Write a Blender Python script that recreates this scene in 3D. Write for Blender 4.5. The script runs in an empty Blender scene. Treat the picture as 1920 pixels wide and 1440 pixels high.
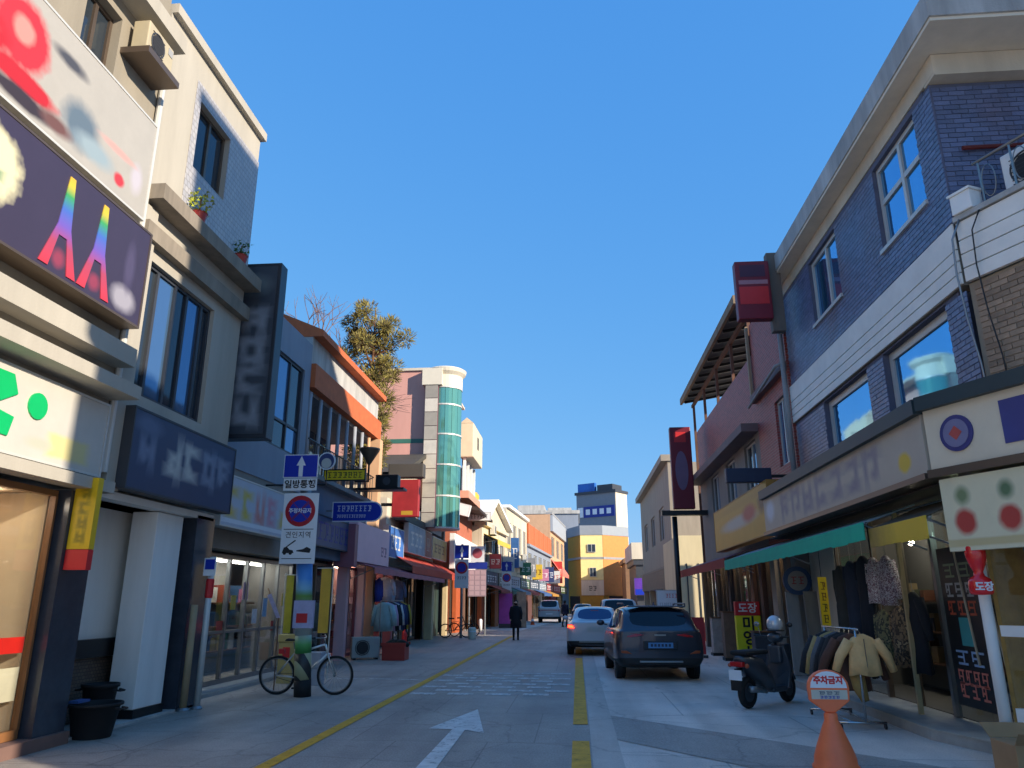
import bpy, bmesh, math, random
from mathutils import Vector, Matrix
random.seed(7)
R_ = math.radians
scene = bpy.context.scene
COL = scene.collection

# ---------------------------------------------------------------- camera, sky, sun, exposure
cam_d = bpy.data.cameras.new('camera'); cam = bpy.data.objects.new('camera', cam_d); COL.objects.link(cam)
cam_d.sensor_width = 36.0; cam_d.lens = 26.25; cam_d.clip_start = 0.05; cam_d.clip_end = 2000
cam.location = (0, 0, 1.6)
cam.rotation_euler = (R_(90 + 16.248), 0, R_(4.821))
scene.camera = cam

SUN_EL, SUN_AZ = 21.0, 120.0          # azimuth clockwise from +Y (the street runs along +Y)
w = bpy.data.worlds.new('World'); scene.world = w; w.use_nodes = True
nt = w.node_tree; bg = nt.nodes['Background']
sky = nt.nodes.new('ShaderNodeTexSky'); sky.sky_type = 'NISHITA'; sky.sun_disc = False
sky.sun_elevation = R_(SUN_EL); sky.sun_rotation = R_(SUN_AZ)
sky.altitude = 0; sky.air_density = 1.0; sky.dust_density = 0.3; sky.ozone_density = 3.0
# one colour response for the whole sky: a clear, even winter blue
sp_ = nt.nodes.new('ShaderNodeSeparateColor'); cb_ = nt.nodes.new('ShaderNodeCombineColor'); nt.links.new(sky.outputs[0], sp_.inputs[0])
for i_, (ex_, k_) in enumerate(((0.75, 0.212), (0.40, 0.545), (0.15, 1.28))):
    pw_ = nt.nodes.new('ShaderNodeMath'); pw_.operation = 'POWER'; pw_.inputs[1].default_value = ex_; nt.links.new(sp_.outputs[i_], pw_.inputs[0])
    ml_ = nt.nodes.new('ShaderNodeMath'); ml_.operation = 'MULTIPLY'; ml_.inputs[1].default_value = k_; nt.links.new(pw_.outputs[0], ml_.inputs[0]); nt.links.new(ml_.outputs[0], cb_.inputs[i_])
nt.links.new(cb_.outputs[0], bg.inputs['Color'])
bg.inputs['Strength'].default_value = 0.15
sd = bpy.data.lights.new('sun', 'SUN'); so = bpy.data.objects.new('sun', sd); COL.objects.link(so)
sd.energy = 2.0; sd.angle = R_(0.5); sd.color = (1.0, 0.87, 0.70)
ts = Vector((math.sin(R_(SUN_AZ)) * math.cos(R_(SUN_EL)), math.cos(R_(SUN_AZ)) * math.cos(R_(SUN_EL)), math.sin(R_(SUN_EL))))
so.rotation_euler = ts.to_track_quat('Z', 'Y').to_euler(); so.location = (30, -20, 40)
vs = scene.view_settings; vs.view_transform = 'Standard'; vs.look = 'None'; vs.gamma = 1.0; vs.exposure = 1.9
vs.use_curve_mapping = False
scene.cycles.use_denoising = True
scene.cycles.max_bounces = 8; scene.cycles.diffuse_bounces = 5; scene.cycles.transparent_max_bounces = 12; scene.cycles.caustics_reflective = False; scene.cycles.caustics_refractive = False
scene.cycles.sample_clamp_indirect = 4.0

# ---------------------------------------------------------------- materials
def lin(h):
    if not isinstance(h, str): return tuple(h)
    h = h.lstrip('#'); o = []
    for i in (0, 2, 4):
        c = int(h[i:i+2], 16) / 255.0
        o.append(c / 12.92 if c <= 0.04045 else ((c + 0.055) / 1.055) ** 2.4)
    return tuple(o)
_mats = {}
def mat(name, col, rough=0.65, metal=0.0, var=0.12, scale=2.5, bump=0.0, bscale=40.0, streak=False, emit=0.0, coat=0.0, spec=0.5, island=False, ivar=0.42):
    """plain surface with uneven tone, grime and fine relief"""
    if name in _mats: return _mats[name]
    m = bpy.data.materials.new(name); m.use_nodes = True; _mats[name] = m
    n = m.node_tree; b = n.nodes['Principled BSDF']; c = lin(col)
    b.inputs['Roughness'].default_value = rough; b.inputs['Metallic'].default_value = metal
    b.inputs['Specular IOR Level'].default_value = spec
    b.inputs['Coat Weight'].default_value = coat; b.inputs['Coat Roughness'].default_value = 0.05
    tc = n.nodes.new('ShaderNodeTexCoord')
    src = tc.outputs['Object']
    if streak:
        mp = n.nodes.new('ShaderNodeMapping'); mp.inputs['Scale'].default_value = (1, 1, 0.18); n.links.new(src, mp.inputs[0]); vsrc = mp.outputs[0]
    else: vsrc = src
    if var > 0:
        no = n.nodes.new('ShaderNodeTexNoise'); no.inputs['Scale'].default_value = scale; no.inputs['Detail'].default_value = 6; no.inputs['Roughness'].default_value = 0.65
        n.links.new(vsrc, no.inputs['Vector'])
        mr = n.nodes.new('ShaderNodeMapRange'); mr.inputs[1].default_value = 0.3; mr.inputs[2].default_value = 0.7
        mr.inputs[3].default_value = 1 - var; mr.inputs[4].default_value = 1 + var * 0.6
        n.links.new(no.outputs['Fac'], mr.inputs[0]); fac = mr.outputs[0]
        if island:
            ge = n.nodes.new('ShaderNodeNewGeometry'); oi = n.nodes.new('ShaderNodeObjectInfo')
            ad = n.nodes.new('ShaderNodeMath'); ad.operation = 'ADD'; n.links.new(ge.outputs['Random Per Island'], ad.inputs[0]); n.links.new(oi.outputs['Random'], ad.inputs[1])
            fr = n.nodes.new('ShaderNodeMath'); fr.operation = 'FRACT'; n.links.new(ad.outputs[0], fr.inputs[0])
            m2 = n.nodes.new('ShaderNodeMapRange'); m2.inputs[3].default_value = 1-ivar; m2.inputs[4].default_value = 1+ivar; n.links.new(fr.outputs[0], m2.inputs[0])
            mu = n.nodes.new('ShaderNodeMath'); mu.operation = 'MULTIPLY'; n.links.new(fac, mu.inputs[0]); n.links.new(m2.outputs[0], mu.inputs[1]); fac = mu.outputs[0]
        vm = n.nodes.new('ShaderNodeVectorMath'); vm.operation = 'SCALE'; vm.inputs[0].default_value = c; n.links.new(fac, vm.inputs['Scale'])
        n.links.new(vm.outputs[0], b.inputs['Base Color'])
    else: b.inputs['Base Color'].default_value = (*c, 1)
    if bump > 0:
        nb = n.nodes.new('ShaderNodeTexNoise'); nb.inputs['Scale'].default_value = bscale; nb.inputs['Detail'].default_value = 4; n.links.new(src, nb.inputs['Vector'])
        bp = n.nodes.new('ShaderNodeBump'); bp.inputs['Strength'].default_value = bump; bp.inputs['Distance'].default_value = 0.02
        n.links.new(nb.outputs['Fac'], bp.inputs['Height']); n.links.new(bp.outputs[0], b.inputs['Normal'])
    if emit > 0:
        b.inputs['Emission Color'].default_value = (*c, 1); b.inputs['Emission Strength'].default_value = emit
    return m

def brick_mat(name, c1, c2, mortar, bw=0.2, bh=0.07, rough=0.6, plane='yz'):
    if name in _mats: return _mats[name]
    m = bpy.data.materials.new(name); m.use_nodes = True; _mats[name] = m
    n = m.node_tree; b = n.nodes['Principled BSDF']; b.inputs['Roughness'].default_value = rough
    tc = n.nodes.new('ShaderNodeTexCoord'); sp = n.nodes.new('ShaderNodeSeparateXYZ'); cb = n.nodes.new('ShaderNodeCombineXYZ')
    n.links.new(tc.outputs['Object'], sp.inputs[0])
    ad = n.nodes.new('ShaderNodeMath'); n.links.new(sp.outputs[0], ad.inputs[0]); n.links.new(sp.outputs[1], ad.inputs[1])
    n.links.new(ad.outputs[0], cb.inputs[0]); n.links.new(sp.outputs[2], cb.inputs[1])
    t = n.nodes.new('ShaderNodeTexBrick'); t.inputs['Color1'].default_value = (*lin(c1), 1); t.inputs['Color2'].default_value = (*lin(c2), 1); t.inputs['Mortar'].default_value = (*lin(mortar), 1)
    t.inputs['Scale'].default_value = 1; t.inputs['Brick Width'].default_value = bw; t.inputs['Row Height'].default_value = bh; t.inputs['Mortar Size'].default_value = 0.006
    n.links.new(cb.outputs[0], t.inputs['Vector']); n.links.new(t.outputs['Color'], b.inputs['Base Color'])
    bp = n.nodes.new('ShaderNodeBump'); bp.inputs['Strength'].default_value = 0.4; bp.inputs['Distance'].default_value = 0.01; bp.invert = True
    n.links.new(t.outputs['Fac'], bp.inputs['Height']); n.links.new(bp.outputs[0], b.inputs['Normal'])
    return m

def glass_reflect(name, col, metal=0.75, rough=0.04):
    m = mat(name, col, rough, metal, var=0.06, scale=0.6, bump=0.0)
    n = m.node_tree; b = n.nodes['Principled BSDF']
    tc = n.nodes.new('ShaderNodeTexCoord'); nb = n.nodes.new('ShaderNodeTexNoise'); nb.inputs['Scale'].default_value = 0.9
    n.links.new(tc.outputs['Object'], nb.inputs['Vector'])
    bp = n.nodes.new('ShaderNodeBump'); bp.inputs['Strength'].default_value = 0.06; bp.inputs['Distance'].default_value = 0.05
    n.links.new(nb.outputs['Fac'], bp.inputs['Height']); n.links.new(bp.outputs[0], b.inputs['Normal'])
    return m
def glass_clear(name, tint=(0.88, 0.9, 0.9)):
    if name in _mats: return _mats[name]
    m = bpy.data.materials.new(name); m.use_nodes = True; _mats[name] = m
    n = m.node_tree; out = n.nodes['Material Output']; n.nodes.remove(n.nodes['Principled BSDF'])
    tr = n.nodes.new('ShaderNodeBsdfTransparent'); tr.inputs[0].default_value = (*tint, 1)
    gl = n.nodes.new('ShaderNodeBsdfGlossy'); gl.inputs['Roughness'].default_value = 0.03; gl.inputs['Color'].default_value = (0.9, 0.95, 0.95, 1)
    lw = n.nodes.new('ShaderNodeLayerWeight'); pw = n.nodes.new('ShaderNodeMath'); pw.operation = 'POWER'; pw.inputs[1].default_value = 4.5; n.links.new(lw.outputs['Facing'], pw.inputs[0])
    fr = n.nodes.new('ShaderNodeMapRange'); fr.inputs[3].default_value = 0.045; fr.inputs[4].default_value = 0.9; n.links.new(pw.outputs[0], fr.inputs[0])
    mx = n.nodes.new('ShaderNodeMixShader'); n.links.new(fr.outputs[0], mx.inputs[0]); n.links.new(tr.outputs[0], mx.inputs[1]); n.links.new(gl.outputs[0], mx.inputs[2])
    n.links.new(mx.outputs[0], out.inputs['Surface']); return m
def ramp_mat(name, stops, axis=2, lo=0.0, hi=1.0, rough=0.5):
    """printed colour bands along one object axis"""
    if name in _mats: return _mats[name]
    m = bpy.data.materials.new(name); m.use_nodes = True; _mats[name] = m
    n = m.node_tree; b = n.nodes['Principled BSDF']; b.inputs['Roughness'].default_value = rough
    tc = n.nodes.new('ShaderNodeTexCoord'); sp = n.nodes.new('ShaderNodeSeparateXYZ'); n.links.new(tc.outputs['Object'], sp.inputs[0])
    mr = n.nodes.new('ShaderNodeMapRange'); mr.inputs[1].default_value = lo; mr.inputs[2].default_value = hi; n.links.new(sp.outputs[axis], mr.inputs[0])
    cr = n.nodes.new('ShaderNodeValToRGB'); n.links.new(mr.outputs[0], cr.inputs[0])
    el = cr.color_ramp.elements
    while len(el) > 1: el.remove(el[-1])
    el[0].position = stops[0][0]; el[0].color = (*lin(stops[0][1]), 1)
    for p, c in stops[1:]:
        e = el.new(p); e.color = (*lin(c), 1)
    n.links.new(cr.outputs[0], b.inputs['Base Color']); return m
def camo_mat(name, cols, scale=14.0, rough=0.9):
    if name in _mats: return _mats[name]
    m = bpy.data.materials.new(name); m.use_nodes = True; _mats[name] = m
    n = m.node_tree; b = n.nodes['Principled BSDF']; b.inputs['Roughness'].default_value = rough
    tc = n.nodes.new('ShaderNodeTexCoord'); no = n.nodes.new('ShaderNodeTexNoise'); no.inputs['Scale'].default_value = scale; no.inputs['Detail'].default_value = 2
    n.links.new(tc.outputs['Object'], no.inputs['Vector']); cr = n.nodes.new('ShaderNodeValToRGB'); cr.color_ramp.interpolation = 'CONSTANT'; n.links.new(no.outputs['Fac'], cr.inputs[0])
    el = cr.color_ramp.elements; el[0].position = 0; el[0].color = (*lin(cols[0]), 1); el.remove(el[1])
    for i, c in enumerate(cols[1:]):
        e = el.new(0.36 + 0.28 * i / max(1, len(cols) - 2)); e.color = (*lin(c), 1)
    n.links.new(cr.outputs[0], b.inputs['Base Color']); return m

def soft_print(name, base, fr, loc, spots, rough=0.5, rag=0.35):
    """weathered print: soft-edged blotches of ink on a sign face; spots = (u, v, half width, half height, colour, softness, 'o' or 'b')"""
    m = mat(name, base, rough, var=0.06); n = m.node_tree; L = n.links; b = n.nodes['Principled BSDF']
    src = b.inputs['Base Color'].links[0].from_socket
    tc = n.nodes.new('ShaderNodeTexCoord'); no = n.nodes.new('ShaderNodeTexNoise'); no.inputs['Scale'].default_value = 7; no.inputs['Detail'].default_value = 2; L.new(tc.outputs['Object'], no.inputs['Vector'])
    def dot(v):
        d = n.nodes.new('ShaderNodeVectorMath'); d.operation = 'DOT_PRODUCT'; d.inputs[1].default_value = tuple(v); L.new(tc.outputs['Object'], d.inputs[0]); return d.outputs['Value']
    du, dv = dot(fr.u), dot(fr.z); u0 = (Vector(loc)-fr.o).dot(fr.u); v0 = loc[2]
    def mth(op, a, c, cl=False):
        q = n.nodes.new('ShaderNodeMath'); q.operation = op; q.use_clamp = cl
        for i, x in enumerate((a, c)):
            if isinstance(x, (int, float)): q.inputs[i].default_value = x
            elif x is not None: L.new(x, q.inputs[i])
        return q.outputs[0]
    nz = mth('MULTIPLY', mth('SUBTRACT', no.outputs['Fac'], 0.5), rag)
    for (u, v, ru, rv, c, so_, kind) in spots:
        a = mth('ABSOLUTE', mth('DIVIDE', mth('SUBTRACT', du, u-u0), ru), None); e = mth('ABSOLUTE', mth('DIVIDE', mth('SUBTRACT', dv, v-v0), rv), None)
        d = mth('MAXIMUM', a, e) if kind == 'b' else mth('SQRT', mth('ADD', mth('MULTIPLY', a, a), mth('MULTIPLY', e, e)), None)
        f = mth('DIVIDE', mth('SUBTRACT', 1.0+so_/2, mth('ADD', d, nz)), so_, True)
        mx = n.nodes.new('ShaderNodeMix'); mx.data_type = 'RGBA'; L.new(f, mx.inputs[0]); L.new(src, mx.inputs[6]); mx.inputs[7].default_value = (*lin(c), 1); src = mx.outputs[2]
    L.new(src, b.inputs['Base Color']); return m

def chars(u0, u1, v0, v1, n, c, seed, vertical=False, so_=2.0):
    """strokes of smeared characters for soft_print"""
    rnd = random.Random(seed); out = []
    for i in range(n):
        if vertical: a, e, p, q = u0, u1, v0+(v1-v0)*i/n, v0+(v1-v0)*(i+0.78)/n
        else: a, e, p, q = u0+(u1-u0)*i/n, u0+(u1-u0)*(i+0.78)/n, v0, v1
        w_, h = e-a, q-p; t_ = 0.085*min(w_, h)*1.7
        pick = rnd.sample(range(6), 4)
        if 0 in pick: out.append(((a+e)/2, q-h*0.08, w_*0.42, t_, c, so_, 'b'))
        if 1 in pick: out.append((a+w_*0.22, (p+q)/2+h*0.1, t_, h*0.34, c, so_, 'b'))
        if 2 in pick: out.append((a+w_*0.55, p+h*0.52, w_*0.3, t_, c, so_, 'b'))
        if 3 in pick: out.append((e-w_*0.12, (p+q)/2, t_, h*0.45, c, so_, 'b'))
        if 4 in pick: out.append(((a+e)/2, p+h*0.12, w_*0.38, t_, c, so_, 'b'))
        if 5 in pick: out.append((a+w_*0.4, p+h*0.28, w_*0.16, h*0.13, c, so_, 'o'))
    return out

# ---------------------------------------------------------------- mesh builder
class MB:
    def __init__(s): s.v = []; s.f = []; s.m = []
    def add(s, vs_, fs, mi=0):
        o = len(s.v); s.v += [tuple(p) for p in vs_]; s.f += [tuple(i + o for i in f) for f in fs]; s.m += [mi] * len(fs); return s
    def box(s, x0, x1, y0, y1, z0, z1, mi=0):
        return s.add([(x0,y0,z0),(x1,y0,z0),(x1,y1,z0),(x0,y1,z0),(x0,y0,z1),(x1,y0,z1),(x1,y1,z1),(x0,y1,z1)],
              [(0,3,2,1),(4,5,6,7),(0,1,5,4),(1,2,6,5),(2,3,7,6),(3,0,4,7)], mi)
    def obox(s, c, ax, ay, az, mi=0):
        """oriented box, half-axis vectors"""
        c, ax, ay, az = Vector(c), Vector(ax), Vector(ay), Vector(az)
        p = [c + sx*ax + sy*ay + sz*az for sz in (-1,1) for (sx,sy) in ((-1,-1),(1,-1),(1,1),(-1,1))]
        return s.add(p, [(0,3,2,1),(4,5,6,7),(0,1,5,4),(1,2,6,5),(2,3,7,6),(3,0,4,7)], mi)
    def bar(s, a, b, w_, h_, mi=0, up=(0,0,1)):
        a, b = Vector(a), Vector(b); d = b - a; L = d.length; d.normalize(); up = Vector(up)
        if abs(d.dot(up)) > 0.99: up = Vector((0,1,0))
        x = d.cross(up).normalized(); z = x.cross(d).normalized()
        return s.obox((a+b)/2, x*w_/2, d*L/2, z*h_/2, mi)
    def tube(s, pts, r, n=8, mi=0, cap=True):
        pts = [Vector(p) for p in pts]; k = len(pts); rr = r if isinstance(r, (list, tuple)) else [r]*k
        d0 = (pts[1]-pts[0]).normalized(); x = d0.orthogonal().normalized(); rings = []; V = []
        for i, p in enumerate(pts):
            d = (pts[min(i+1,k-1)] - pts[max(i-1,0)]).normalized(); x = (x - d*x.dot(d)).normalized(); y = d.cross(x)
            for j in range(n):
                a = 2*math.pi*j/n; V.append(p + (x*math.cos(a) + y*math.sin(a))*rr[i])
        F = [(i*n+j, i*n+(j+1)%n, (i+1)*n+(j+1)%n, (i+1)*n+j) for i in range(k-1) for j in range(n)]
        if cap: F += [tuple(range(n-1,-1,-1)), tuple((k-1)*n+j for j in range(n))]
        return s.add(V, F, mi)
    def lathe(s, prof, c=(0,0,0), n=20, mi=0, axis='z'):
        V = []; F = []; c = Vector(c); k = len(prof)
        for (r, h) in prof:
            for j in range(n):
                a = 2*math.pi*j/n; p = (r*math.cos(a), r*math.sin(a), h)
                if axis == 'y': p = (p[0], p[2], p[1])
                if axis == 'x': p = (p[2], p[0], p[1])
                V.append(c + Vector(p))
        F = [(i*n+j, i*n+(j+1)%n, (i+1)*n+(j+1)%n, (i+1)*n+j) for i in range(k-1) for j in range(n)]
        F += [tuple(range(n-1,-1,-1)), tuple((k-1)*n+j for j in range(n))]
        return s.add(V, F, mi)
    def torus(s, c, R, r, axis='x', n=32, k=8, mi=0):
        V = []; c = Vector(c)
        for i in range(n):
            a = 2*math.pi*i/n
            for j in range(k):
                b = 2*math.pi*j/k; q = R + r*math.cos(b); p = (q*math.cos(a), q*math.sin(a), r*math.sin(b))
                if axis == 'x': p = (p[2], p[0], p[1])
                if axis == 'y': p = (p[0], p[2], p[1])
                V.append(c + Vector(p))
        return s.add(V, [(i*k+j, ((i+1)%n)*k+j, ((i+1)%n)*k+(j+1)%k, i*k+(j+1)%k) for i in range(n) for j in range(k)], mi)
    def prism(s, poly, nrm, mi=0):
        """polygon of 3-D points pushed along nrm"""
        P = [Vector(p) for p in poly]; nv = Vector(nrm); k = len(P)
        return s.add(P + [p + nv for p in P], [tuple(range(k-1,-1,-1)), tuple(range(k,2*k))] + [(i,(i+1)%k,k+(i+1)%k,k+i) for i in range(k)], mi)
    def ball(s, c, r, n=10, m=6, mi=0, sq=(1,1,1)):
        V = []; c = Vector(c)
        for i in range(m+1):
            t = math.pi*i/m
            for j in range(n):
                a = 2*math.pi*j/n; V.append(c + Vector((r*sq[0]*math.sin(t)*math.cos(a), r*sq[1]*math.sin(t)*math.sin(a), r*sq[2]*math.cos(t))))
        return s.add(V, [(i*n+j,(i+1)*n+j,(i+1)*n+(j+1)%n,i*n+(j+1)%n) for i in range(m) for j in range(n)], mi)
    def build(s, name, mats, parent=None, smooth=False, recalc=True, bevel=0.0, subd=0, local=False):
        org = Vector((0,0,0)) if (local or parent is None) else world_loc(parent)
        me = bpy.data.meshes.new(name)
        me.from_pydata([tuple(Vector(p) - org) for p in s.v], [], s.f)
        mats = mats if isinstance(mats, (list, tuple)) else [mats]
        for q in mats: me.materials.append(q)
        for i, p in enumerate(me.polygons): p.material_index = s.m[i]; p.use_smooth = smooth
        if recalc:
            b = bmesh.new(); b.from_mesh(me); bmesh.ops.recalc_face_normals(b, faces=b.faces); b.to_mesh(me); b.free()
        o = bpy.data.objects.new(name, me); COL.objects.link(o)
        if parent is not None: o.parent = parent
        if bevel > 0:
            bm_ = o.modifiers.new('bevel', 'BEVEL'); bm_.width = bevel; bm_.segments = 2; bm_.limit_method = 'ANGLE'
        if subd: 
            sb = o.modifiers.new('subd', 'SUBSURF'); sb.levels = subd; sb.render_levels = subd
        return o
def world_loc(o):
    p = Vector((0,0,0))
    while o is not None: p += o.location; o = o.parent
    return p
def thing(name, label, cat, loc=(0,0,0), rz=0.0, group=None):
    o = bpy.data.objects.new(name, None); COL.objects.link(o); o.empty_display_size = 0.2
    o.location = loc; o.rotation_euler = (0,0,rz); o['label'] = label; o['category'] = cat
    if group: o['group'] = group
    return o
def tag(o, label, cat, group=None, kind=None):
    o['label'] = label; o['category'] = cat
    if group: o['group'] = group
    if kind: o['kind'] = kind
    return o
def setting(o): o['kind'] = 'structure'; return o

# frames: origin, right (u), up (v), outward (w)
class FR:
    def __init__(s, o, u, n): s.o = Vector(o); s.u = Vector(u).normalized(); s.n = Vector(n).normalized(); s.z = Vector((0,0,1))
    def p(s, u, v, w_=0.0): return s.o + s.u*u + s.z*v + s.n*w_
def EAST(x): return FR((x,0,0), (0,1,0), (1,0,0))        # facade looking +X (left side of the street), u = y
def WEST(x): return FR((x,0,0), (0,1,0), (-1,0,0))       # facade looking -X (right side), u = y
def SOUTH(y): return FR((0,y,0), (1,0,0), (0,-1,0))      # looking at the camera, u = x
def fbox(mb, fr, u0, u1, v0, v1, w0, w1, mi=0):
    P = [fr.p(u,v,q) for q in (w0,w1) for (u,v) in ((u0,v0),(u1,v0),(u1,v1),(u0,v1))]
    return mb.add(P, [(0,3,2,1),(4,5,6,7),(0,1,5,4),(1,2,6,5),(2,3,7,6),(3,0,4,7)], mi)
def fpoly(mb, fr, pts, w0, w1, mi=0):
    return mb.prism([fr.p(u,v,w0) for u,v in pts], fr.n*(w1-w0), mi)
def fdisc(mb, fr, u, v, r, w0, w1, n=28, mi=0, ry=None):
    ry = ry or r
    return fpoly(mb, fr, [(u + r*math.cos(2*math.pi*i/n), v + ry*math.sin(2*math.pi*i/n)) for i in range(n)], w0, w1, mi)
def fwall(mb, fr, u0, u1, v0, v1, holes, th, mi=0):
    """one wall sheet with real openings and reveals"""
    U = sorted({u0,u1,*[min(max(q,u0),u1) for h in holes for q in h[:2]]}); V = sorted({v0,v1,*[min(max(q,v0),v1) for h in holes for q in h[2:]]})
    nu, nv = len(U)-1, len(V)-1
    def solid(i,j):
        if i<0 or j<0 or i>=nu or j>=nv: return False
        cu, cv = (U[i]+U[i+1])/2, (V[j]+V[j+1])/2
        return not any(h[0]<cu<h[1] and h[2]<cv<h[3] for h in holes)
    for i in range(nu):
        for j in range(nv):
            if not solid(i,j): continue
            a,b,c,d = U[i],U[i+1],V[j],V[j+1]
            mb.add([fr.p(a,c,0),fr.p(b,c,0),fr.p(b,d,0),fr.p(a,d,0)], [(0,1,2,3)], mi)
            mb.add([fr.p(a,c,-th),fr.p(b,c,-th),fr.p(b,d,-th),fr.p(a,d,-th)], [(3,2,1,0)], mi)
            if not solid(i-1,j): mb.add([fr.p(a,c,0),fr.p(a,d,0),fr.p(a,d,-th),fr.p(a,c,-th)], [(0,1,2,3)], mi)
            if not solid(i+1,j): mb.add([fr.p(b,c,0),fr.p(b,c,-th),fr.p(b,d,-th),fr.p(b,d,0)], [(0,1,2,3)], mi)
            if not solid(i,j-1): mb.add([fr.p(a,c,0),fr.p(a,c,-th),fr.p(b,c,-th),fr.p(b,c,0)], [(0,1,2,3)], mi)
            if not solid(i,j+1): mb.add([fr.p(a,d,0),fr.p(b,d,0),fr.p(b,d,-th),fr.p(a,d,-th)], [(0,1,2,3)], mi)
    return mb
def merge_by_dist(o, d=1e-4):
    b = bmesh.new(); b.from_mesh(o.data); bmesh.ops.remove_doubles(b, verts=b.verts, dist=d); bmesh.ops.recalc_face_normals(b, faces=b.faces); b.to_mesh(b_ := o.data); b.free(); return o
def text(s, fr, u, v, w_, size, m, parent, name='lettering', extr=0.004, align='CENTER', sx=1.0, vertical=False, bold=0.0, spacing=1.0):
    cu = bpy.data.curves.new('txt', 'FONT'); cu.body = '\n'.join(s) if vertical else s
    cu.align_x = align; cu.align_y = 'CENTER'; cu.size = size; cu.extrude = extr; cu.offset = bold; cu.space_line = 0.95*spacing; cu.resolution_u = 3; cu.space_character = 1.0 if vertical else spacing
    t = bpy.data.objects.new('txt', cu); COL.objects.link(t)
    dg = bpy.context.evaluated_depsgraph_get(); me = bpy.data.meshes.new_from_object(t.evaluated_get(dg))
    COL.objects.unlink(t); bpy.data.objects.remove(t); bpy.data.curves.remove(cu)
    org = world_loc(parent); right = fr.z.cross(fr.n)
    sgn = 1 if right.dot(fr.u) > 0 else -1
    for q in me.vertices:
        a, b, c = q.co; q.co = fr.p(u + sgn*a*sx, v + b, w_ + c) - org
    me.name = name; me.materials.clear(); me.materials.append(m)
    o = bpy.data.objects.new(name, me); COL.objects.link(o); o.parent = parent; return o

def window(parent, fr, u0, u1, v0, v1, mf, mg, vert=(), horiz=(), depth=0.09, fw=0.06, sill=None, name='window'):
    """frame mesh as a part, each pane a sub-part; vert / horiz are fractions where bars run"""
    f = MB()
    us = [u0] + [u0 + (u1-u0)*a for a in vert] + [u1]; vsn = [v0] + [v0 + (v1-v0)*a for a in horiz] + [v1]
    e = 0.006
    fbox(f, fr, u0+e, u0+fw, v0+e, v1-e, -depth-0.03, -depth+0.03); fbox(f, fr, u1-fw, u1-e, v0+e, v1-e, -depth-0.03, -depth+0.03)
    fbox(f, fr, u0+fw, u1-fw, v0+e, v0+fw, -depth-0.03, -depth+0.03); fbox(f, fr, u0+fw, u1-fw, v1-fw, v1-e, -depth-0.03, -depth+0.03)
    for q in us[1:-1]: fbox(f, fr, q-fw/2, q+fw/2, v0+fw, v1-fw, -depth-0.025, -depth+0.033)
    for q in vsn[1:-1]: fbox(f, fr, u0+fw, u1-fw, q-fw/2, q+fw/2, -depth-0.022, -depth+0.027)
    if sill is not None: fbox(f, fr, u0-0.04, u1+0.04, v0-0.07, v0-0.005, -0.02, 0.05)
    wo = f.build(name, mf, parent)
    for i in range(len(us)-1):
        for j in range(len(vsn)-1):
            g = MB(); t = random.uniform(-0.004, 0.004)
            fbox(g, fr, us[i]+fw*0.45, us[i+1]-fw*0.45, vsn[j]+fw*0.45, vsn[j+1]-fw*0.45, -depth-0.012+t, -depth-0.004+t)
            g.build('pane', mg[(i+j) % len(mg)] if isinstance(mg, (list,tuple)) else mg, wo)
    return wo
def awning(parent, fr, u0, u1, ztop, zbot, out, drop, m, mv, name='awning', ribs=True):
    a = MB(); k = max(2, int((u1-u0)/0.8))
    for i in range(k):
        ua, ub = u0+(u1-u0)*i/k, u0+(u1-u0)*(i+1)/k; um=(ua+ub)/2; sag=0.03
        for (p,q) in ((ua,um),(um,ub)):
            za, zb = (0 if p==ua else -sag), (0 if q==ub else -sag)
            a.add([fr.p(p,ztop,0.01),fr.p(q,ztop,0.01),fr.p(q,zbot+zb*0.3,out),fr.p(p,zbot+za*0.3,out),
                   fr.p(p,ztop-0.02,0.01),fr.p(q,ztop-0.02,0.01),fr.p(q,zbot-0.02+zb*0.3,out),fr.p(p,zbot-0.02+za*0.3,out)],
                  [(0,1,2,3),(7,6,5,4),(0,4,5,1),(2,6,7,3),(1,5,6,2),(3,7,4,0)])
    o = a.build(name, m, parent)
    b = MB(); n_ = max(4, int((u1-u0)/0.22)); pts = []
    for i in range(n_):
        ua, ub = u0+(u1-u0)*i/n_, u0+(u1-u0)*(i+1)/n_
        d = drop + random.uniform(-0.01, 0.01)
        fpoly(b, fr, [(ua, zbot-d), (ub, zbot-d+random.uniform(-0.006,0.006)), (ub, zbot+0.005), (ua, zbot+0.005)], out+0.002, out+0.012)
    b.build('valance', mv, o)
    c = MB(); c.tube([fr.p(u0, zbot-0.01, out-0.03), fr.p(u1, zbot-0.01, out-0.03)], 0.018, 6)
    for u in (u0+0.1, (u0+u1)/2, u1-0.1): c.tube([fr.p(u, ztop-0.55, 0.0), fr.p(u, zbot-0.02, out-0.03)], 0.014, 6)
    c.build('awning_frame', mat('galvanised', '#8f9498', 0.4, 0.7), o)
    return o
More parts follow.
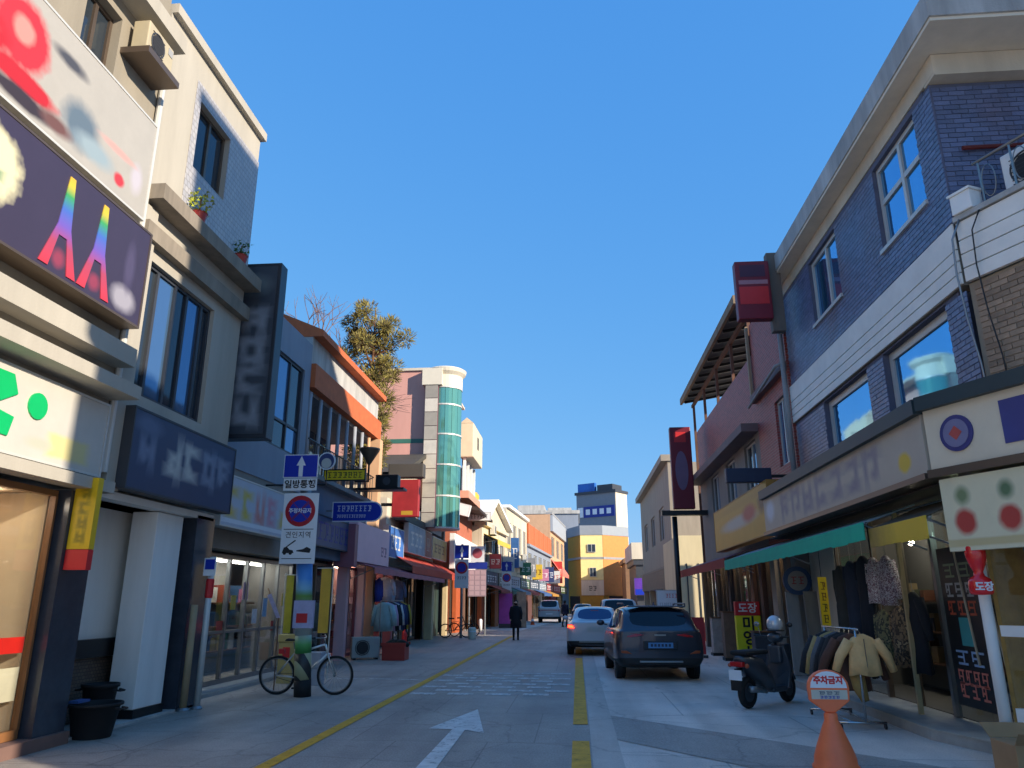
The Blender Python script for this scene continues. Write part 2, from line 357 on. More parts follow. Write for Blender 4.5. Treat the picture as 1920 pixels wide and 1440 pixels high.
# ---------------------------------------------------------------- ground, road, markings
def ground_mat(name, c1, c2, scale=1.2, speck=0.25, joints=None, rough=0.6):
    m = bpy.data.materials.new(name); m.use_nodes = True; n = m.node_tree; b = n.nodes['Principled BSDF']; b.inputs['Roughness'].default_value = rough
    tc = n.nodes.new('ShaderNodeTexCoord'); L = n.links
    a = n.nodes.new('ShaderNodeTexNoise'); a.inputs['Scale'].default_value = scale; a.inputs['Detail'].default_value = 8; a.inputs['Roughness'].default_value = 0.7; L.new(tc.outputs['Object'], a.inputs['Vector'])
    cr = n.nodes.new('ShaderNodeValToRGB'); cr.color_ramp.elements[0].position = 0.32; cr.color_ramp.elements[1].position = 0.68
    cr.color_ramp.elements[0].color = (*lin(c1),1); cr.color_ramp.elements[1].color = (*lin(c2),1); L.new(a.outputs['Fac'], cr.inputs[0])
    s = n.nodes.new('ShaderNodeTexNoise'); s.inputs['Scale'].default_value = 55; s.inputs['Detail'].default_value = 3; L.new(tc.outputs['Object'], s.inputs['Vector'])
    mr = n.nodes.new('ShaderNodeMapRange'); mr.inputs[1].default_value = 0.3; mr.inputs[2].default_value = 0.7; mr.inputs[3].default_value = 1-speck; mr.inputs[4].default_value = 1+speck; L.new(s.outputs['Fac'], mr.inputs[0])
    mu = n.nodes.new('ShaderNodeVectorMath'); mu.operation = 'SCALE'; L.new(cr.outputs[0], mu.inputs[0]); L.new(mr.outputs[0], mu.inputs['Scale'])
    # long stains left by tyres and water
    mp = n.nodes.new('ShaderNodeMapping'); mp.inputs['Scale'].default_value = (1.6, 0.12, 1); L.new(tc.outputs['Object'], mp.inputs[0])
    st = n.nodes.new('ShaderNodeTexNoise'); st.inputs['Scale'].default_value = 1.0; st.inputs['Detail'].default_value = 5; L.new(mp.outputs[0], st.inputs['Vector'])
    m3 = n.nodes.new('ShaderNodeMapRange'); m3.inputs[1].default_value = 0.35; m3.inputs[2].default_value = 0.65; m3.inputs[3].default_value = 0.82; m3.inputs[4].default_value = 1.1; L.new(st.outputs['Fac'], m3.inputs[0])
    m4 = n.nodes.new('ShaderNodeVectorMath'); m4.operation = 'SCALE'; L.new(mu.outputs[0], m4.inputs[0]); L.new(m3.outputs[0], m4.inputs['Scale'])
    col = m4.outputs[0]
    if joints:
        br = n.nodes.new('ShaderNodeTexBrick'); br.inputs['Scale'].default_value = 1; br.inputs['Brick Width'].default_value = joints[0]; br.inputs['Row Height'].default_value = joints[1]; br.inputs['Mortar Size'].default_value = joints[2]
        br.inputs['Color1'].default_value = (1,1,1,1); br.inputs['Color2'].default_value = (0.93,0.93,0.93,1); br.inputs['Mortar'].default_value = (0.62,0.62,0.62,1); L.new(tc.outputs['Object'], br.inputs['Vector'])
        m5 = n.nodes.new('ShaderNodeVectorMath'); m5.operation = 'MULTIPLY'; L.new(col, m5.inputs[0]); L.new(br.outputs['Color'], m5.inputs[1]); col = m5.outputs[0]
    # hairline cracks
    vo = n.nodes.new('ShaderNodeTexVoronoi'); vo.feature = 'DISTANCE_TO_EDGE'; vo.inputs['Scale'].default_value = 0.42
    wn = n.nodes.new('ShaderNodeTexNoise'); wn.inputs['Scale'].default_value = 1.7; wn.inputs['Detail'].default_value = 5; L.new(tc.outputs['Object'], wn.inputs['Vector'])
    wm = n.nodes.new('ShaderNodeMixRGB'); wm.blend_type = 'ADD'; wm.inputs[0].default_value = 0.55; L.new(tc.outputs['Object'], wm.inputs[1]); L.new(wn.outputs['Color'], wm.inputs[2]); L.new(wm.outputs[0], vo.inputs['Vector'])
    ck = n.nodes.new('ShaderNodeMapRange'); ck.inputs[1].default_value = 0.0; ck.inputs[2].default_value = 0.012; ck.inputs[3].default_value = 0.72; ck.inputs[4].default_value = 1.0; L.new(vo.outputs['Distance'], ck.inputs[0])
    m6 = n.nodes.new('ShaderNodeVectorMath'); m6.operation = 'SCALE'; L.new(col, m6.inputs[0]); L.new(ck.outputs[0], m6.inputs['Scale']); col = m6.outputs[0]
    # dark spots of old oil and gum
    sp = n.nodes.new('ShaderNodeTexVoronoi'); sp.inputs['Scale'].default_value = 2.3; L.new(wm.outputs[0], sp.inputs['Vector'])
    so2 = n.nodes.new('ShaderNodeMapRange'); so2.inputs[1].default_value = 0.05; so2.inputs[2].default_value = 0.16; so2.inputs[3].default_value = 0.8; so2.inputs[4].default_value = 1.0; L.new(sp.outputs['Distance'], so2.inputs[0])
    m7 = n.nodes.new('ShaderNodeVectorMath'); m7.operation = 'SCALE'; L.new(col, m7.inputs[0]); L.new(so2.outputs[0], m7.inputs['Scale']); col = m7.outputs[0]
    L.new(col, b.inputs['Base Color'])
    bp = n.nodes.new('ShaderNodeBump'); bp.inputs['Strength'].default_value = 0.25; bp.inputs['Distance'].default_value = 0.01; L.new(s.outputs['Fac'], bp.inputs['Height']); L.new(bp.outputs[0], b.inputs['Normal'])
    return m
M_conc = ground_mat('pavement concrete', '#c6bbb0', '#e4dad0', 0.45, 0.16, joints=(3.0, 3.0, 0.012))
M_road = ground_mat('road asphalt', '#8a837c', '#aba399', 0.35, 0.26, joints=(1.1, 2.4, 0.008))
M_patch = ground_mat('asphalt patch', '#99918a', '#aaa29a', 0.9, 0.25)
M_strip = ground_mat('gutter concrete', '#aca39a', '#c2b9af', 0.9, 0.12)
def bendx(y): return 0.0 if y < 45 else (y-45)*0.075
g = MB(); g.add([(-900,-300,0),(900,-300,0),(900,1500,0),(-900,1500,0)], [(0,1,2,3)]); setting(g.build('ground', M_conc))
ys = [-4,45,60,75,90,105,120]
def ribbon(x0, x1, ylist, z, wob=0.0):
    r = MB()
    for a, b in zip(ylist[:-1], ylist[1:]):
        r.add([(x0+bendx(a),a,z),(x1+bendx(a),a,z),(x1+bendx(b),b,z),(x0+bendx(b),b,z)], [(0,1,2,3)])
    return r
road = setting(ribbon(-3.32, 0.12, ys, 0.004).build('road', M_road))
setting(ribbon(0.12, 0.44, ys, 0.005).build('gutter_strip', M_strip))
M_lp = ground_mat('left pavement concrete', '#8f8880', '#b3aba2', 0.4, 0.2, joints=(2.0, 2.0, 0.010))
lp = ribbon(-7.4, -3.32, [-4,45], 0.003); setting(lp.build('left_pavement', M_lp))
pm = MB(); pm.add([(0.44,11.9,0.006),(4.1,8.1,0.006),(4.1,6.4,0.006),(2.4,7.6,0.006),(0.44,9.9,0.006)], [(0,1,2,3,4)]); setting(pm.build('asphalt_patch', M_patch))
pm = MB(); pm.add([(-6.0,17.2,0.006),(-3.4,17.6,0.006),(-3.4,20.8,0.006),(-6.3,20.2,0.006)], [(0,1,2,3)]); setting(pm.build('asphalt_patch', M_patch))
def paint_mat(name, c, wear):
    m = mat(name, c, 0.7, var=0.25, scale=5, bump=0.2, bscale=90); n = m.node_tree; b = n.nodes['Principled BSDF']; L = n.links
    tc = n.nodes.new('ShaderNodeTexCoord'); no = n.nodes.new('ShaderNodeTexNoise'); no.inputs['Scale'].default_value = 9; no.inputs['Detail'].default_value = 9; no.inputs['Roughness'].default_value = 0.8; L.new(tc.outputs['Object'], no.inputs['Vector'])
    mr = n.nodes.new('ShaderNodeMapRange'); mr.inputs[1].default_value = wear-0.05; mr.inputs[2].default_value = wear+0.07; L.new(no.outputs['Fac'], mr.inputs[0])
    L.new(mr.outputs[0], b.inputs['Alpha']); return m
M_yel = paint_mat('yellow road paint', '#d9a21c', 0.36); M_whi = paint_mat('white road paint', '#d9d9d4', 0.38); M_whw = paint_mat('worn white road paint', '#d6d7d3', 0.43)
yl = [7,14,22,30,38]
r = ribbon(-3.26, -3.10, yl, 0.010); r.build('yellow_edge_line', M_yel, road)
for a, b in ((5.0, 9.75), (11.0, 23.4), (25.0, 33.0), (35.0, 43.0)):
    ribbon(-0.10, 0.10, [a, b], 0.010).build('yellow_dash', M_yel, road)
a = MB(); z = 0.010
a.add([(-1.64,7.0,z),(-1.42,7.0,z),(-1.49,10.42,z),(-1.22,10.22,z),(-1.57,12.35,z),(-1.98,10.5,z),(-1.66,10.45,z)], [(0,1,2,6),(2,3,4),(2,4,6),(6,4,5)]); a.build('direction_arrow', M_whi, road)
for row in range(8):
    y = 14.2 + row*0.58; off = (row % 2)*0.36
    for i in range(5):
        x = -3.05 + off + i*0.68
        if x + 0.4 > -0.1 or (row > 5 and i > 3): continue
        sk = -0.12
        q = MB(); q.add([(x,y,z),(x+0.46,y+sk*0.3,z),(x+0.46,y+0.26+sk*0.3,z),(x,y+0.26,z)], [(0,1,2,3)]); q.build('painted_block', M_whw, road)
for i, (xa, xb, y) in enumerate(((-6.0,-5.4,16.9),(-5.3,-4.6,16.85),(-4.5,-3.9,16.8),(-3.85,-3.4,16.75))):
    q = MB(); q.add([(xa,y,z),(xb,y-0.05,z),(xb,y+0.06,z),(xa,y+0.11,z)], [(0,1,2,3)]); q.build('painted_dash', M_whw, road)

# ---------------------------------------------------------------- shared materials
M = dict(
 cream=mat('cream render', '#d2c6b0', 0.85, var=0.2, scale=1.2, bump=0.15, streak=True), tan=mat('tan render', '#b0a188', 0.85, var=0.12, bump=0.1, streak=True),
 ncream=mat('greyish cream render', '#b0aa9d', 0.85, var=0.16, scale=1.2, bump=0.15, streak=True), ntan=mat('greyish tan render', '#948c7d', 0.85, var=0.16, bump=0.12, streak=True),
 white=mat('white painted render', '#ecebe6', 0.8, var=0.14, scale=1.5, bump=0.08, streak=True), whitep=mat('white paint', '#eeeeea', 0.5, var=0.05),
 grey=mat('grey render', '#9a9b9c', 0.85, var=0.14, bump=0.15, streak=True), dgrey=mat('dark grey panel', '#3c3f45', 0.5, var=0.1), bgrey=mat('blue grey render', '#8a93a0', 0.8, var=0.1, streak=True),
 beige=mat('beige render', '#cfc4b1', 0.85, var=0.12, scale=1.4, bump=0.12, streak=True), pink=mat('pink render', '#cf9a8d', 0.85, var=0.10, scale=1.2, streak=True), pinkp=mat('pink painted panel', '#c58fa6', 0.55, var=0.08),
 plum=mat('plum paint', '#6b3a4c', 0.6), orange=mat('orange brick tile', '#c4683c', 0.8, var=0.16, scale=4, bump=0.2), peach=mat('peach render', '#d2a883', 0.8, var=0.1), yellow=mat('yellow render', '#efdf9a', 0.8, var=0.08), gold=mat('shaded yellow render', '#b98a35', 0.8, var=0.1), lorange=mat('light orange render', '#d08a4a', 0.8, var=0.1),  # gold is the yellow wall with shade put into its colour
 black=mat('black metal', '#17181b', 0.4, var=0.1), dark=mat('dark interior', '#2e2f33', 0.8, var=0.2), steel=mat('brushed steel', '#8d8f90', 0.35, 0.8, var=0.08), alu=mat('white aluminium', '#c9c9c4', 0.4, 0.1, var=0.05), bronze=mat('bronze aluminium', '#6a5c50', 0.4, 0.5, var=0.1),
 concrete=mat('weathered concrete', '#b5b4b0', 0.9, var=0.34, scale=2.2, bump=0.3, streak=True), roofc=mat('grey concrete coping', '#7a7b7d', 0.9, var=0.3, scale=3, bump=0.3, streak=True),
 green=mat('green awning cloth', '#19b894', 0.75, var=0.12, scale=3), red=mat('red awning cloth', '#9c2a20', 0.75, var=0.15), rust=mat('orange red awning cloth', '#b5402a', 0.75, var=0.15), rose=mat('dusty rose awning cloth', '#8c4a58', 0.75, var=0.15),
 blue=mat('blue sign paint', '#1c2f8a', 0.45, var=0.06), navy=mat('navy sign paint', '#232a45', 0.45, var=0.12), rblue=mat('road sign blue', '#0d2fa8', 0.4, var=0.05), rred=mat('road sign red', '#b01c2a', 0.4, var=0.05), rwhite=mat('road sign white', '#e4e6e8', 0.45, var=0.06), ink=mat('black ink', '#1b1b1e', 0.6, var=0.0),
 syel=mat('yellow sign vinyl', '#eecb20', 0.45, var=0.08), sred=mat('red sign vinyl', '#cf2a2e', 0.45, var=0.08), maroon=mat('maroon sign vinyl', '#7a1428', 0.45, var=0.1), purple=mat('dark purple sign vinyl', '#332c3f', 0.5, var=0.1, scale=1.2), sgreen=mat('green sign letters', '#0fae62', 0.4, var=0.08),
 ltext=mat('pale sign letters', '#c9c6bd', 0.5, var=0.1), wood=mat('brown wood', '#6d4a30', 0.7, var=0.2), terracotta=mat('red plastic', '#a8362c', 0.5, var=0.1), rubber=mat('black rubber', '#141416', 0.75, var=0.15), galv=mat('galvanised', '#8f9498', 0.4, 0.7),
)
G_sky = glass_reflect('sky reflecting glass', '#63aede', 0.85); G_dark = glass_reflect('dark window glass', '#39434d', 0.35, 0.05); G_teal = glass_reflect('teal curtain wall glass', '#6fb0a2', 0.55, 0.06); G_blue = glass_reflect('blue window glass', '#5a7fa6', 0.55, 0.05)
G_clear = glass_clear('shop glass')

def shop_interior(parent, fr, u0, u1, v0, v1, depth, tone, n=14, shelf=True, palette=None, lamps=0, lcol='#ffe2bd', lpow=11.0):
    """a real room behind the glass with shelves and goods"""
    mw = mat('shop wall '+tone, tone, 0.9, var=0.1)
    b = MB(); fbox(b, fr, u0, u1, v0, v1, -depth-0.05, -depth); fbox(b, fr, u0, u1, v0-0.03, v0-0.005, -depth, -0.06); fbox(b, fr, u0, u1, v1+0.005, v1+0.03, -depth, -0.06)
    fbox(b, fr, u0-0.05, u0-0.005, v0, v1, -depth, -0.06); fbox(b, fr, u1+0.005, u1+0.05, v0, v1, -depth, -0.06)
    b.build('shop_room', mw, parent)
    for i in range(lamps):
        uc = u0+(u1-u0)*(i+0.5)/lamps; q = MB(); fbox(q, fr, uc-0.35, uc+0.35, v1-0.07, v1-0.03, -depth*0.55-0.05, -depth*0.55+0.05); q.build('ceiling_lamp', mat('lit tube '+lcol+str(lpow), lcol, 0.4, var=0, emit=lpow), parent)
    if not shelf: return
    s = MB(); hs_ = [v0+0.45, v0+0.95, v0+1.45]
    for h in hs_: fbox(s, fr, u0+0.1, u1-0.1, h, h+0.03, -depth+0.02, -depth+0.4)
    sh = s.build('shelving', M['wood'], parent)
    pal = palette or ['#a03a30','#c8a33a','#2e5a86','#d4cfc4','#3c7a5a','#7a4a7a','#202225','#c77a9a']
    for k in range(n):
        h = random.choice(hs_); u = random.uniform(u0+0.2, u1-0.35); ww = random.uniform(0.12,0.3); hh = random.uniform(0.15,0.4)
        q = MB(); d = -depth+random.uniform(0.08,0.18); fbox(q, fr, u, u+ww, h+0.031, h+0.03+hh, d, d+0.18)
        q.build('goods', mat('goods '+(c := random.choice(pal)), c, 0.6), sh)

def glazed_front(parent, fr, u0, u1, v0, v1, n, mf, mg=G_clear, rail=None, fw=0.07, door=None):
    """shopfront: mullions, each pane its own piece, handles"""
    f = MB(); fbox(f, fr, u0, u1, v1-fw, v1, -0.05, 0.03); fbox(f, fr, u0, u1, v0, v0+fw*1.4, -0.05, 0.03)
    us = [u0+(u1-u0)*i/n for i in range(n+1)]
    for u in us: fbox(f, fr, max(u0,u-fw/2), min(u1,u+fw/2), v0+fw*1.4, v1-fw, -0.045, 0.035)
    if rail: fbox(f, fr, u0+fw/2, u1-fw/2, rail, rail+fw*0.8, -0.04, 0.025)
    fo = f.build('shopfront_frame', mf, parent)
    for i in range(n):
        segs = [(v0+fw*1.4, v1-fw)] if not rail else [(v0+fw*1.4, rail), (rail+fw*0.8, v1-fw)]
        for a_, b_ in segs:
            p = MB(); fbox(p, fr, us[i]+fw*0.4, us[i+1]-fw*0.4, a_-0.005, b_+0.005, -0.012, -0.004); p.build('pane', mg, fo)
    for u in (us[1:-1][::2] if n > 1 else []):
        h = MB(); h.tube([fr.p(u+0.11, v0+0.85, 0.05), fr.p(u+0.11, v0+1.25, 0.05)], 0.014, 6); h.build('door_handle', M['steel'], fo)
    return fo
def board_sign(name, label, fr, u0, u1, v0, v1, th, mface, medge, cat='sign', lip=0.03):
    """box sign: tray with a lip and a face panel"""
    t = thing(name, label, cat, fr.p((u0+u1)/2, v0, 0))
    e = MB(); fbox(e, fr, u0, u1, v0, v1, 0.01, th-0.012)
    fbox(e, fr, u0, u1, v1-lip, v1, th-0.012, th+0.008); fbox(e, fr, u0, u1, v0, v0+lip, th-0.012, th+0.008)
    fbox(e, fr, u0, u0+lip, v0+lip, v1-lip, th-0.012, th+0.008); fbox(e, fr, u1-lip, u1, v0+lip, v1-lip, th-0.012, th+0.008)
    e.build('casing', medge, t)
    q = MB(); fbox(q, fr, u0+lip+0.002, u1-lip-0.002, v0+lip+0.002, v1-lip-0.002, th-0.011, th); q.build('face_panel', mface, t)
    return t
def glyphs(parent, fr, u0, u1, v0, v1, w_, n, m, name='lettering', seed=1):
    """soft unreadable letter masses, one stroke cluster per character"""
    rnd = random.Random(seed); cw = (u1-u0)/n; h = v1-v0
    for i in range(n):
        b = MB(); a = u0+cw*(i+0.12); e = u0+cw*(i+0.88); ww = e-a; s = min(ww,h)*0.16
        fbox(b, fr, a, e, v1-s, v1, w_, w_+0.004)
        k = rnd.choice((0,1,2))
        fbox(b, fr, a+ww*0.1, e-ww*0.1, v0, v0+s, w_, w_+0.004)
        fbox(b, fr, a+ww*(0.2+0.15*k), a+ww*(0.2+0.15*k)+s, v0+s, v1-s, w_, w_+0.004)
        if k != 1: fbox(b, fr, e-s, e, v0+h*0.3, v1-s, w_, w_+0.004)
        fbox(b, fr, a+ww*(0.2+0.15*k)+s, e-s, v0+h*0.45, v0+h*0.45+s*0.9, w_, w_+0.004)
        b.build(name, m, parent)
# ================================================================= LEFT SIDE
# ---- nearest corner shop house, left edge of frame
FX = -6.1; fe = EAST(FX)
t = thing('shop_building', 'cream shop building at the left edge with stacked signs and grey stone shopfront', 'building', (FX-3, 5.5, 0))
b = MB(); holes = [(7.35,8.05,8.05,9.35),(5.4,6.4,8.05,9.35)]
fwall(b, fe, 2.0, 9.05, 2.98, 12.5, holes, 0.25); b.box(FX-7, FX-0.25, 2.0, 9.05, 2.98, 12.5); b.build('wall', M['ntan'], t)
for h in holes: window(t, fe, *h, M['bronze'], G_dark, vert=(0.5,), depth=0.16)
for (v0, v1, o) in ((4.15,4.32,0.42),(4.60,4.85,0.28),(2.92,3.06,0.25),(9.6,9.85,0.35)):
    b = MB(); fbox(b, fe, 2.0, 9.06, v0, v1, 0.0, o); b.build('ledge', M['ncream'], t)
b = MB(); fbox(b, fe, 8.55, 9.1, 0.0, 2.90, -0.5, 0.04); b.build('pillar', mat('polished dark granite', '#3f444d', 0.18, var=0.15, scale=8), t)
b = MB(); fbox(b, fe, 3.0, 9.12, 0.0, 0.14, -0.35, 0.10); b.build('plinth', mat('reddish stone', '#7b5f55', 0.8, var=0.15), t)
fo = glazed_front(t, FR((FX-0.12,0,0),(0,1,0),(1,0,0)), 3.2, 8.5, 0.145, 2.88, 5, mat('wood tone frame', '#8a5f3a', 0.45, var=0.15))
shop_interior(t, FR((FX-0.12,0,0),(0,1,0),(1,0,0)), 3.25, 8.45, 0.2, 2.85, 0.9, '#b9a284', n=70, lamps=4, lpow=6.5, lcol='#ffeeda', palette=['#e8e0d0','#4a4a50','#7a8a90','#c9a36a','#a83a2a','#e0d5bd','#3a2a22','#8a5f3a'])
b = MB(); fbox(b, fe, 7.3, 8.4, 1.05, 1.22, -0.14, -0.128); b.build('window_sticker', mat('red vinyl', '#d5261c', 0.5), t)
b = MB(); fbox(b, fe, 7.2, 8.4, 0.55, 0.9, -0.14, -0.13); b.build('window_sticker', mat('cream vinyl', '#d0c6a8', 0.5), t)
b = MB(); b.tube([fe.p(9.08,3.2,0.05), fe.p(9.08,9.6,0.05)], 0.045, 8); b.build('drainpipe', M['alu'], t)
# air conditioner outdoor unit above
def ac_unit(name, label, loc, rz, m=None, group=None, s=1.0):
    t = thing(name, label, 'air conditioner', loc, rz, group); m = m or M['alu']
    b = MB(); b.box(-0.40*s,0.40*s,-0.15*s,0.15*s,0.05,0.62*s); b.build('casing', m, t, bevel=0.015, local=True)
    b = MB(); b.torus((-0.1*s,-0.155*s,0.33*s), 0.2*s, 0.012, 'y', 20, 6)
    for i in range(7): b.box(-0.29*s,0.09*s,-0.165*s,-0.152*s,(0.16+0.055*i)*s,(0.166+0.055*i)*s)
    b.build('fan_grille', M['dgrey'], t, local=True)
    b = MB(); b.lathe([(0.17*s,-0.012),(0.17*s,0.0)], (-0.1*s,-0.150*s,0.33*s), 20, axis='y'); b.build('fan_well', M['dark'], t, local=True)
    b = MB(); b.box(0.22*s,0.36*s,-0.160*s,-0.151*s,0.42*s,0.56*s); b.build('badge', M['grey'], t, local=True)
    b = MB(); b.box(-0.36*s,-0.28*s,-0.17*s,0.17*s,0,0.049); b.box(0.28*s,0.36*s,-0.17*s,0.17*s,0,0.049); b.build('foot', M['black'], t, local=True)
    return t
ac_unit('air_conditioner', 'beige outdoor air conditioner high on the left edge building beside the narrow window', (FX+0.2, 8.5, 8.95), math.pi/2, mat('aged beige casing','#b9ad90',0.5,var=0.1), s=0.8)
b = MB(); fbox(b, fe, 8.1, 8.9, 8.85, 8.945, 0.0, 0.42); o = b.build('bracket', M['bronze'], t)
# signs on it
s = board_sign('shop_sign', 'tall white banner sign with a red flower over the dark purple sign', fe, 4.2, 8.95, 6.72, 8.25, 0.16, soft_print('white banner print', '#aba79f', fe, fe.p((4.2+8.95)/2, 6.72, 0), [
  (7.45,7.2,0.32,0.28,'#5f6f7c',0.7,'o'),(7.75,7.05,0.35,0.14,'#8fa0a8',0.8,'o'),(6.35,7.62,0.42,0.42,'#c23038',0.35,'o'),(6.35,7.66,0.16,0.16,'#d88a80',0.5,'o'),(6.45,7.1,0.55,0.13,'#b8242a',0.4,'o'),(5.7,7.3,0.5,0.3,'#b8242a',0.4,'o'),(6.5,6.9,0.5,0.1,'#3a3034',0.6,'o'),(7.05,6.95,0.25,0.1,'#6b4a44',0.8,'o'),(8.3,6.98,0.11,0.09,'#c03a40',0.5,'o'),(8.65,7.2,0.12,0.2,'#b9b4bc',0.9,'o'),(7.1,7.85,0.28,0.08,'#4a4a50',0.9,'o'),(5.4,7.95,0.4,0.12,'#3a3a40',0.8,'o'),(8.2,7.35,0.35,0.05,'#c99a92',0.9,'o')]), M['alu'])
s = board_sign('shop_sign', 'dark purple sign with two rainbow towers and a cream badge', fe, 4.0, 8.98, 5.12, 6.52, 0.3, soft_print('dark purple sign print', '#3a3348', fe, fe.p((4.0+8.98)/2, 5.12, 0), [
  (5.95,5.88,0.6,0.46,'#d8d2ac',0.25,'o'),(5.6,5.95,0.05,0.22,'#5a8a62',1.2,'b'),(5.78,6.02,0.14,0.05,'#5a8a62',1.2,'b'),(5.8,5.85,0.12,0.05,'#6a8f6a',1.2,'b'),(6.08,5.92,0.05,0.24,'#5a8a62',1.2,'b'),(6.22,5.8,0.1,0.05,'#6a8f6a',1.2,'b'),(5.85,5.62,0.32,0.05,'#a09a6a',1.2,'b'),(8.55,5.38,0.24,0.16,'#9a97a2',0.7,'o'),(8.6,5.85,0.1,0.3,'#4c4560',0.9,'o'),(7.3,5.35,0.1,0.1,'#8a3a50',0.9,'o'),(7.95,5.35,0.1,0.1,'#8a3a50',0.9,'o')]), M['bronze'])
RB = ramp_mat('rainbow print', [(0,'#c23a4a'),(0.25,'#a8455f'),(0.45,'#6d56b0'),(0.62,'#4468b8'),(0.78,'#3f9a5a'),(0.9,'#d0b83a'),(1,'#d8a83a')], 2, 0.1, 1.28)
for (c, hh) in ((7.3,1.18),(7.95,1.18)):
    b = MB(); w2 = 0.31
    fpoly(b, fe, [(c-w2,5.2),(c-w2+0.15,5.2),(c-0.07,5.62),(c+0.07,5.62),(c+w2-0.15,5.2),(c+w2,5.2),(c+0.11,5.75),(c+0.045,6.38),(c-0.045,6.38),(c-0.11,5.75)], 0.301, 0.312); b.build('tower_print', RB, s)
s = board_sign('shop_sign', 'white sign with bright green letters above the left edge shopfront', fe, 4.4, 8.92, 3.1, 4.05, 0.12, soft_print('green letter sign print', '#c2beb5', fe, fe.p((4.4+8.92)/2, 3.1, 0), [(8.25,3.33,0.36,0.13,'#cfc68e',0.4,'b'),(7.75,3.3,0.2,0.06,'#b9b9a8',0.9,'o')]), M['alu'])
b = MB(); fpoly(b, fe, [(6.6,3.3),(7.25,3.28),(7.3,3.5),(6.95,3.55),(7.3,3.75),(7.2,3.95),(6.6,3.95),(6.6,3.6)], 0.121, 0.14); b.build('green_letter', M['sgreen'], s, bevel=0.01)
b = MB(); fdisc(b, fe, 7.62, 3.7, 0.15, 0.121, 0.14, 18); b.build('green_dot', M['sgreen'], s)
fs = SOUTH(8.7)
s = thing('vertical_sign', 'narrow yellow vertical sign with a red foot on the granite pillar', 'sign', (FX+0.2, 8.7, 1.95))
b = MB(); fbox(b, fs, FX+0.05, FX+0.33, 2.2, 3.05, 0.0, 0.10); b.build('yellow_panel', soft_print('yellow pillar sign print', '#dcb718', fs, (FX+0.2, 8.7, 1.95), chars(FX+0.13, FX+0.25, 2.28, 2.95, 4, '#8a7a18', 21, True)), s)
b = MB(); fbox(b, fs, FX+0.05, FX+0.33, 1.96, 2.195, 0.0, 0.10); b.build('red_panel', M['sred'], s)
b = MB(); b.box(FX+0.04, FX+0.06, 8.64, 8.72, 2.0, 3.0); b.build('bracket', M['black'], s)

# ---- cream three storey house with recessed porch
t = thing('house_building', 'cream three storey house with a white recessed porch and dark second floor windows', 'building', (FX-3, 10.8, 0))
Y0, Y1 = 9.11, 12.5
b = MB(); h3 = (10.22,11.32,8.42,9.66); h2 = (9.45,11.5,4.4,6.4)
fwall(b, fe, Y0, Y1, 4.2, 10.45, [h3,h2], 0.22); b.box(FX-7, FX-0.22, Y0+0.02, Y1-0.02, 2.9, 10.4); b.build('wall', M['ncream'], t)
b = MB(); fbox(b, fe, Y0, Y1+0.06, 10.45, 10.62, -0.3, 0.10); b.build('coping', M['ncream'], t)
# small white tiles on the lower half of the top floor
mt = brick_mat('glazed wall tile', '#b9b6b4', '#a8a7aa', '#8a8580', 0.10, 0.10, 0.35)
b = MB(); fwall(b, FR((FX+0.012,0,0),(0,1,0),(1,0,0)), 10.05, Y1+0.012, 7.62, 9.95, [h3], 0.011); b.build('tile_panel', mt, t)
window(t, fe, *h3, M['bronze'], G_dark, vert=(0.5,), depth=0.12); window(t, fe, *h2, M['dgrey'], [G_dark, G_blue], vert=(0.2,0.45,0.62,0.85), depth=0.10)
for (v0, v1, e_, o) in ((7.18,7.42,0.05,0.30),(6.6,6.85,0.03,0.14)):
    b = MB(); fbox(b, fe, Y0, Y1+e_, v0, v1, 0.0, o); b.build('ledge', mat('dirty ledge concrete', '#8a8072', 0.9, var=0.3, scale=4, streak=True), t)
b = MB(); fbox(b, fe, Y0, 9.4, 3.0, 7.1, 0.001, 0.08); b.build('corner_pier', M['ncream'], t)
# porch
b = MB(); b.box(FX-0.8, FX-0.7, Y0, 12.45, 0, 3.0); b.box(FX-0.7, FX-0.2, 12.30, 12.45, 0, 2.98); b.box(FX-0.7, FX-0.5, Y0+0.001, Y0+0.06, 0.0, 2.98); b.box(FX-0.7, FX, Y0, 12.3, 2.9, 3.0); b.build('porch_wall', mat('grey white porch render','#eae9e3',0.8,var=0.08,streak=True), t)
b = MB(); b.box(FX-0.69, FX-0.64, Y0+0.07, 12.29, 0.05, 0.84); b.build('porch_dado', brick_mat('brown mosaic tile', '#6e5f52', '#5a4c42', '#3a332e', 0.07, 0.045, 0.4), t)
b = MB(); b.box(FX-0.69, FX-0.56, Y0+0.07, 12.29, 0.86, 1.10); b.build('porch_rail', M['black'], t)
b = MB(); b.box(FX-0.69, FX, Y0+0.07, 12.3, 0.0, 0.035); b.build('porch_floor', M['concrete'], t)
b = MB(); b.box(FX-0.5, FX-0.1, 10.75, 11.5, 0.15, 2.89); b.build('white_pillar', M['white'], t, bevel=0.01)
b = MB(); b.box(FX-0.52, FX-0.08, 10.73, 11.52, 0.0, 0.15); b.build('pillar_base', M['black'], t)
b = MB(); fbox(b, fe, 11.75, 12.35, 0.0, 2.95, -0.28, 0.0); b.build('dark_pillar', mat('black granite', '#3a3f48', 0.15, var=0.2, scale=6), t)
s = board_sign('shop_sign', 'long dark blue sign with pale blurred letters above the porch', fe, 9.3, 12.4, 3.03, 4.15, 0.22, soft_print('dark blue sign print', '#38435f', fe, fe.p((9.3+12.4)/2, 3.03, 0), chars(10.2,11.25,3.38,3.86,2,'#bcbbb4',5)+chars(11.3,12.3,3.4,3.84,2,'#7f889a',6)+chars(9.5,10.0,3.4,3.8,1,'#707a92',7)+[(9.7,3.95,0.3,0.12,'#56617c',0.9,'o')]), M['dgrey'])
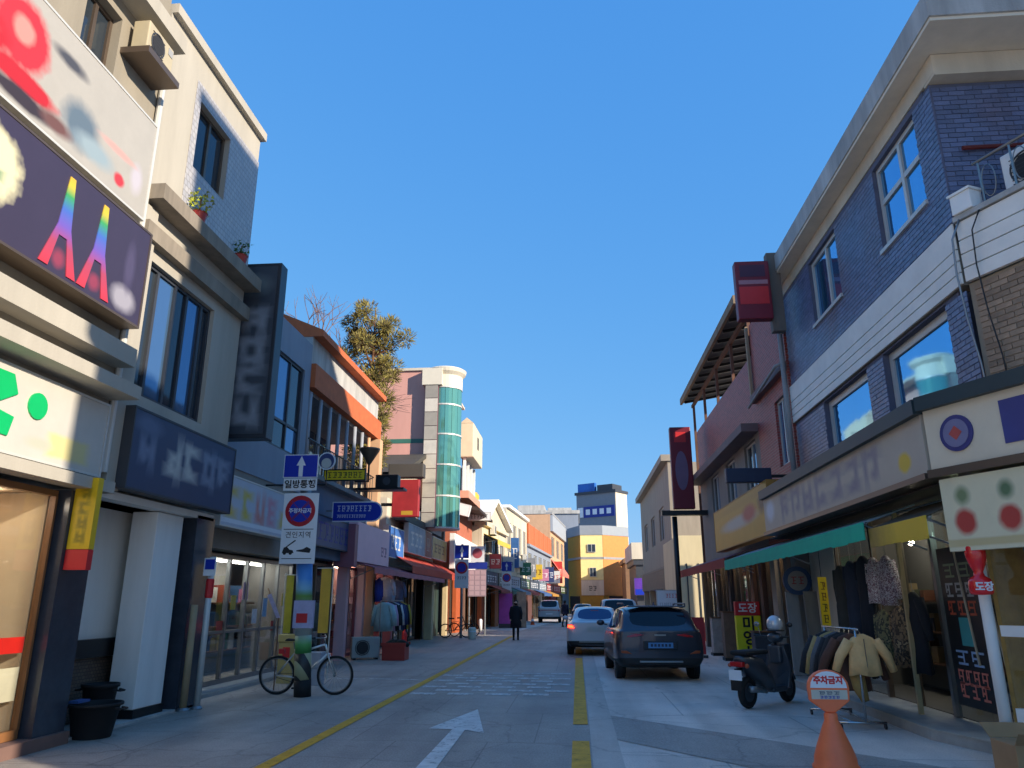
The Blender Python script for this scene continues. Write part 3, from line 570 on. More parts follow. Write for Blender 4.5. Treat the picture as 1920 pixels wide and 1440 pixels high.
# roof plants on the ledge
def pot_plant(name, label, loc, h, r, leaf, pot, n=60, seed=1, cat='plant'):
    rnd = random.Random(seed); t = thing(name, label, cat, loc)
    b = MB(); b.lathe([(0.09,0),(0.13,0.2),(0.14,0.2),(0.12,0.18)], (0,0,0), 12); b.build('pot', pot, t, local=True)
    b = MB()
    for i in range(n):
        a = rnd.uniform(0,6.28); q = rnd.random()**0.5*r; z0 = 0.2+rnd.random()*h; c = Vector((q*math.cos(a), q*math.sin(a), z0)); d = Vector((rnd.uniform(-1,1),rnd.uniform(-1,1),rnd.uniform(-0.3,1))).normalized()*0.07; e = d.orthogonal().normalized()*0.03
        b.add([c-e,c+d*0.5-e*0.2,c+d,c+e], [(0,1,2,3)])
    b.build('foliage', leaf, t, local=True, recalc=False)
    b = MB(); b.tube([(0,0,0.15),(0.01,0,0.2+h*0.8)], 0.012, 5); b.build('stem', M['wood'], t, local=True); return t
LY = mat('yellow green leaf', '#9aa02a', 0.7, var=0.3, scale=9, island=True); LG = mat('green leaf', '#41632a', 0.7, var=0.3, scale=9, island=True)
pot_plant('potted_plant', 'yellow green potted plant on the upper ledge of the cream house', (FX+0.15, 10.35, 7.42), 0.35, 0.2, LY, M['terracotta'], 90, 3)
pot_plant('potted_plant', 'dull green potted plant at the far end of the upper ledge', (FX+0.15, 11.9, 7.42), 0.25, 0.16, LG, M['terracotta'], 60, 4)
# tubs by the granite pillar
def tub(name, label, loc, r, h):
    t = thing(name, label, 'tub', loc); b = MB()
    b.lathe([(r*0.72,0),(r*0.74,0.01),(r*0.95,h*0.9),(r*1.06,h*0.92),(r*1.07,h),(r*0.97,h),(r*0.92,h*0.85),(r*0.72,0.06)], (0,0,0), 24); b.build('basin', M['rubber'], t, smooth=True, local=True)
    for sgn in (-1,1):
        b = MB(); b.tube([(sgn*r*1.03,-0.07,h*0.86),(sgn*(r+0.09),-0.05,h*0.84),(sgn*(r+0.09),0.05,h*0.84),(sgn*r*1.03,0.07,h*0.86)], 0.014, 6); b.build('handle', M['rubber'], t, local=True)
    return t
tub('rubber_tub', 'wide black rubber tub on the ground beside the granite pillar', (FX+0.12, 9.52, 0.0), 0.30, 0.40)
tub('rubber_tub', 'smaller black tub further back behind the wide tub', (FX-0.24, 10.15, 0.036), 0.22, 0.52)
tt = MB(); tt.box(FX-0.14, FX-0.02, 9.38, 9.62, 0.40, 0.43); tag(tt.build('blue_box', mat('blue lid','#3a5f9a',0.5)), 'small blue tray lying on the rim of the wide black tub', 'tray')
# service posts in front of dark pillar
def post(name, label, x, y, r, h, m, cap=None, cat='post'):
    t = thing(name, label, cat, (x,y,0)); b = MB(); b.tube([(x,y,0),(x,y,h)], r, 10); b.build('shaft', m, t, smooth=True)
    b = MB(); b.lathe([(r*1.8,0.0),(r*1.8,0.02),(r*1.2,0.05)], (x,y,0), 12); b.build('base_ring', M['galv'], t)
    if cap: b = MB(); b.lathe([(r*1.1,h*0.72),(r*1.25,h*0.73),(r*1.25,h*0.84),(r*1.1,h*0.85)], (x,y,0), 12); b.build('collar', cap, t)
    return t
post('service_pipe', 'white service pipe standing before the dark pillar with a red collar', -5.92, 12.05, 0.05, 2.3, M['alu'], M['sred'], 'pipe')
post('service_pipe', 'shorter tan wooden post beside the white service pipe', -6.02, 11.82, 0.055, 1.55, mat('tan timber','#a58f6e',0.8,var=0.2), None, 'post')
s = thing('notice_plate', 'small blue notice plate at the top of the white service pipe', 'sign', (-5.92, 12.0, 2.05)); fs = SOUTH(11.99)
b = MB(); fbox(b, fs, -6.02, -5.82, 2.0, 2.28, 0.0, 0.01); b.build('plate', M['rwhite'], s); b = MB(); fbox(b, fs, -6.0, -5.84, 2.1, 2.26, 0.011, 0.014); b.build('blue_print', M['rblue'], s)

# ---- glass door shop, recessed, blue upper floor
FX3 = -7.0; f3 = EAST(FX3)
t = thing('shop_building', 'shop with recessed glass doors and blue upper windows behind the tall hanging sign', 'building', (FX3-3, 15.5, 0))
b = MB(); hs3 = [(12.9,14.6,4.9,7.1),(14.9,17.2,4.9,7.1)]
fwall(b, EAST(-6.6), 12.52, 17.6, 4.1, 7.9, hs3, 0.2); b.box(FX3-6, -6.82, 12.52, 17.6, 2.75, 7.85); b.build('wall', M['bgrey'], t)
for h in hs3: window(t, EAST(-6.6), *h, M['dgrey'], [G_blue, G_dark], vert=(0.33,0.66), horiz=(0.3,), depth=0.08)
b = MB(); b.box(FX3-0.3, -6.62, 12.52, 17.6, 2.55, 4.1); b.build('fascia', mat('grey beige fascia','#8a8278',0.7,var=0.15), t)
glazed_front(t, f3, 13.3, 18.4, 0.06, 2.5, 6, M['steel'], rail=1.0)
shop_interior(t, f3, 13.3, 18.35, 0.1, 2.5, 1.2, '#8a8884', n=60, lamps=5, lcol='#f4f0e6', lpow=9.0)
b = MB(); b.box(FX3-0.1, FX3+0.55, 12.6, 18.5, 0.0, 0.07); b.build('door_step', mat('pale step stone','#a2a29e',0.8,var=0.12), t)
for i in range(9):
    u = 13.6+i*0.54; v = random.uniform(0.9,1.9); b = MB(); fbox(b, f3, u, u+random.uniform(0.15,0.32), v, v+random.uniform(0.2,0.45), 0.001, 0.004)
    b.build('door_poster', mat('poster '+str(i%5), ['#c9c9cf','#7fa3c4','#b13a34','#cfae4a','#b79ac0'][i%5], 0.5, var=0.3, scale=12), t)
s = board_sign('shop_sign', 'white sign with yellow and pink blurred letters over the glass doors', EAST(-6.55), 12.9, 16.3, 2.9, 3.85, 0.26, soft_print('pale door sign print', '#b9c0cc', EAST(-6.55), EAST(-6.55).p((12.9+16.3)/2, 2.9, 0), chars(13.05,13.7,3.1,3.6,1,'#d0b53c',1)+chars(13.75,14.3,3.1,3.6,1,'#ccb83a',2)+chars(14.35,14.9,3.1,3.6,1,'#cf8078',3)+chars(14.95,15.5,3.1,3.6,1,'#cf8a9a',4)+chars(15.55,16.1,3.1,3.6,1,'#d2b75a',5)+[(14.6,3.02,1.8,0.04,'#e0e3e8',0.5,'b')]), M['alu'])
s = thing('hanging_sign', 'tall dark vertical sign with pale characters projecting over the street', 'sign', (-6.0, 13.0, 4.4)); fs = SOUTH(13.0)
b = MB(); fbox(b, fs, -6.45, -5.5, 4.42, 7.85, 0.0, 0.3); b.build('casing', mat('charcoal sign casing','#2a2e36',0.4,var=0.1), s, bevel=0.01)
b = MB(); fbox(b, fs, -6.38, -5.57, 4.5, 7.78, 0.301, 0.306); b.build('face_panel', soft_print('charcoal sign print', '#3d444e', fs, (-6.0,13.0,4.4), chars(-6.2,-5.72,4.7,7.0,4,'#868c95',11,True)+[(-5.98,7.4,0.3,0.2,'#5f6a6e',0.8,'o')], 0.35), s)
b = MB(); b.box(-6.62,-6.44,12.8,12.9,5.0,5.1); b.box(-6.62,-6.44,12.8,12.9,7.1,7.2); b.build('wall_bracket', M['black'], s)

# ---- orange banded building with columned balcony
t = thing('terrace_building', 'two storey building with orange brick bands and a balcony of slim columns', 'building', (-9.5, 21, 0)); f4 = EAST(-6.6)
b = MB(); b.box(-13, -8.2, 17.62, 24.2, 0, 8.6); b.box(-8.2,-6.7,17.62,24.2,2.7,4.6); b.build('wall', mat('slate blue render','#5a6f88',0.7,var=0.12), t)
wb = MB(); fbox(wb, EAST(-8.2), 17.7, 24.1, 4.75, 6.75, 0.02, 0.05); wo = wb.build('window_wall', M['dgrey'], t)
for i in range(8):
    b = MB(); fbox(b, EAST(-8.2), 17.75+i*0.8, 18.45+i*0.8, 4.85, 6.7, 0.052, 0.06); b.build('pane', G_blue, wo)
b = MB(); fbox(b, f4, 17.62, 24.2, 6.8, 7.42, -0.4, 0.12); b.build('orange_band', M['orange'], t)
b = MB(); fbox(b, f4, 17.62, 24.2, 7.42, 8.15, -0.4, -0.02); b.build('grey_band', M['concrete'], t)
b = MB(); fpoly(b, SOUTH(17.6), [(-8.6,8.15),(-6.35,8.15),(-6.35,8.32),(-8.6,9.3)], -6.6, 0.0); b.build('roof', M['orange'], t)
b = MB(); b.box(-8.2,-6.7,17.62,24.2,6.7,6.8); b.box(-8.2,-6.5,17.62,24.2,4.6,4.72); b.build('balcony_slab', mat('balcony concrete','#8a8b8c',0.8,var=0.15), t)
for i in range(9):
    y = 17.75 + i*0.79; b = MB(); b.tube([(-6.62,y,4.72),(-6.62,y,6.7)], 0.055, 8); b.build('column', M['peach'] if i > 6 else mat('pale column','#9a9ea6',0.6), t, smooth=True)
b = MB(); b.box(-6.75,-6.4,23.85,24.22,0,6.78); b.build('orange_pier', M['peach'], t)
b = MB(); b.tube([(-6.56,17.7,5.5),(-6.56,24.1,5.5)], 0.02, 6)
b.build('rail_bar', M['black'], t)
for i in range(24):
    y = 17.8+i*0.27; b = MB(); b.tube([(-6.56,y,4.72),(-6.56,y,5.5)], 0.011, 5); b.build('baluster', M['black'], t)
# flower pot / lamp funnel on the balcony
b = MB(); b.lathe([(0.03,0),(0.03,0.5),(0.06,0.55),(0.30,0.95),(0.31,1.0),(0.27,0.98),(0.05,0.6)], (-6.1,21.6,5.0), 18); o = tag(b.build('funnel_lamp', M['bronze'], smooth=True), 'dark funnel shaped street lamp in front of the balcony columns', 'lamp')
b = MB(); b.box(-6.5,-6.08,21.55,21.65,5.0,5.04); b2 = b.build('lamp_arm', M['black'], o)
t5 = thing('speaker_box', 'black box speaker on a shelf below the balcony beside the red hanging sign', 'speaker', (-5.7, 22.6, 4.9))
b = MB(); b.box(-6.1,-5.4,22.4,22.8,4.95,5.35); b.build('cabinet', M['black'], t5, bevel=0.02); b = MB(); b.box(-7.0,-5.2,22.35,22.85,4.88,4.945); b.build('shelf', M['black'], t5)
b = MB(); b.lathe([(0.12,0),(0.12,0.01)], (-5.75,22.385,5.15), 16, axis='y'); b.build('cone', M['dgrey'], t5)
# ground floor dark shop under it
b = MB(); b.box(-7.2,-7.1,18.6,21.4,0,2.7); b.build('dark_shopfront', M['dark'], t)
glazed_front(t, EAST(-6.95), 18.6, 21.4, 0.08, 2.6, 4, M['bronze'])
shop_interior(t, EAST(-7.1), 21.0, 21.3, 0.1, 2.5, 0.3, '#2a2a2e', shelf=False)
s = board_sign('shop_sign', 'dark blue lettered sign above the dark shop behind the sign pole', EAST(-6.65), 18.5, 21.5, 2.95, 3.75, 0.14, mat('slate sign vinyl','#4b5a78',0.5,var=0.1), M['dgrey'])
glyphs(s, EAST(-6.65), 18.7, 21.3, 3.12, 3.58, 0.1405, 6, M['blue'], seed=40)
s = board_sign('shop_sign', 'narrow yellow strip sign with dark letters hung below the balcony', SOUTH(19.0), -6.55, -5.42, 4.62, 4.93, 0.06, M['syel'], M['black'])
glyphs(s, SOUTH(19.0), -6.45, -5.5, 4.7, 4.85, 0.0605, 7, M['ink'], seed=44)
s = thing('road_name_sign', 'blue street name sign with a rounded right end and white letters', 'sign', (-5.9, 19.8, 3.7)); fs = SOUTH(19.8)
pts = [(-6.5,3.68),(-5.42,3.68)] + [(-5.42+0.24*math.sin(a), 3.92-0.24*math.cos(a)) for a in [math.pi*k/8 for k in range(1,8)]] + [(-5.42,4.16),(-6.5,4.16)]
b = MB(); fpoly(b, fs, [(u+ (0.03 if u>-6 else -0.03), 3.92+(v-3.92)*1.12) for u,v in pts], 0.0, 0.012); b.build('white_border', M['rwhite'], s)
b = MB(); fpoly(b, fs, pts, 0.0125, 0.018); b.build('blue_face', M['rblue'], s)
glyphs(s, fs, -6.4, -5.45, 3.93, 4.08, 0.0185, 8, M['rwhite'], seed=61); glyphs(s, fs, -6.4, -5.6, 3.76, 3.84, 0.0185, 12, M['rwhite'], seed=62)
b = MB(); b.tube([(-6.95,19.83,3.95),(-6.5,19.83,3.95)], 0.02, 6); b.build('bracket', M['galv'], s)
# ---- sign pole with bicycle
px, py = -4.84, 13.72
def lean(z): return px - 0.062*z
t = thing('sign_pole', 'thick leaning pole with blue and green wrap and hazard striped foot by the bicycle', 'pole', (px, py, 0))
def seg(z0, z1, m, nm, r=0.145, dr=0.0):
    b = MB(); b.tube([(lean(z0),py,z0),(lean(z1),py,z1)], [r, r-dr], 18); return b.build(nm, m, t, smooth=True)
hz = bpy.data.materials.new('hazard stripes'); hz.use_nodes = True
n = hz.node_tree; tc = n.nodes.new('ShaderNodeTexCoord'); wv = n.nodes.new('ShaderNodeTexWave'); wv.inputs['Scale'].default_value = 1.3; wv.bands_direction = 'DIAGONAL'; n.links.new(tc.outputs['Object'], wv.inputs['Vector'])
cr = n.nodes.new('ShaderNodeValToRGB'); cr.color_ramp.interpolation = 'CONSTANT'; cr.color_ramp.elements[0].color = (0.03,0.03,0.03,1); cr.color_ramp.elements[1].position = 0.55; cr.color_ramp.elements[1].color = (0.42,0.40,0.22,1); n.links.new(wv.outputs['Fac'], cr.inputs[0]); n.links.new(cr.outputs[0], n.nodes['Principled BSDF'].inputs['Base Color'])
seg(0, 0.28, M['rubber'], 'foot_sleeve', 0.15); seg(0.28, 0.72, hz, 'hazard_band', 0.147)
seg(0.72, 1.02, ramp_mat('green fading wrap', [(0,'#3f8a44'),(0.5,'#5aa55a'),(1,'#a9bba6')], 2, 0.72, 1.02), 'green_wrap'); seg(1.02, 1.55, mat('pale wrap','#a9b5b0',0.5,var=0.08), 'pale_wrap')
seg(1.55, 2.3, ramp_mat('picture wrap', [(0,'#9fc0a0'),(0.2,'#7fb04f'),(0.35,'#8fc4d8'),(0.6,'#4f8fd0'),(1,'#3f6fb0')], 2, 1.55, 2.3), 'picture_wrap'); seg(2.3, 4.25, M['galv'], 'upper_shaft', 0.10)
fs = SOUTH(py-0.16)
sg = thing('traffic_sign', 'blue one way arrow sign with a white plate reading in black below it', 'traffic sign', (-5.1, py-0.16, 3.6))
b = MB(); fbox(b, fs, -5.46,-4.80,3.83,4.27,0.0,0.012); b.build('white_back', M['rwhite'], sg); b = MB(); fbox(b, fs, -5.445,-4.815,3.845,4.255,0.0125,0.016); b.build('blue_face', M['rblue'], sg)
b = MB(); fpoly(b, fs, [(-5.165,3.85),(-5.085,3.85),(-5.085,4.06),(-5.035,4.06),(-5.125,4.24),(-5.215,4.06),(-5.165,4.06)], 0.0165,0.019); b.build('arrow', M['rwhite'], sg)
b = MB(); fbox(b, fs, -5.44,-4.80,3.59,3.815,0.0,0.012); b.build('lower_plate', M['rwhite'], sg); text('일방통행', fs, -5.12, 3.70, 0.0125, 0.165, M['ink'], sg, bold=0.004)
b = MB(); b.box(lean(3.7)-0.12, lean(3.7)+0.12, py-0.158, py-0.09, 3.68, 3.74); b.box(lean(4.1)-0.12, lean(4.1)+0.12, py-0.158, py-0.09, 4.05, 4.11); b.build('clamp', M['galv'], sg)
sg = thing('traffic_sign', 'tall white no parking sign with red and blue roundel and tow truck pictogram', 'traffic sign', (-5.05, py-0.16, 2.27))
b = MB(); fbox(b, fs, -5.40,-4.74,2.26,3.54,0.0,0.014); b.build('white_plate', M['rwhite'], sg)
b = MB(); fdisc(b, fs, -5.075, 3.21, 0.285, 0.0145,0.017); b.build('red_ring', M['rred'], sg); b = MB(); fdisc(b, fs, -5.075, 3.21, 0.205, 0.0175,0.020); b.build('blue_disc', M['rblue'], sg)
b = MB()
for sgn in (-1,1): fpoly(b, fs, [(-5.075-0.17,3.21-sgn*0.17+0.025),(-5.075-0.15,3.21-sgn*0.17-0.025),(-5.075+0.17,3.21+sgn*0.17-0.025),(-5.075+0.15,3.21+sgn*0.17+0.025)], 0.0202 if sgn>0 else 0.0208, 0.0206 if sgn>0 else 0.0212)
b.build('red_cross', mat('muted sign red','#6f2a6e',0.4,var=0.05), sg); text('주정차금지', fs, -5.075, 3.21, 0.0215, 0.095, M['rwhite'], sg, bold=0.002)
b = MB(); fbox(b, fs, -5.36,-4.80,2.872,2.884,0.0145,0.016); fbox(b, fs, -5.36,-4.80,2.345,2.357,0.0145,0.016); b.build('rule_line', M['ink'], sg)
text('견인지역', fs, -5.08, 2.77, 0.0145, 0.125, M['ink'], sg, spacing=1.15)
b = MB(); fpoly(b, fs, [(-5.36,2.45),(-5.14,2.45),(-5.16,2.50),(-5.22,2.51),(-5.27,2.56),(-5.33,2.55)], 0.0145,0.0165); fpoly(b, fs, [(-5.31,2.55),(-5.28,2.55),(-5.11,2.67),(-5.13,2.685)], 0.0166,0.018)
fdisc(b, fs, -5.31,2.45,0.032,0.0167,0.018,12); fdisc(b, fs, -5.2,2.45,0.032,0.0167,0.018,12)
fpoly(b, fs, [(-5.09,2.48),(-4.84,2.45),(-4.82,2.52),(-4.9,2.56),(-4.97,2.52),(-5.09,2.50)], 0.0145,0.0165); b.build('tow_pictogram', M['ink'], sg)
b = MB(); b.box(lean(2.5)-0.13, lean(2.5)+0.13, py-0.157, py-0.09, 2.48, 2.54); b.box(lean(3.3)-0.12, lean(3.3)+0.12, py-0.157, py-0.09, 3.28, 3.34); b.build('clamp', M['galv'], sg)
sg = thing('round_sign', 'round grey emblem sign just right of the one way sign', 'sign', (-5.3, 15.5, 3.95)); f2 = SOUTH(15.5)
b = MB(); fdisc(b, f2, -5.3, 4.5, 0.19, 0, 0.03); b.build('rim', M['rwhite'], sg); b = MB(); fdisc(b, f2, -5.3, 4.5, 0.165, 0.031, 0.035); b.build('face', mat('emblem blue grey','#3b4674',0.5), sg); b = MB(); fdisc(b, f2, -5.3, 4.45, 0.11, 0.0355, 0.038); b.build('emblem', M['ltext'], sg)
b = MB(); b.tube([(-5.3,15.52,4.35),(-5.3,15.52,4.0),(-6.65,15.52,4.0)], 0.02, 6); b.build('bracket', M['black'], sg)
# poster box strapped to pole
sg = thing('poster_box', 'white and purple notice box with a red print strapped to the pole above the bicycle', 'notice', (-4.85, py-0.2, 1.15)); fs = SOUTH(py-0.19)
b = MB(); fbox(b, fs, -5.02,-4.66,1.15,1.62,0,0.08); b.build('box', mat('lilac poster','#b3aecb',0.5,var=0.15,scale=8), sg); b = MB(); fbox(b, fs, -4.96,-4.76,1.24,1.40,0.081,0.084); b.build('red_print', M['sred'], sg)
b = MB(); b.torus((lean(1.4),py,1.4), 0.165, 0.015, 'z', 20, 6); b.build('strap', M['black'], sg)
sg = thing('banner_strip', 'long yellow vertical banner strip right behind the pole', 'banner', (-5.1, 16.6, 1.0)); f2 = SOUTH(16.6)
b = MB(); fbox(b, f2, -5.62,-5.40,0.95,2.3,0,0.012); b.build('cloth', mat('ochre banner','#cfa83a',0.6,var=0.15,scale=3), sg); b = MB(); b.tube([(-5.72,16.6,2.31),(-5.3,16.6,2.31)],0.012,6); b.tube([(-5.36,16.61,0.0),(-5.36,16.61,2.35)],0.014,6); b.build('banner_stand', M['alu'], sg)
sg = thing('banner_strip', 'olive yellow vertical banner strip left behind the pole', 'banner', (-6.2, 16.4, 1.0)); f2 = SOUTH(16.4)
b = MB(); fbox(b, f2, -6.32,-6.16,0.95,2.15,0,0.012); b.build('cloth', mat('olive banner','#a8a02a',0.6,var=0.2,scale=5), sg); b = MB(); b.tube([(-6.36,16.41,0.0),(-6.36,16.41,2.2)],0.014,6); b.tube([(-6.38,16.4,2.16),(-6.1,16.4,2.16)],0.012,6); b.build('banner_stand', M['alu'], sg)
for k,(x,z0,h) in enumerate(((-5.35,0.0,0.32),(-5.33,0.325,0.30))):
    c = thing('carton', ['white cardboard carton on the ground behind the bicycle','upper white carton stacked behind the bicycle'][k], 'carton', (x,15.6,z0)); b = MB(); b.box(x-0.2,x+0.2,15.45,15.8,z0,z0+h); b.build('box', mat('white carton','#a9abb4',0.8,var=0.1), c, bevel=0.01); b = MB(); b.box(x-0.2,x+0.2,15.61,15.65,z0+h+0.001,z0+h+0.004); b.build('tape', M['tan'], c)
sg = thing('yellow_crate', 'pale yellow crate behind the bicycle saddle', 'crate', (-5.95,15.9,0)); b = MB(); b.box(-6.15,-5.8,15.8,16.1,0.0,0.8); b.box(-6.17,-5.78,15.78,16.12,0.8,0.95); b.build('box', mat('pale yellow plastic','#b7a66a',0.6,var=0.1), sg, bevel=0.012)
b = MB(); b.box(-6.05,-5.9,15.775,15.779,0.5,0.7); b.build('label_print', M['sred'], sg)

# bicycle
def bicycle(name, label, loc, rz):
    t = thing(name, label, 'bicycle', loc, rz); R = 0.335; wb = 1.06; L = dict(local=True)
    fr_m = mat('silver bicycle frame','#dad8d4',0.3,0.6,var=0.05)
    for nm, x in (('rear_wheel',0.0),('front_wheel',wb)):
        b = MB(); b.torus((x,0,R), R-0.022, 0.022, 'y', 40, 8); w_ = b.build(nm, M['rubber'], t, smooth=True, **L)
        b = MB(); b.torus((x,0,R), R-0.05, 0.011, 'y', 40, 6); b.build('rim', M['steel'], w_, smooth=True, **L)
        b = MB(); b.tube([(x,-0.05,R),(x,0.05,R)], 0.022, 8); b.build('hub', M['steel'], w_, **L)
        b = MB()
        for k in range(18):
            a = 2*math.pi*k/18; b.tube([(x,0.015*(-1)**k,R),(x+(R-0.055)*math.cos(a),0,R+(R-0.055)*math.sin(a))], 0.0022, 3, cap=False)
        b.build('spokes', M['steel'], w_, **L)
    bb = (0.44,0,0.28); st = (0.30,0,0.78); ht = (wb-0.20,0,0.86); hb = (wb-0.15,0,0.70)
    b = MB(); b.tube([bb,st],0.017,8); b.tube([(0.31,0,0.70),ht],0.018,8); b.tube([bb,hb],0.02,8); b.tube([hb,ht],0.022,8)
    for y in (-0.05,0.05): b.tube([(0,y,R),(0.44,y*0.5,0.28)],0.011,6); b.tube([(0,y,R),(0.31,y*0.4,0.72)],0.010,6)
    b.build('frame', fr_m, t, smooth=True, **L)
    b = MB()
    for y in (-0.055,0.055): b.tube([(wb,y,R),(wb-0.1,y,0.6),(wb-0.13,y*0.8,0.69)],0.013,6)
    b.tube([(wb-0.13,-0.05,0.69),(wb-0.13,0.05,0.69)],0.02,6); b.build('fork', fr_m, t, smooth=True, **L)
    b = MB(); b.tube([(0.30,0,0.76),(0.275,0,0.90)],0.013,6); b.build('seat_post', M['steel'], t, **L)
    b = MB(); b.add([(0.13,-0.085,0.92),(0.13,0.085,0.92),(0.26,0.07,0.925),(0.41,0.015,0.92),(0.41,-0.015,0.92),(0.26,-0.07,0.925),(0.15,-0.06,0.96),(0.15,0.06,0.96),(0.26,0.045,0.95),(0.40,0.01,0.945),(0.40,-0.01,0.945),(0.26,-0.045,0.95)],
        [(0,5,4,3,2,1),(6,7,8,9,10,11),(0,1,7,6),(1,2,8,7),(2,3,9,8),(3,4,10,9),(4,5,11,10),(5,0,6,11)]); b.build('saddle', M['rubber'], t, bevel=0.01, **L)
    b = MB(); b.tube([(wb-0.2,0,0.86),(wb-0.22,0,0.97)],0.014,6); b.tube([(wb-0.30,-0.28,1.0),(wb-0.22,-0.1,0.98),(wb-0.20,0,0.97),(wb-0.22,0.1,0.98),(wb-0.30,0.28,1.0)],0.011,6); b.build('handlebar', M['steel'], t, smooth=True, **L)
    for y in (-1,1): b = MB(); b.tube([(wb-0.30,y*0.28,1.0),(wb-0.36,y*0.30,1.0)],0.016,6); b.build('grip', M['rubber'], t, **L)
    b = MB(); b.lathe([(0.09,-0.005),(0.09,0.005)],(0.44,-0.05,0.28),20,axis='y'); b.tube([(0.44,-0.06,0.28),(0.36,-0.07,0.13)],0.01,6); b.tube([(0.44,0.06,0.28),(0.52,0.07,0.43)],0.01,6); b.build('crank', M['steel'], t, **L)
    for (a_,c_) in (((0.36,-0.09,0.13),1),((0.52,0.09,0.43),1)): b = MB(); b.box(a_[0]-0.045,a_[0]+0.045,a_[1]-0.04,a_[1]+0.04,a_[2]-0.012,a_[2]+0.012); b.build('pedal', M['rubber'], t, **L)
    b = MB(); b.tube([(0,-0.045,R+0.035),(0.44,-0.045,0.37)],0.006,4); b.tube([(0,-0.045,R-0.035),(0.44,-0.045,0.19)],0.006,4); b.build('chain', M['black'], t, **L)
    b = MB(); b.box(0.02,0.12,-0.04,0.04,0.70,0.78); b.build('rear_reflector', M['sred'], t, **L)
    return t
bk = bicycle('bicycle', 'silver bicycle leaning behind the striped pole', (-5.42, 13.98, 0.0), R_(1.5)); bk.rotation_euler[0] = R_(4)
sg = thing('striped_flag', 'purple and white slanted advertising strip behind the bicycle rear wheel', 'banner', (-5.75,14.6,0)); b = MB(); b.prism([(-5.78,14.6,1.3),(-5.70,14.6,1.3),(-5.92,14.6,1.75),(-6.0,14.6,1.72)], (0,0.01,0)); b.build('strip', mat('lilac white strip','#b9b2cf',0.5,var=0.4,scale=18), sg); b = MB(); b.tube([(-5.72,14.62,0),(-5.74,14.62,1.3),(-6.0,14.62,1.85)],0.012,5); b.build('rod', M['wood'], sg)

# ---- pink shop and its neighbours (ground floor shops in front of the pink block)
FP = -6.6; fp = EAST(FP)
t = thing('pink_shop', 'small pink fronted clothes shop with a plain pink sign box', 'shop', (-8.5, 23.5, 0))
b = MB(); b.box(-13,-8.0,24.3,27.8,0,5.2); b.box(-8.0,-7.0,21.5,27.8,2.75,4.0); b.build('wall', mat('faded mauve render','#8f7078',0.8,var=0.15), t)
b = MB(); fbox(b, fp, 21.6, 25.4, 2.72, 3.85, 0.0, 0.28); b.build('pink_fascia', mat('pale pink panel','#f0c8d2',0.5,var=0.05), t)
b = MB(); fbox(b, fp, 21.3, 21.6, 2.55, 3.75, -0.3, 0.30); b.build('plum_end_panel', mat('plum panel','#96606e',0.5,var=0.08), t)
glyphs(t, fp, 24.3, 25.1, 3.0, 3.3, 0.2805, 2, mat('dusty letters','#a5738c',0.5), seed=51)
for (u, c) in ((21.75,'#d8aeb2'),(23.5,'#deb8bc'),(27.3,'#8c5660')):
    b = MB(); fbox(b, fp, u, u+0.22, 0, 2.71, -0.3, 0.0); b.build('pilaster', mat('pilaster '+c, c, 0.6, var=0.08), t)
glazed_front(t, EAST(-6.85), 21.98, 23.49, 0.05, 2.6, 2, M['plum'])
shop_interior(t, EAST(-6.95), 21.6, 27.4, 0.05, 2.7, 1.2, '#8a5560', n=40, lamps=4, lpow=8.0, palette=['#c7a0b0','#703040','#b0b4bc','#3a3a44','#8a5a60'])
awning(t, EAST(-6.6), 21.9, 33.8, 2.78, 2.55, 0.75, 0.16, M['rose'], mat('dusty rose valance','#b87078',0.7,var=0.15))
ac_unit('air_conditioner', 'pale grey standing air conditioner on the ground before the pink shop', (-6.15, 22.4, 0.0), R_(25), mat('pale grey casing','#9da3a0',0.5,var=0.08))
def garment(mb_fn=None): pass
def shirt(t, c, hang, m, wd=0.42, ln=0.7, axis='y', sleeve=0.35, splay=0.25, name='garment', open_front=False):
    """hanging top: tapered torso shell with sleeves, hung from point `hang`; spreads along axis"""
    x, y, z = hang; b = MB(); th = 0.07
    def P(u, v, w_): return (x + (u if axis=='x' else w_), y + (w_ if axis=='x' else u), z + v)
    rows = [(-0.02,0.06,0.03),(-0.07,0.30,0.05),(-0.14,0.42,0.07),(-0.30,0.40,0.08),(-ln*0.6,0.42,0.09),(-ln,0.46,0.10)]
    ring = []; n_ = 18
    for (v, wf, tf) in rows:
        k = wd*wf/0.42/2; ring.append([P(k*math.cos(2*math.pi*j/n_), v + 0.014*math.sin(5*j+x*9+y*7)*(1 if v < -0.3 else 0.3), tf*math.sin(2*math.pi*j/n_)*(1+0.34*math.cos(2.1*j+v*7+y*11)*min(1.0,-v*2.2))) for j in range(n_)])
    V = [p for r_ in ring for p in r_]; F = [(i*n_+j,i*n_+(j+1)%n_,(i+1)*n_+(j+1)%n_,(i+1)*n_+j) for i in range(len(rows)-1) for j in range(n_)] + [tuple(range(n_)), tuple((len(rows)-1)*n_+j for j in range(n_))]
    b.add(V, F)
    for sg_ in (-1,1):
        a0 = P(sg_*wd*0.42, -0.11, 0); a1 = P(sg_*(wd*0.5+sleeve*splay*0.6), -0.11-sleeve*0.5, 0.01); a2 = P(sg_*(wd*0.5+sleeve*splay), -0.11-sleeve, 0.03)
        b.tube([a0,a1,a2], [0.075,0.065,0.05], 8)
    o = b.build(name, m, t, smooth=True)
    return o
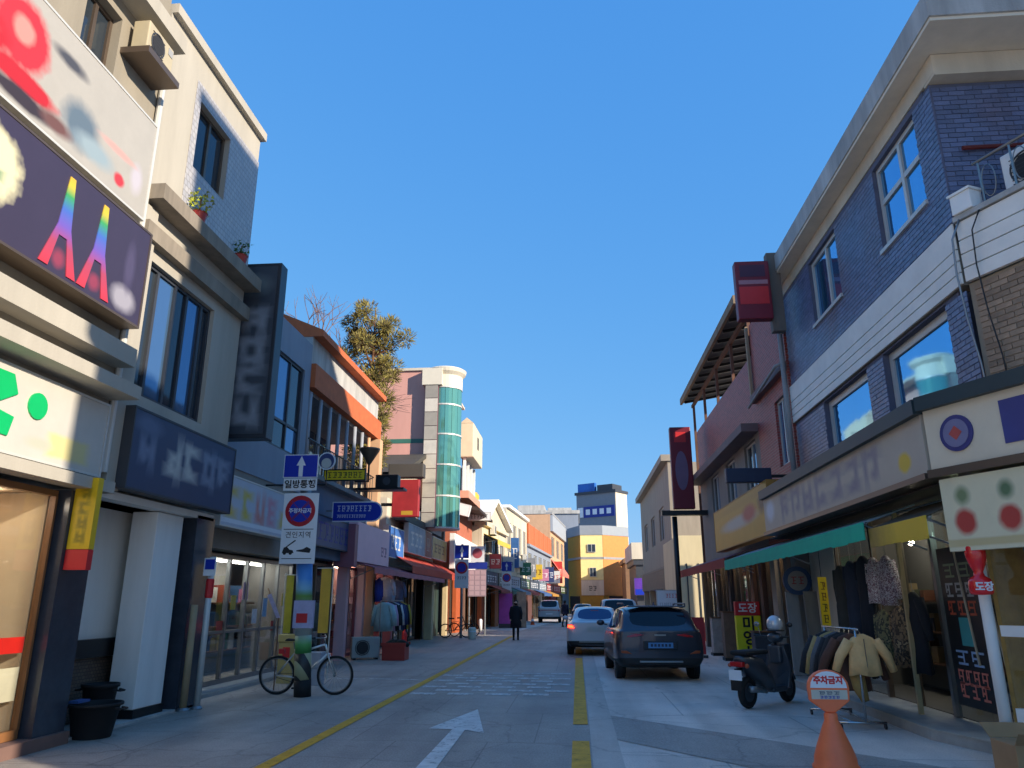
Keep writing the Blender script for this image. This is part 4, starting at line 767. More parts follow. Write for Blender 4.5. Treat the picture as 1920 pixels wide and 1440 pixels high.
def cloth_rack(name, label, x0, y0, x1, y1, h, cols, seed=1, wd=0.42, ln=0.75, foot=True):
    rnd = random.Random(seed); t = thing(name, label, 'clothes rack', (x0,y0,0)); b = MB()
    b.tube([(x0,y0,0.1),(x0,y0,h),(x1,y1,h),(x1,y1,0.1)], 0.016, 6)
    d = Vector((x1-x0,y1-y0,0)).normalized(); nrm = Vector((-d.y,d.x,0))
    for (x,y) in ((x0,y0),(x1,y1)):
        p = Vector((x,y,0.1)); b.tube([p-nrm*0.25, p+nrm*0.25], 0.016, 6); 
        for s_ in (-1,1): b.tube([p+nrm*0.24*s_, p+nrm*0.24*s_-Vector((0,0,0.1))], 0.016, 6)
    b.build('rail_frame', M['steel'], t)
    return t
rk = cloth_rack('clothes_rack', 'steel street rack of pastel and dark tops before the pink shop', -5.9, 23.0, -5.75, 25.3, 1.62, [])
for k, c in enumerate(['#8fb0b4','#a9c0c2','#b7a0bd','#1c1c24','#20222c','#c3c7c9','#2c3c6a','#26365c','#1a1c24','#b7a03a']):
    g_ = thing('blouse', ['pale teal top hung first on the pastel street rack','mint top hung second on the pastel street rack','lilac top hung third on the pastel street rack','black top hung after the lilac one','charcoal top hung mid rail','white striped top hung mid rail','navy top hung past the white one','denim blue top hung beside the navy one','near black top hung before the mustard one','mustard top hung last on the rack'][k], 'garment', (-5.88, 23.1+k*0.23, 0.7), 0, 'tops on the pastel street rack')
    shirt(g_, None, (-5.86+0.01*k, 23.15+k*0.22, 1.6), mat('garment '+c, c, 0.9, var=0.15, scale=9), wd=0.5, ln=0.85, axis='x', sleeve=0.6, splay=0.12)
for k, (c, y, z) in enumerate((('#2a3fa0',24.2,2.35),('#b7bdd0',25.0,2.4),('#8fb0d0',25.9,2.35),('#5f6b8c',26.6,2.35))):
    g_ = thing('blouse', ['royal blue shirt hung high under the rose awning','pale grey shirt hung high under the rose awning','light blue shirt hung high under the rose awning','slate shirt hung high under the rose awning'][k], 'garment', (-6.3,y,z-0.8)); shirt(g_, None, (-6.3,y,z), mat('garment '+c, c, 0.9, var=0.15, scale=9), wd=0.5, ln=0.75, axis='x' if k%2 else 'y', sleeve=0.5, splay=0.15)
    b = MB(); b.tube([(-6.3,y,z-0.02),(-6.3,y,z+0.12)],0.004,4); b.build('hook', M['steel'], g_)
c = thing('red_crate', 'red plastic crate on the ground at the end of the pastel rack', 'crate', (-5.2,22.3,0)); b = MB()
for (x0,x1,y0,y1) in ((-5.55,-4.9,22.0,22.04),(-5.55,-4.9,22.56,22.6),(-5.55,-5.51,22.04,22.56),(-4.94,-4.9,22.04,22.56)): b.box(x0,x1,y0,y1,0.03,0.47)
b.box(-5.55,-4.9,22.0,22.6,0.0,0.03); b.build('tray', M['terracotta'], c, bevel=0.008)
b = MB(); b.box(-5.58,-4.87,21.97,22.0,0.40,0.48); b.box(-5.58,-4.87,22.6,22.63,0.40,0.48); b.build('rim', M['terracotta'], c)
g_ = thing('dark_bundle', 'dark folded clothes heaped in the red crate', 'clothes', (-5.2,22.3,0.03)); b = MB()
for k in range(7): b.ball((-5.4+0.07*k,22.3+0.08*math.sin(k*2.1),0.42+0.05*(k%2)),0.13,8,6,sq=(1.2,1.3,0.7))
b.build('cloth', mat('dark green black cloth','#1e241f',0.9,var=0.3,scale=8), g_, smooth=True)
c = thing('fire_extinguisher', 'red cylinder standing at the end of the pastel rack', 'extinguisher', (-5.95,26.6,0)); b = MB(); b.lathe([(0.09,0),(0.1,0.02),(0.1,0.5),(0.07,0.6),(0.03,0.64),(0.03,0.7)],(-5.95,26.6,0),14); b.build('bottle', M['sred'], c, smooth=True); b = MB(); b.box(-6.05,-5.9,26.57,26.63,0.70,0.75); b.tube([(-5.95,26.6,0.68),(-5.83,26.6,0.55),(-5.83,26.6,0.25)],0.015,6); b.build('hose', M['black'], c)

# ---- shop with tan pillar, rust awning, blue sign box, white gabled shop over it
t = thing('corner_shop', 'low shop with a tan corner pillar and rust red awning beyond the pink shop', 'shop', (-9, 31, 0))
b = MB(); b.box(-12,-7.1,27.9,37.5,2.8,5.4); b.box(-12,-8.6,27.9,37.5,0,2.8); b.build('wall', M['beige'], t)
b = MB(); b.box(-6.75,-6.4,33.9,34.35,0,2.75); b.build('tan_pillar', mat('tan stone','#c9b48c',0.7,var=0.1), t, bevel=0.02)
b = MB(); b.box(-6.80,-6.35,33.85,34.4,2.3,2.55); b.build('pillar_capital', mat('tan stone','#c9b48c',0.7,var=0.1), t, bevel=0.03)
glazed_front(t, EAST(-7.15), 28.0, 33.8, 0.05, 2.7, 6, M['bronze']); shop_interior(t, EAST(-7.2), 28.0, 37.4, 0.05, 2.7, 1.3, '#66666c', n=30)
awning(t, EAST(-6.9), 27.5, 38.5, 3.4, 2.85, 0.95, 0.26, M['rust'], mat('rust valance','#c04a30',0.7,var=0.12))
b = MB(); fbox(b, EAST(-6.9), 34.5, 38.4, 0.0, 2.75, -0.1, -0.02); b.build('green_shutter', mat('dark green shutter','#2c3f3c',0.6,var=0.15), t)
for k,(u0,u1,v0,v1,c,l) in enumerate(((26.1,28.6,3.1,4.2,'#3f6fb5','blue printed panel sign beside the pink sign box'),(29.3,32.6,3.45,4.6,'#8fa0ae','pale blue grey sign under the gabled shop'),(32.7,34.2,3.45,4.6,'#8a4f40','brown narrow sign under the gabled shop'),(34.4,38.2,3.5,4.5,'#b79a5a','ochre pictured sign above the rust awning'))):
    s = board_sign('shop_sign', l, EAST(-6.75), u0, u1, v0, v1, 0.2, mat('sign face '+c, c, 0.5, var=0.35, scale=1.6), M['alu']); glyphs(s, EAST(-6.75), u0+0.4, u1-0.5, v0+0.3, v1-0.3, 0.2005, 3, mat('sign print '+c, '#d0cfc8' if k!=3 else '#6a3f20', 0.5), seed=70+k)
t = thing('gabled_shop', 'white gabled shop top with glazed front and dark roof edge above the rust awning', 'building', (-8.8,32.5,4.6))
b = MB(); b.box(-12,-7.0,28.4,36.8,4.7,6.3); b.prism([(-7.0,28.4,6.3),(-7.0,32.6,7.7),(-7.0,36.8,6.3)], (-5,0,0)); b.build('wall', M['cream'], t)
b = MB(); b.prism([(-6.6,28.1,6.2),(-6.6,32.6,7.75),(-6.6,32.6,7.95),(-6.6,28.1,6.4)], (-5.6,0,0)); b.prism([(-6.6,37.1,6.2),(-6.6,32.6,7.75),(-6.6,32.6,7.95),(-6.6,37.1,6.4)], (-5.6,0,0)); b.build('roof', mat('dark roof edge','#4a463f',0.8,var=0.2), t)
b = MB(); fbox(b, EAST(-6.99), 28.6,36.6,4.62,4.9,0.0,0.45); b.build('ledge', M['dgrey'], t)
for i in range(4): window(t, EAST(-6.93), 29+i*1.9, 30.6+i*1.9, 5.0, 6.1, M['alu'], G_blue, vert=(0.5,), depth=0.02)
b = MB(); b.box(-6.9,-6.5,37.0,37.4,4.5,6.9); b.build('dark_end_panel', mat('charcoal end panel','#3a3b3f',0.6,var=0.1), t)

# ---- pink block with round glass stair tower
t = thing('pink_tower_building', 'tall pink rendered block with a round green glass stair tower and white cap', 'building', (-9,36,0))
b = MB(); b.box(-14,-6.75,33.0,40.5,5.6,12.0); b.build('wall', M['pink'], t)
b = MB(); b.box(-14,-6.76,32.985,32.999,8.55,8.75); b.build('green_string_course', mat('green tile line','#3f6f60',0.4), t)
mt2 = mat('white stone tile','#bdb6aa',0.5,var=0.1,scale=4,island=True); tw = MB(); tw.box(-6.75,-6.15,32.62,34.0,4.7,11.95); two = tw.build('tower_pier', M['plum'], t)
k = 0; z = 4.72
while z < 11.4:
    b = MB(); fbox(b, SOUTH(32.62), -6.74,-6.16, z, z+0.62, 0.0, 0.03); b.build('tile', mt2, two); z += 0.65
cx, cy, rad = -5.98, 33.55, 0.78
fr = MB()
for zz in (4.72,6.12,7.52,8.92,10.32,11.15):
    fr.lathe([(rad-0.03,zz-0.035),(rad+0.025,zz-0.035),(rad+0.025,zz+0.035),(rad-0.03,zz+0.035)], (cx,cy,0), 32)
fo = fr.build('mullion_rings', M['alu'], t)
for i in range(10):
    a0, a1 = R_(-200+i*24), R_(-200+(i+1)*24)
    for (z0,z1) in ((4.76,6.08),(6.16,7.48),(7.56,8.88),(8.96,10.28),(10.36,11.1)):
        b = MB(); am = (a0+a1)/2; q = [(cx+rad*math.cos(a), cy+rad*math.sin(a)) for a in (a0+0.01,am,a1-0.01)]; q2 = [(cx+(rad-0.015)*math.cos(a), cy+(rad-0.015)*math.sin(a)) for a in (a0+0.01,am,a1-0.01)]
        V = [(x,y,z0) for x,y in q]+[(x,y,z1) for x,y in q]+[(x,y,z0) for x,y in q2]+[(x,y,z1) for x,y in q2]
        b.add(V, [(0,1,4,3),(1,2,5,4),(7,6,9,10),(8,7,10,11),(0,6,7,1),(1,7,8,2),(3,4,10,9),(4,5,11,10),(0,3,9,6),(2,8,11,5)]); b.build('pane', G_teal, fo)
b = MB(); b.lathe([(rad-0.1,4.72),(rad-0.1,11.1)], (cx,cy,0), 24); b.build('stair_core', mat('green blind','#7fa596',0.7,var=0.15,scale=3,streak=True), t)
b = MB(); b.lathe([(rad+0.02,11.18),(rad+0.02,11.75),(rad+0.16,11.9),(rad+0.2,12.05),(rad+0.1,12.12)], (cx,cy,0), 36); b.box(-6.9,-5.98,32.55,34.3,11.19,11.98); b.build('white_cap', mat('white stone cap','#d8d0bd',0.7,var=0.06), t)
b = MB(); b.box(-14,-6.1,32.9,40.6,12.0,12.12); b.build('roof_edge', M['beige'], t)
# next house with white bay and boxed balcony
t = thing('bay_building', 'pink brick house with white framed bay and a projecting white stone box balcony', 'building', (-9,43,0))
b = MB(); b.box(-13,-7.6,37.6,49.2,0.0,3.2); b.build('ground_floor', M['dark'], t)
glazed_front(t, EAST(-6.75), 38.3, 49.0, 0.05, 3.1, 8, M['bronze'])
for k_, (y_, c_) in enumerate(((38.2,'#c9b48c'),(41.3,'#b5572a'),(44.2,'#7a5a4a'),(47.0,'#c46a2c'))):
    b = MB(); fbox(b, EAST(-6.5), y_, y_+(0.4 if k_ in (0,2) else 1.5), 0, 3.15, -0.2, 0.0); b.build('shop_panel', mat('shop panel '+c_, c_, 0.7, var=0.2), t)
b = MB(); b.box(-13,-6.4,40.6,46.5,3.0,8.9); b.build('wall', mat('salmon brick','#b56a52',0.8,var=0.15,scale=3), t)
b = MB(); b.box(-6.39,-5.6,40.8,44.8,9.35,11.3); b.build('box_balcony', mat('white stone box','#d3c7ac',0.7,var=0.08), t, bevel=0.06)
b = MB(); b.prism([(-6.38,40.8,11.3),(-5.62,40.8,11.3),(-6.0,40.8,11.62)],(0,4.0,0)); b.build('box_roof', mat('white stone box','#d3c7ac',0.7,var=0.08), t)
b = MB(); b.box(-5.599,-5.58,42.4,42.9,10.1,10.8); b.build('slot_window', M['dark'], t)
b = MB(); b.box(-6.8,-5.85,40.9,46.0,7.1,7.5); b.build('pink_ledge', mat('pink ledge','#d19a82',0.7,var=0.1), t)
for i in range(4):
    b = MB(); b.box(-6.2,-6.05,41.0+i*1.3,41.15+i*1.3,7.5,9.35); b.build('bay_post', M['whitep'], t)
    if i < 3: b = MB(); b.box(-6.3,-6.28,41.16+i*1.3,42.29+i*1.3,7.55,9.3); b.build('pane', G_blue, t)
b = MB(); b.prism([(-6.9,40.7,6.7),(-5.2,40.7,6.35),(-5.2,40.7,6.5),(-6.9,40.7,7.05)],(0,6.5,0)); b.build('dark_eave', mat('dark brown eave','#3a2d28',0.8,var=0.2), t)
b = MB(); fbox(b, EAST(-6.39), 38.2, 49.0, 3.2, 4.95, 0.0, 0.25); b.build('white_parapet', M['white'], t)
s = board_sign('box_sign', 'tilted white box sign under the dark eave', SOUTH(39.5), -6.6,-5.6, 6.0,6.6, 0.3, M['rwhite'], M['rwhite']); s.rotation_euler[1] = R_(14)
s = board_sign('box_sign', 'white horizontal sign with a row of dark letters further along the left side', SOUTH(44.0), -6.3,-4.95, 6.15,6.65, 0.15, M['rwhite'], M['alu']); glyphs(s, SOUTH(44.0), -6.15,-5.1,6.28,6.5,0.1505,6,M['ink'],seed=80)
s = thing('hanging_sign', 'red projecting sign with a grey hood beyond the orange pier', 'sign', (-5.7,25.8,4.2)); f2 = SOUTH(25.8)
b = MB(); fbox(b, f2, -6.35,-5.4,4.4,5.7,0,0.22); b.build('box', mat('muted red sign','#a02a2e',0.5,var=0.25,scale=1.4), s, bevel=0.03); b = MB(); fbox(b, f2, -6.5,-5.25,5.76,6.25,-0.1,0.3); b.build('hood', mat('grey brown hood','#4b4742',0.6,var=0.1), s, bevel=0.03)
b = MB(); fbox(b, f2, -6.0,-5.6,4.47,4.61,0.2205,0.224); b.build('yellow_print', mat('gold print','#b8912e',0.5), s); b = MB(); b.box(-6.75,-6.3,25.7,25.8,4.8,4.9); b.box(-6.75,-6.45,25.7,25.8,5.9,6.0); b.build('bracket', M['black'], s)
# ---- farther left row
def bx(y): return -6.0 + bendx(y)
def row_house(name, label, y0, y1, h, m, upper, m_low, sign_c, shade=None, cat='building', x=None, roof=None, nwin=3, wz=(4.4,6.2), mg=G_dark, frame=None):
    x0 = bx(y0) if x is None else x; x1 = bx(y1) if x is None else x; d = Vector((x1-x0, y1-y0, 0)); Ln = d.length; u = d.normalized(); nr = Vector((u.y,-u.x,0))
    fr = FR((x0,y0,0), u, nr); t = thing(name, label, cat, (x0-3,(y0+y1)/2,0))
    hol = [(Ln*(i+0.18)/nwin, Ln*(i+0.82)/nwin, wz[0], wz[1]) for i in range(nwin)]
    b = MB(); fwall(b, fr, 0, Ln, 3.0, h, hol, 0.2); P = [fr.p(0,0,-0.21),fr.p(Ln,0,-0.21),fr.p(Ln,0,-7),fr.p(0,0,-7)]
    b.add([(p.x,p.y,3.0) for p in P]+[(p.x,p.y,h-0.01) for p in P], [(0,1,2,3),(4,5,6,7),(0,1,5,4),(1,2,6,5),(2,3,7,6),(3,0,4,7)]); b.build('wall', m, t)
    for hh in hol: window(t, fr, *hh, frame or M['alu'], mg, vert=(0.5,), depth=0.1)
    b = MB(); fbox(b, fr, 0, Ln, h, h+0.22, -0.5, 0.25); b.build('coping', roof or m, t)
    b = MB(); fbox(b, fr, 0.05, Ln-0.05, 0.0, 3.0, -1.6, -1.3); b.build('shop_back', M['dark'], t)
    glazed_front(t, FR(fr.p(0,0,-0.35),u,nr), 0.1, Ln-0.1, 0.05, 2.5, max(3,int(Ln/1.3)), M['bronze'])
    for i, c in enumerate(m_low):
        a, e = Ln*i/len(m_low), Ln*(i+0.3)/len(m_low); b = MB(); fbox(b, fr, a+0.02, e, 0.0, 2.4, -0.25, 0.02); b.build('shop_panel', mat('shop panel '+c, c, 0.7, var=0.2), t)
    k = len(sign_c)
    for i, (c, lb) in enumerate(sign_c):
        s = board_sign('shop_sign', lb, fr, Ln*i/k+0.15, Ln*(i+1)/k-0.15, 2.55, 3.45, 0.25, mat('row sign '+c, c, 0.5, var=0.2, scale=1.5), M['dgrey']); glyphs(s, fr, Ln*i/k+0.6, Ln*(i+1)/k-0.7, 2.8, 3.2, 0.2505, 4, M['rwhite'] if sum(lin(c))<0.9 else M['ink'], seed=int(y0)+i)
    if shade: awning(t, fr, 0.2, Ln-0.2, 2.56, 2.2, 1.1, 0.2, mat('awning '+shade, shade, 0.75, var=0.15), mat('awning '+shade, shade, 0.75, var=0.15))
    return t, fr, Ln
t, fr, Ln = row_house('gable_house', 'white gabled house front with a yellow canopy far down the left side', 47.0, 56.0, 6.2, M['cream'], None, ['#b5572a','#c46a2c'], [('#3a4a5c','grey blue sign on the gabled house'),('#5a6a60','grey green sign on the gabled house')], nwin=3, wz=(4.0,5.6))
b = MB(); b.prism([fr.p(0,6.42,0.1),fr.p(Ln,6.42,0.1),fr.p(Ln*0.35,7.9,0.1)], fr.n*-5); b.build('gable', M['cream'], t)
b = MB(); b.prism([fr.p(-0.2,6.5,0.5),fr.p(Ln*0.35,8.0,0.5),fr.p(Ln*0.35,8.2,0.5),fr.p(-0.2,6.72,0.5)], fr.n*-5.6); b.prism([fr.p(Ln+0.2,6.5,0.5),fr.p(Ln*0.35,8.0,0.5),fr.p(Ln*0.35,8.2,0.5),fr.p(Ln+0.2,6.72,0.5)], fr.n*-5.6); b.build('roof', M['white'], t)
awning(t, fr, 0.6, 5.6, 5.75, 5.35, 0.9, 0.3, mat('yellow canopy','#d8b84a',0.7), mat('yellow canopy','#d8b84a',0.7), 'canopy')
t, fr, Ln = row_house('cream_house', 'cream two storey house with grey shaded windows beyond the gabled house', 56.2, 67.0, 8.4, M['cream'], None, ['#4a4f58'], [('#8c98a4','pale signboard on the cream house'),('#4f6a58','dull green signboard on the cream house')], nwin=4, wz=(5.2,7.4), roof=M['white'])
b = MB(); fbox(b, fr, 0, Ln, 4.2, 4.7, 0.0, 0.5); b.build('balcony_slab', M['beige'], t)
t, fr, Ln = row_house('orange_house', 'house with a long orange brick parapet far down the left side', 67.2, 86.0, 6.3, M['bgrey'], None, ['#5a3a34','#34383e'], [('#43505e','slate signboard under the orange parapet'),('#7c8a96','pale grey signboard under the orange parapet'),('#8c2f34','red signboard under the orange parapet')], nwin=5, wz=(3.9,5.8))
b = MB(); fbox(b, fr, 0, Ln, 6.53, 8.3, -0.25, 0.12); pp = b.build('orange_parapet', M['orange'], t)
for i in range(5): b = MB(); fbox(b, fr, Ln*i/5-0.0+0.05, Ln*i/5+0.2, 6.5, 8.36, 0.121, 0.2); b.build('parapet_pier', mat('pale orange pier','#c9805a',0.8), pp)
t, fr, Ln = row_house('peach_house', 'peach fronted house with a grey top and pink canopy at the far left end', 86.2, 103.0, 11.2, M['peach'], None, ['#8c2f34'], [('#a33a3a','red shop sign at the far left end'),('#4a5a3a','green shop sign at the far left end')], nwin=3, wz=(6.6,8.8), roof=M['grey'])
b = MB(); fbox(b, fr, 0, Ln, 9.3, 11.1, 0.01, 0.3); b.build('grey_top', mat('pale grey cladding','#a3a9b0',0.6,var=0.08), t)
awning(t, fr, 0.5, Ln*0.7, 6.2, 4.8, 1.0, 0.4, mat('salmon canopy','#d77a6a',0.7), mat('salmon canopy','#d77a6a',0.7), 'canopy')

# ---- background blocks at the end of the street
def block(name, label, c, sx, sy, z1, rz, m, side=None, cat='building', win=None, mw=None):
    t = thing(name, label, cat, (c[0],c[1],0), rz); b = MB(); b.box(-sx/2,sx/2,-sy/2,sy/2,0,z1); b.build('wall', m, t, local=True)
    b = MB(); b.box(-sx/2-0.25,sx/2+0.25,-sy/2-0.25,sy/2+0.25,z1,z1+0.5); b.build('roof_edge', mw or m, t, local=True)
    return t
t = block('grey_block', 'wide blue grey block with flat roof slabs behind the orange parapet house', (-8.6,118), 18, 14, 14.0, 0, M['bgrey'], mw=M['concrete'])
for (a,c_,d) in ((-6,-1,0.6),(0,4,0.9),(4.5,8,0.5)): b = MB(); b.box(a,c_,-6,2,14.5,14.5+d); b.build('roof_shed', M['concrete'], t, local=True)
b = MB(); b.box(0.5,2.6,-7.06,-7.0,10.2,12.6); b.build('lit_panel', M['cream'], t, local=True)
for i in range(5):
    for j in range(2): b = MB(); b.box(-8.3+i*1.5,-7.2+i*1.5,-7.05,-7.0,9.3+j*2.3,10.6+j*2.3); b.build('window', G_dark, t, local=True)
t = block('tall_tower', 'tall tower with a shaded grey front, a blue banner and rooftop sign at the end of the street', (4.9,142), 8.4, 4.2, 20.9, R_(-33), mat('shaded tower render','#7f858c',0.8,var=0.08), mw=M['dgrey'])  # grey wall colour carries the shade on the tower front
b = MB(); b.box(4.2,4.3,-2.05,2.05,0,20.85); b.build('sunlit_side', M['cream'], t, local=True)  # cream slab paints this side of the tower as sunlit
b = MB(); b.box(-2.6,4.0,-2.22,-2.1,16.6,18.6); sb = b.build('blue_banner', M['blue'], t, local=True); b = MB(); b.box(-3.9,-2.7,-2.22,-2.1,16.7,18.5); b.build('emblem_panel', M['rwhite'], t, local=True)
for i in range(4): b = MB(); b.box(-2.1+i*1.5,-1.2+i*1.5,-2.26,-2.22,17.1,18.1); b.build('banner_letter', M['rwhite'], sb, local=True)
b = MB(); b.box(-3.9,-0.2,-2.0,-1.3,21.4,23.0); b.build('rooftop_sign', mat('bright blue sign','#1f63b5',0.5,var=0.3,scale=0.6), t, local=True)
b = MB(); b.box(0.3,3.6,-1.9,1.5,21.4,22.5); b.build('roof_room', M['dgrey'], t, local=True)
t = thing('yellow_building', 'yellow cornered building with orange sides closing the end of the street', 'building', (3.5,108,0))
X0, X1, YB = 0.55, 3.55, 104.0
foot = [(-1.2,109),(X0,YB),(X1,YB),(7.2,107.2),(7.2,118),(-1.2,118)]
def walls(b, pts, z0, z1): b.prism([(x,y,z0) for x,y in pts], (0,0,z1-z0))
b = MB(); walls(b, foot, 0.0, 10.3); b.build('core', M['gold'], t)  # ochre core colour stands in for the shaded left face
def side_panel(p, q, z0, z1, off, m, nm):
    d = Vector((q[0]-p[0],q[1]-p[1],0)); nn = Vector((d.y,-d.x,0)).normalized(); b = MB(); b.prism([(p[0]+nn.x*off,p[1]+nn.y*off,z0),(q[0]+nn.x*off,q[1]+nn.y*off,z0),(q[0]+nn.x*off,q[1]+nn.y*off,z1),(p[0]+nn.x*off,p[1]+nn.y*off,z1)], nn*-off*0.8); return b.build(nm, m, t)
side_panel(foot[1],foot[2],4.4,10.3,0.08,M['yellow'],'yellow_front'); side_panel(foot[1],foot[2],2.4,4.36,0.1,M['cream'],'cream_sign_band'); side_panel(foot[2],foot[3],2.4,10.3,0.08,M['lorange'],'orange_side')
side_panel(foot[0],foot[1],7.1,7.4,0.12,M['grey'],'grey_band'); side_panel(foot[1],foot[2],7.1,7.4,0.12,M['grey'],'grey_band'); side_panel(foot[2],foot[3],7.1,7.4,0.12,M['grey'],'grey_band')
b = MB(); walls(b, [(x*1.02-0.05,y-0.15) for x,y in foot], 10.31, 11.6); b.build('roof_band', mat('grey metal band','#8f979f',0.6,var=0.06), t)
for (a,c_,z0,z1) in ((1.5,2.6,8.0,9.1),(1.7,2.6,4.8,6.0)): window(t, SOUTH(YB-0.2), a, c_, z0, z1, M['alu'], G_dark, vert=(0.5,), depth=0.0)
glyphs(t, SOUTH(YB-0.12), 1.5, 2.6, 3.0, 3.6, 0.0, 2, M['ink'], seed=90)
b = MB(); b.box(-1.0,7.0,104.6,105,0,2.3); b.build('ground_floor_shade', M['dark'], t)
t = block('brown_house', 'brown gable house half hidden right of the yellow building', (8.6,100), 5.2, 8, 6.2, 0, mat('brown render','#8a6a4e',0.8,var=0.12)); b = MB(); b.prism([(-2.8,-4.1,6.7),(2.8,-4.1,6.7),(0,-4.1,8.2)],(0,8.2,0)); b.build('roof', M['wood'], t, local=True)
for i in range(2): b = MB(); b.box(-1.8+i*2.2,-0.6+i*2.2,-4.05,-4.0,3.6,5.2); b.build('window', G_dark, t, local=True)
t = block('low_dark_house', 'dark low shop row with cream roof at the far right of the street', (9.5,84), 7, 10, 5.2, 0, M['dgrey']); b = MB(); b.box(-3.9,3.9,-5.4,5.4,5.75,7.4); b.build('cream_attic', M['cream'], t, local=True)
s = board_sign('shop_sign', 'purple and blue sign on the far right low shop', SOUTH(78.5), 5.7, 8.2, 2.2, 3.9, 0.2, mat('violet sign','#5a2f9a',0.5,var=0.3), M['dgrey'])
b = MB(); fbox(b, SOUTH(78.5), 5.8, 8.1, 2.25, 2.8, 0.201, 0.21); b.build('blue_print', M['rblue'], s)

# ================================================================= RIGHT SIDE
# ---- purple brick corner building
WX = 5.0; fw_ = WEST(WX); CY = 9.2; YE = 16.9
cd = Vector((0.42,-0.9,0)).normalized(); cn = Vector((-cd.y*-1, 0, 0)); cn = Vector((cd.y, -cd.x, 0)).normalized()   # faces the camera side
FC = FR((WX,CY,0), cd, cn)                 # turned lower facade
FS = SOUTH(CY)                             # upper side wall, set back above the balcony
t = thing('brick_building', 'purple brick corner building with cream bands and concrete eaves on the right', 'building', (WX+3, 13, 0)); R1 = t
W1 = (9.75,11.3,6.98,8.4); W2 = (13.2,14.85,7.05,8.4); W3 = (9.75,11.9,3.9,5.42); W4 = (12.6,14.9,3.9,5.42)
mort = mat('dark mortar','#5f6478',0.9,var=0.15); mortb = mat('tan mortar','#9a8a76',0.9,var=0.15)
b = MB(); fwall(b, fw_, CY+0.2, YE, 6.33, 8.5, [W1,W2], 0.25); up = b.build('upper_brick_wall', mort, t)
b = MB(); fwall(b, fw_, CY+0.2, YE, 3.2, 5.45, [W3,W4], 0.25); lo = b.build('lower_brick_wall', mort, t)
b = MB(); b.box(WX+0.26, WX+9, CY+0.3, YE-0.05, 3.25, 8.5); b.build('core', mort, t)
b = MB(); b.box(WX+3.0, WX+3.2, 6.0, YE-0.05, 0.12, 3.24); b.build('shop_rear_wall', mat('dim shop wall','#6a655e',0.9), t)
b = MB(); fbox(b, FS, WX+0.0, WX+6, 6.0, 8.45, -0.19, 0.0); sdw = b.build('side_brick_wall', mort, t)
b = MB(); fbox(b, FC, 0.05, 4.0, 3.3, 5.45, -0.3, 0.0); trn = b.build('turned_brick_wall', mortb, t)
b = MB(); b.prism([FC.p(0.02,0,-0.3),FC.p(4.0,0,-0.3),(WX+6,CY-2,0),(WX+6,CY+0.29,0),(WX+0.27,CY+0.29,0)], (0,0,0.05)); 
for i,vv in enumerate(b.v): b.v[i] = (vv[0],vv[1],vv[2]+3.3 if i<5 else vv[2]+5.9)
b.build('balcony_floor', M['concrete'], t)
# bricks: real pieces; the 300 nearest are separate, the others one mesh per wall
BW, BH, GP = 0.205, 0.062, 0.011
pool = []
def lay(fr, u0, u1, v0, v1, holes, wall, key, vis=lambda p: True):
    r_ = 0; v = v0
    while v + BH <= v1 + 1e-6:
        u = u0 - (BW/2 if r_ % 2 else 0)
        while u < u1:
            a, e = max(u, u0), min(u+BW, u1)
            for h in holes:
                if v + BH > h[2] and v < h[3]:
                    if h[0] < e and h[1] > a:
                        if a < h[0]: e = h[0]
                        elif e > h[1]: a = h[1]
                        else: e = a
            if e - a > 0.03: pool.append(((fr.p((a+e)/2, v+BH/2)-Vector((0,0,1.6))).length if vis((a+e)/2) else 99, fr, a, e, v, wall, key, r_))
            u += BW + GP
        v += BH + GP; r_ += 1
lay(fw_, CY+0.0, YE, 6.36, 8.46, [W1,W2], up, 0); lay(fw_, CY+0.0, YE, 4.15, 5.42, [W3,W4], lo, 0, lambda u: u < 9.8 or u > 11.85)
lay(FS, WX+0.02, WX+2.2, 6.36, 8.44, [], sdw, 0, lambda u: u < 6.2); lay(FC, 0.12, 2.0, 4.1, 5.42, [], trn, 1, lambda u: u < 0.95)
m_b = [mat('purple glazed brick','#66708f',0.34,var=0.15,scale=5,island=True,ivar=0.2,bump=0.25,bscale=60), mat('tan brown brick','#a58b73',0.8,var=0.2,scale=6,island=True,ivar=0.2,bump=0.35,bscale=60)]
_n = m_b[0].node_tree; _b = _n.nodes['Principled BSDF']; _src = _b.inputs['Base Color'].links[0].from_socket      # patches of unglazed brown brick
_g = _n.nodes.new('ShaderNodeNewGeometry'); _no = _n.nodes.new('ShaderNodeTexNoise'); _no.inputs['Scale'].default_value = 0.55; _no.inputs['Detail'].default_value = 4; _n.links.new(_g.outputs['Position'], _no.inputs['Vector'])
_r = _n.nodes.new('ShaderNodeMapRange'); _r.inputs[1].default_value = 0.5; _r.inputs[2].default_value = 0.66; _r.inputs[4].default_value = 0.75; _n.links.new(_no.outputs['Fac'], _r.inputs[0])
_m = _n.nodes.new('ShaderNodeMix'); _m.data_type = 'RGBA'; _n.links.new(_r.outputs[0], _m.inputs[0]); _n.links.new(_src, _m.inputs[6]); _m.inputs[7].default_value = (*lin('#6e585e'), 1); _n.links.new(_m.outputs[2], _b.inputs['Base Color'])
pool.sort(key=lambda q: q[0]); singles, rest = pool[:300], pool[300:]
_bm = {}
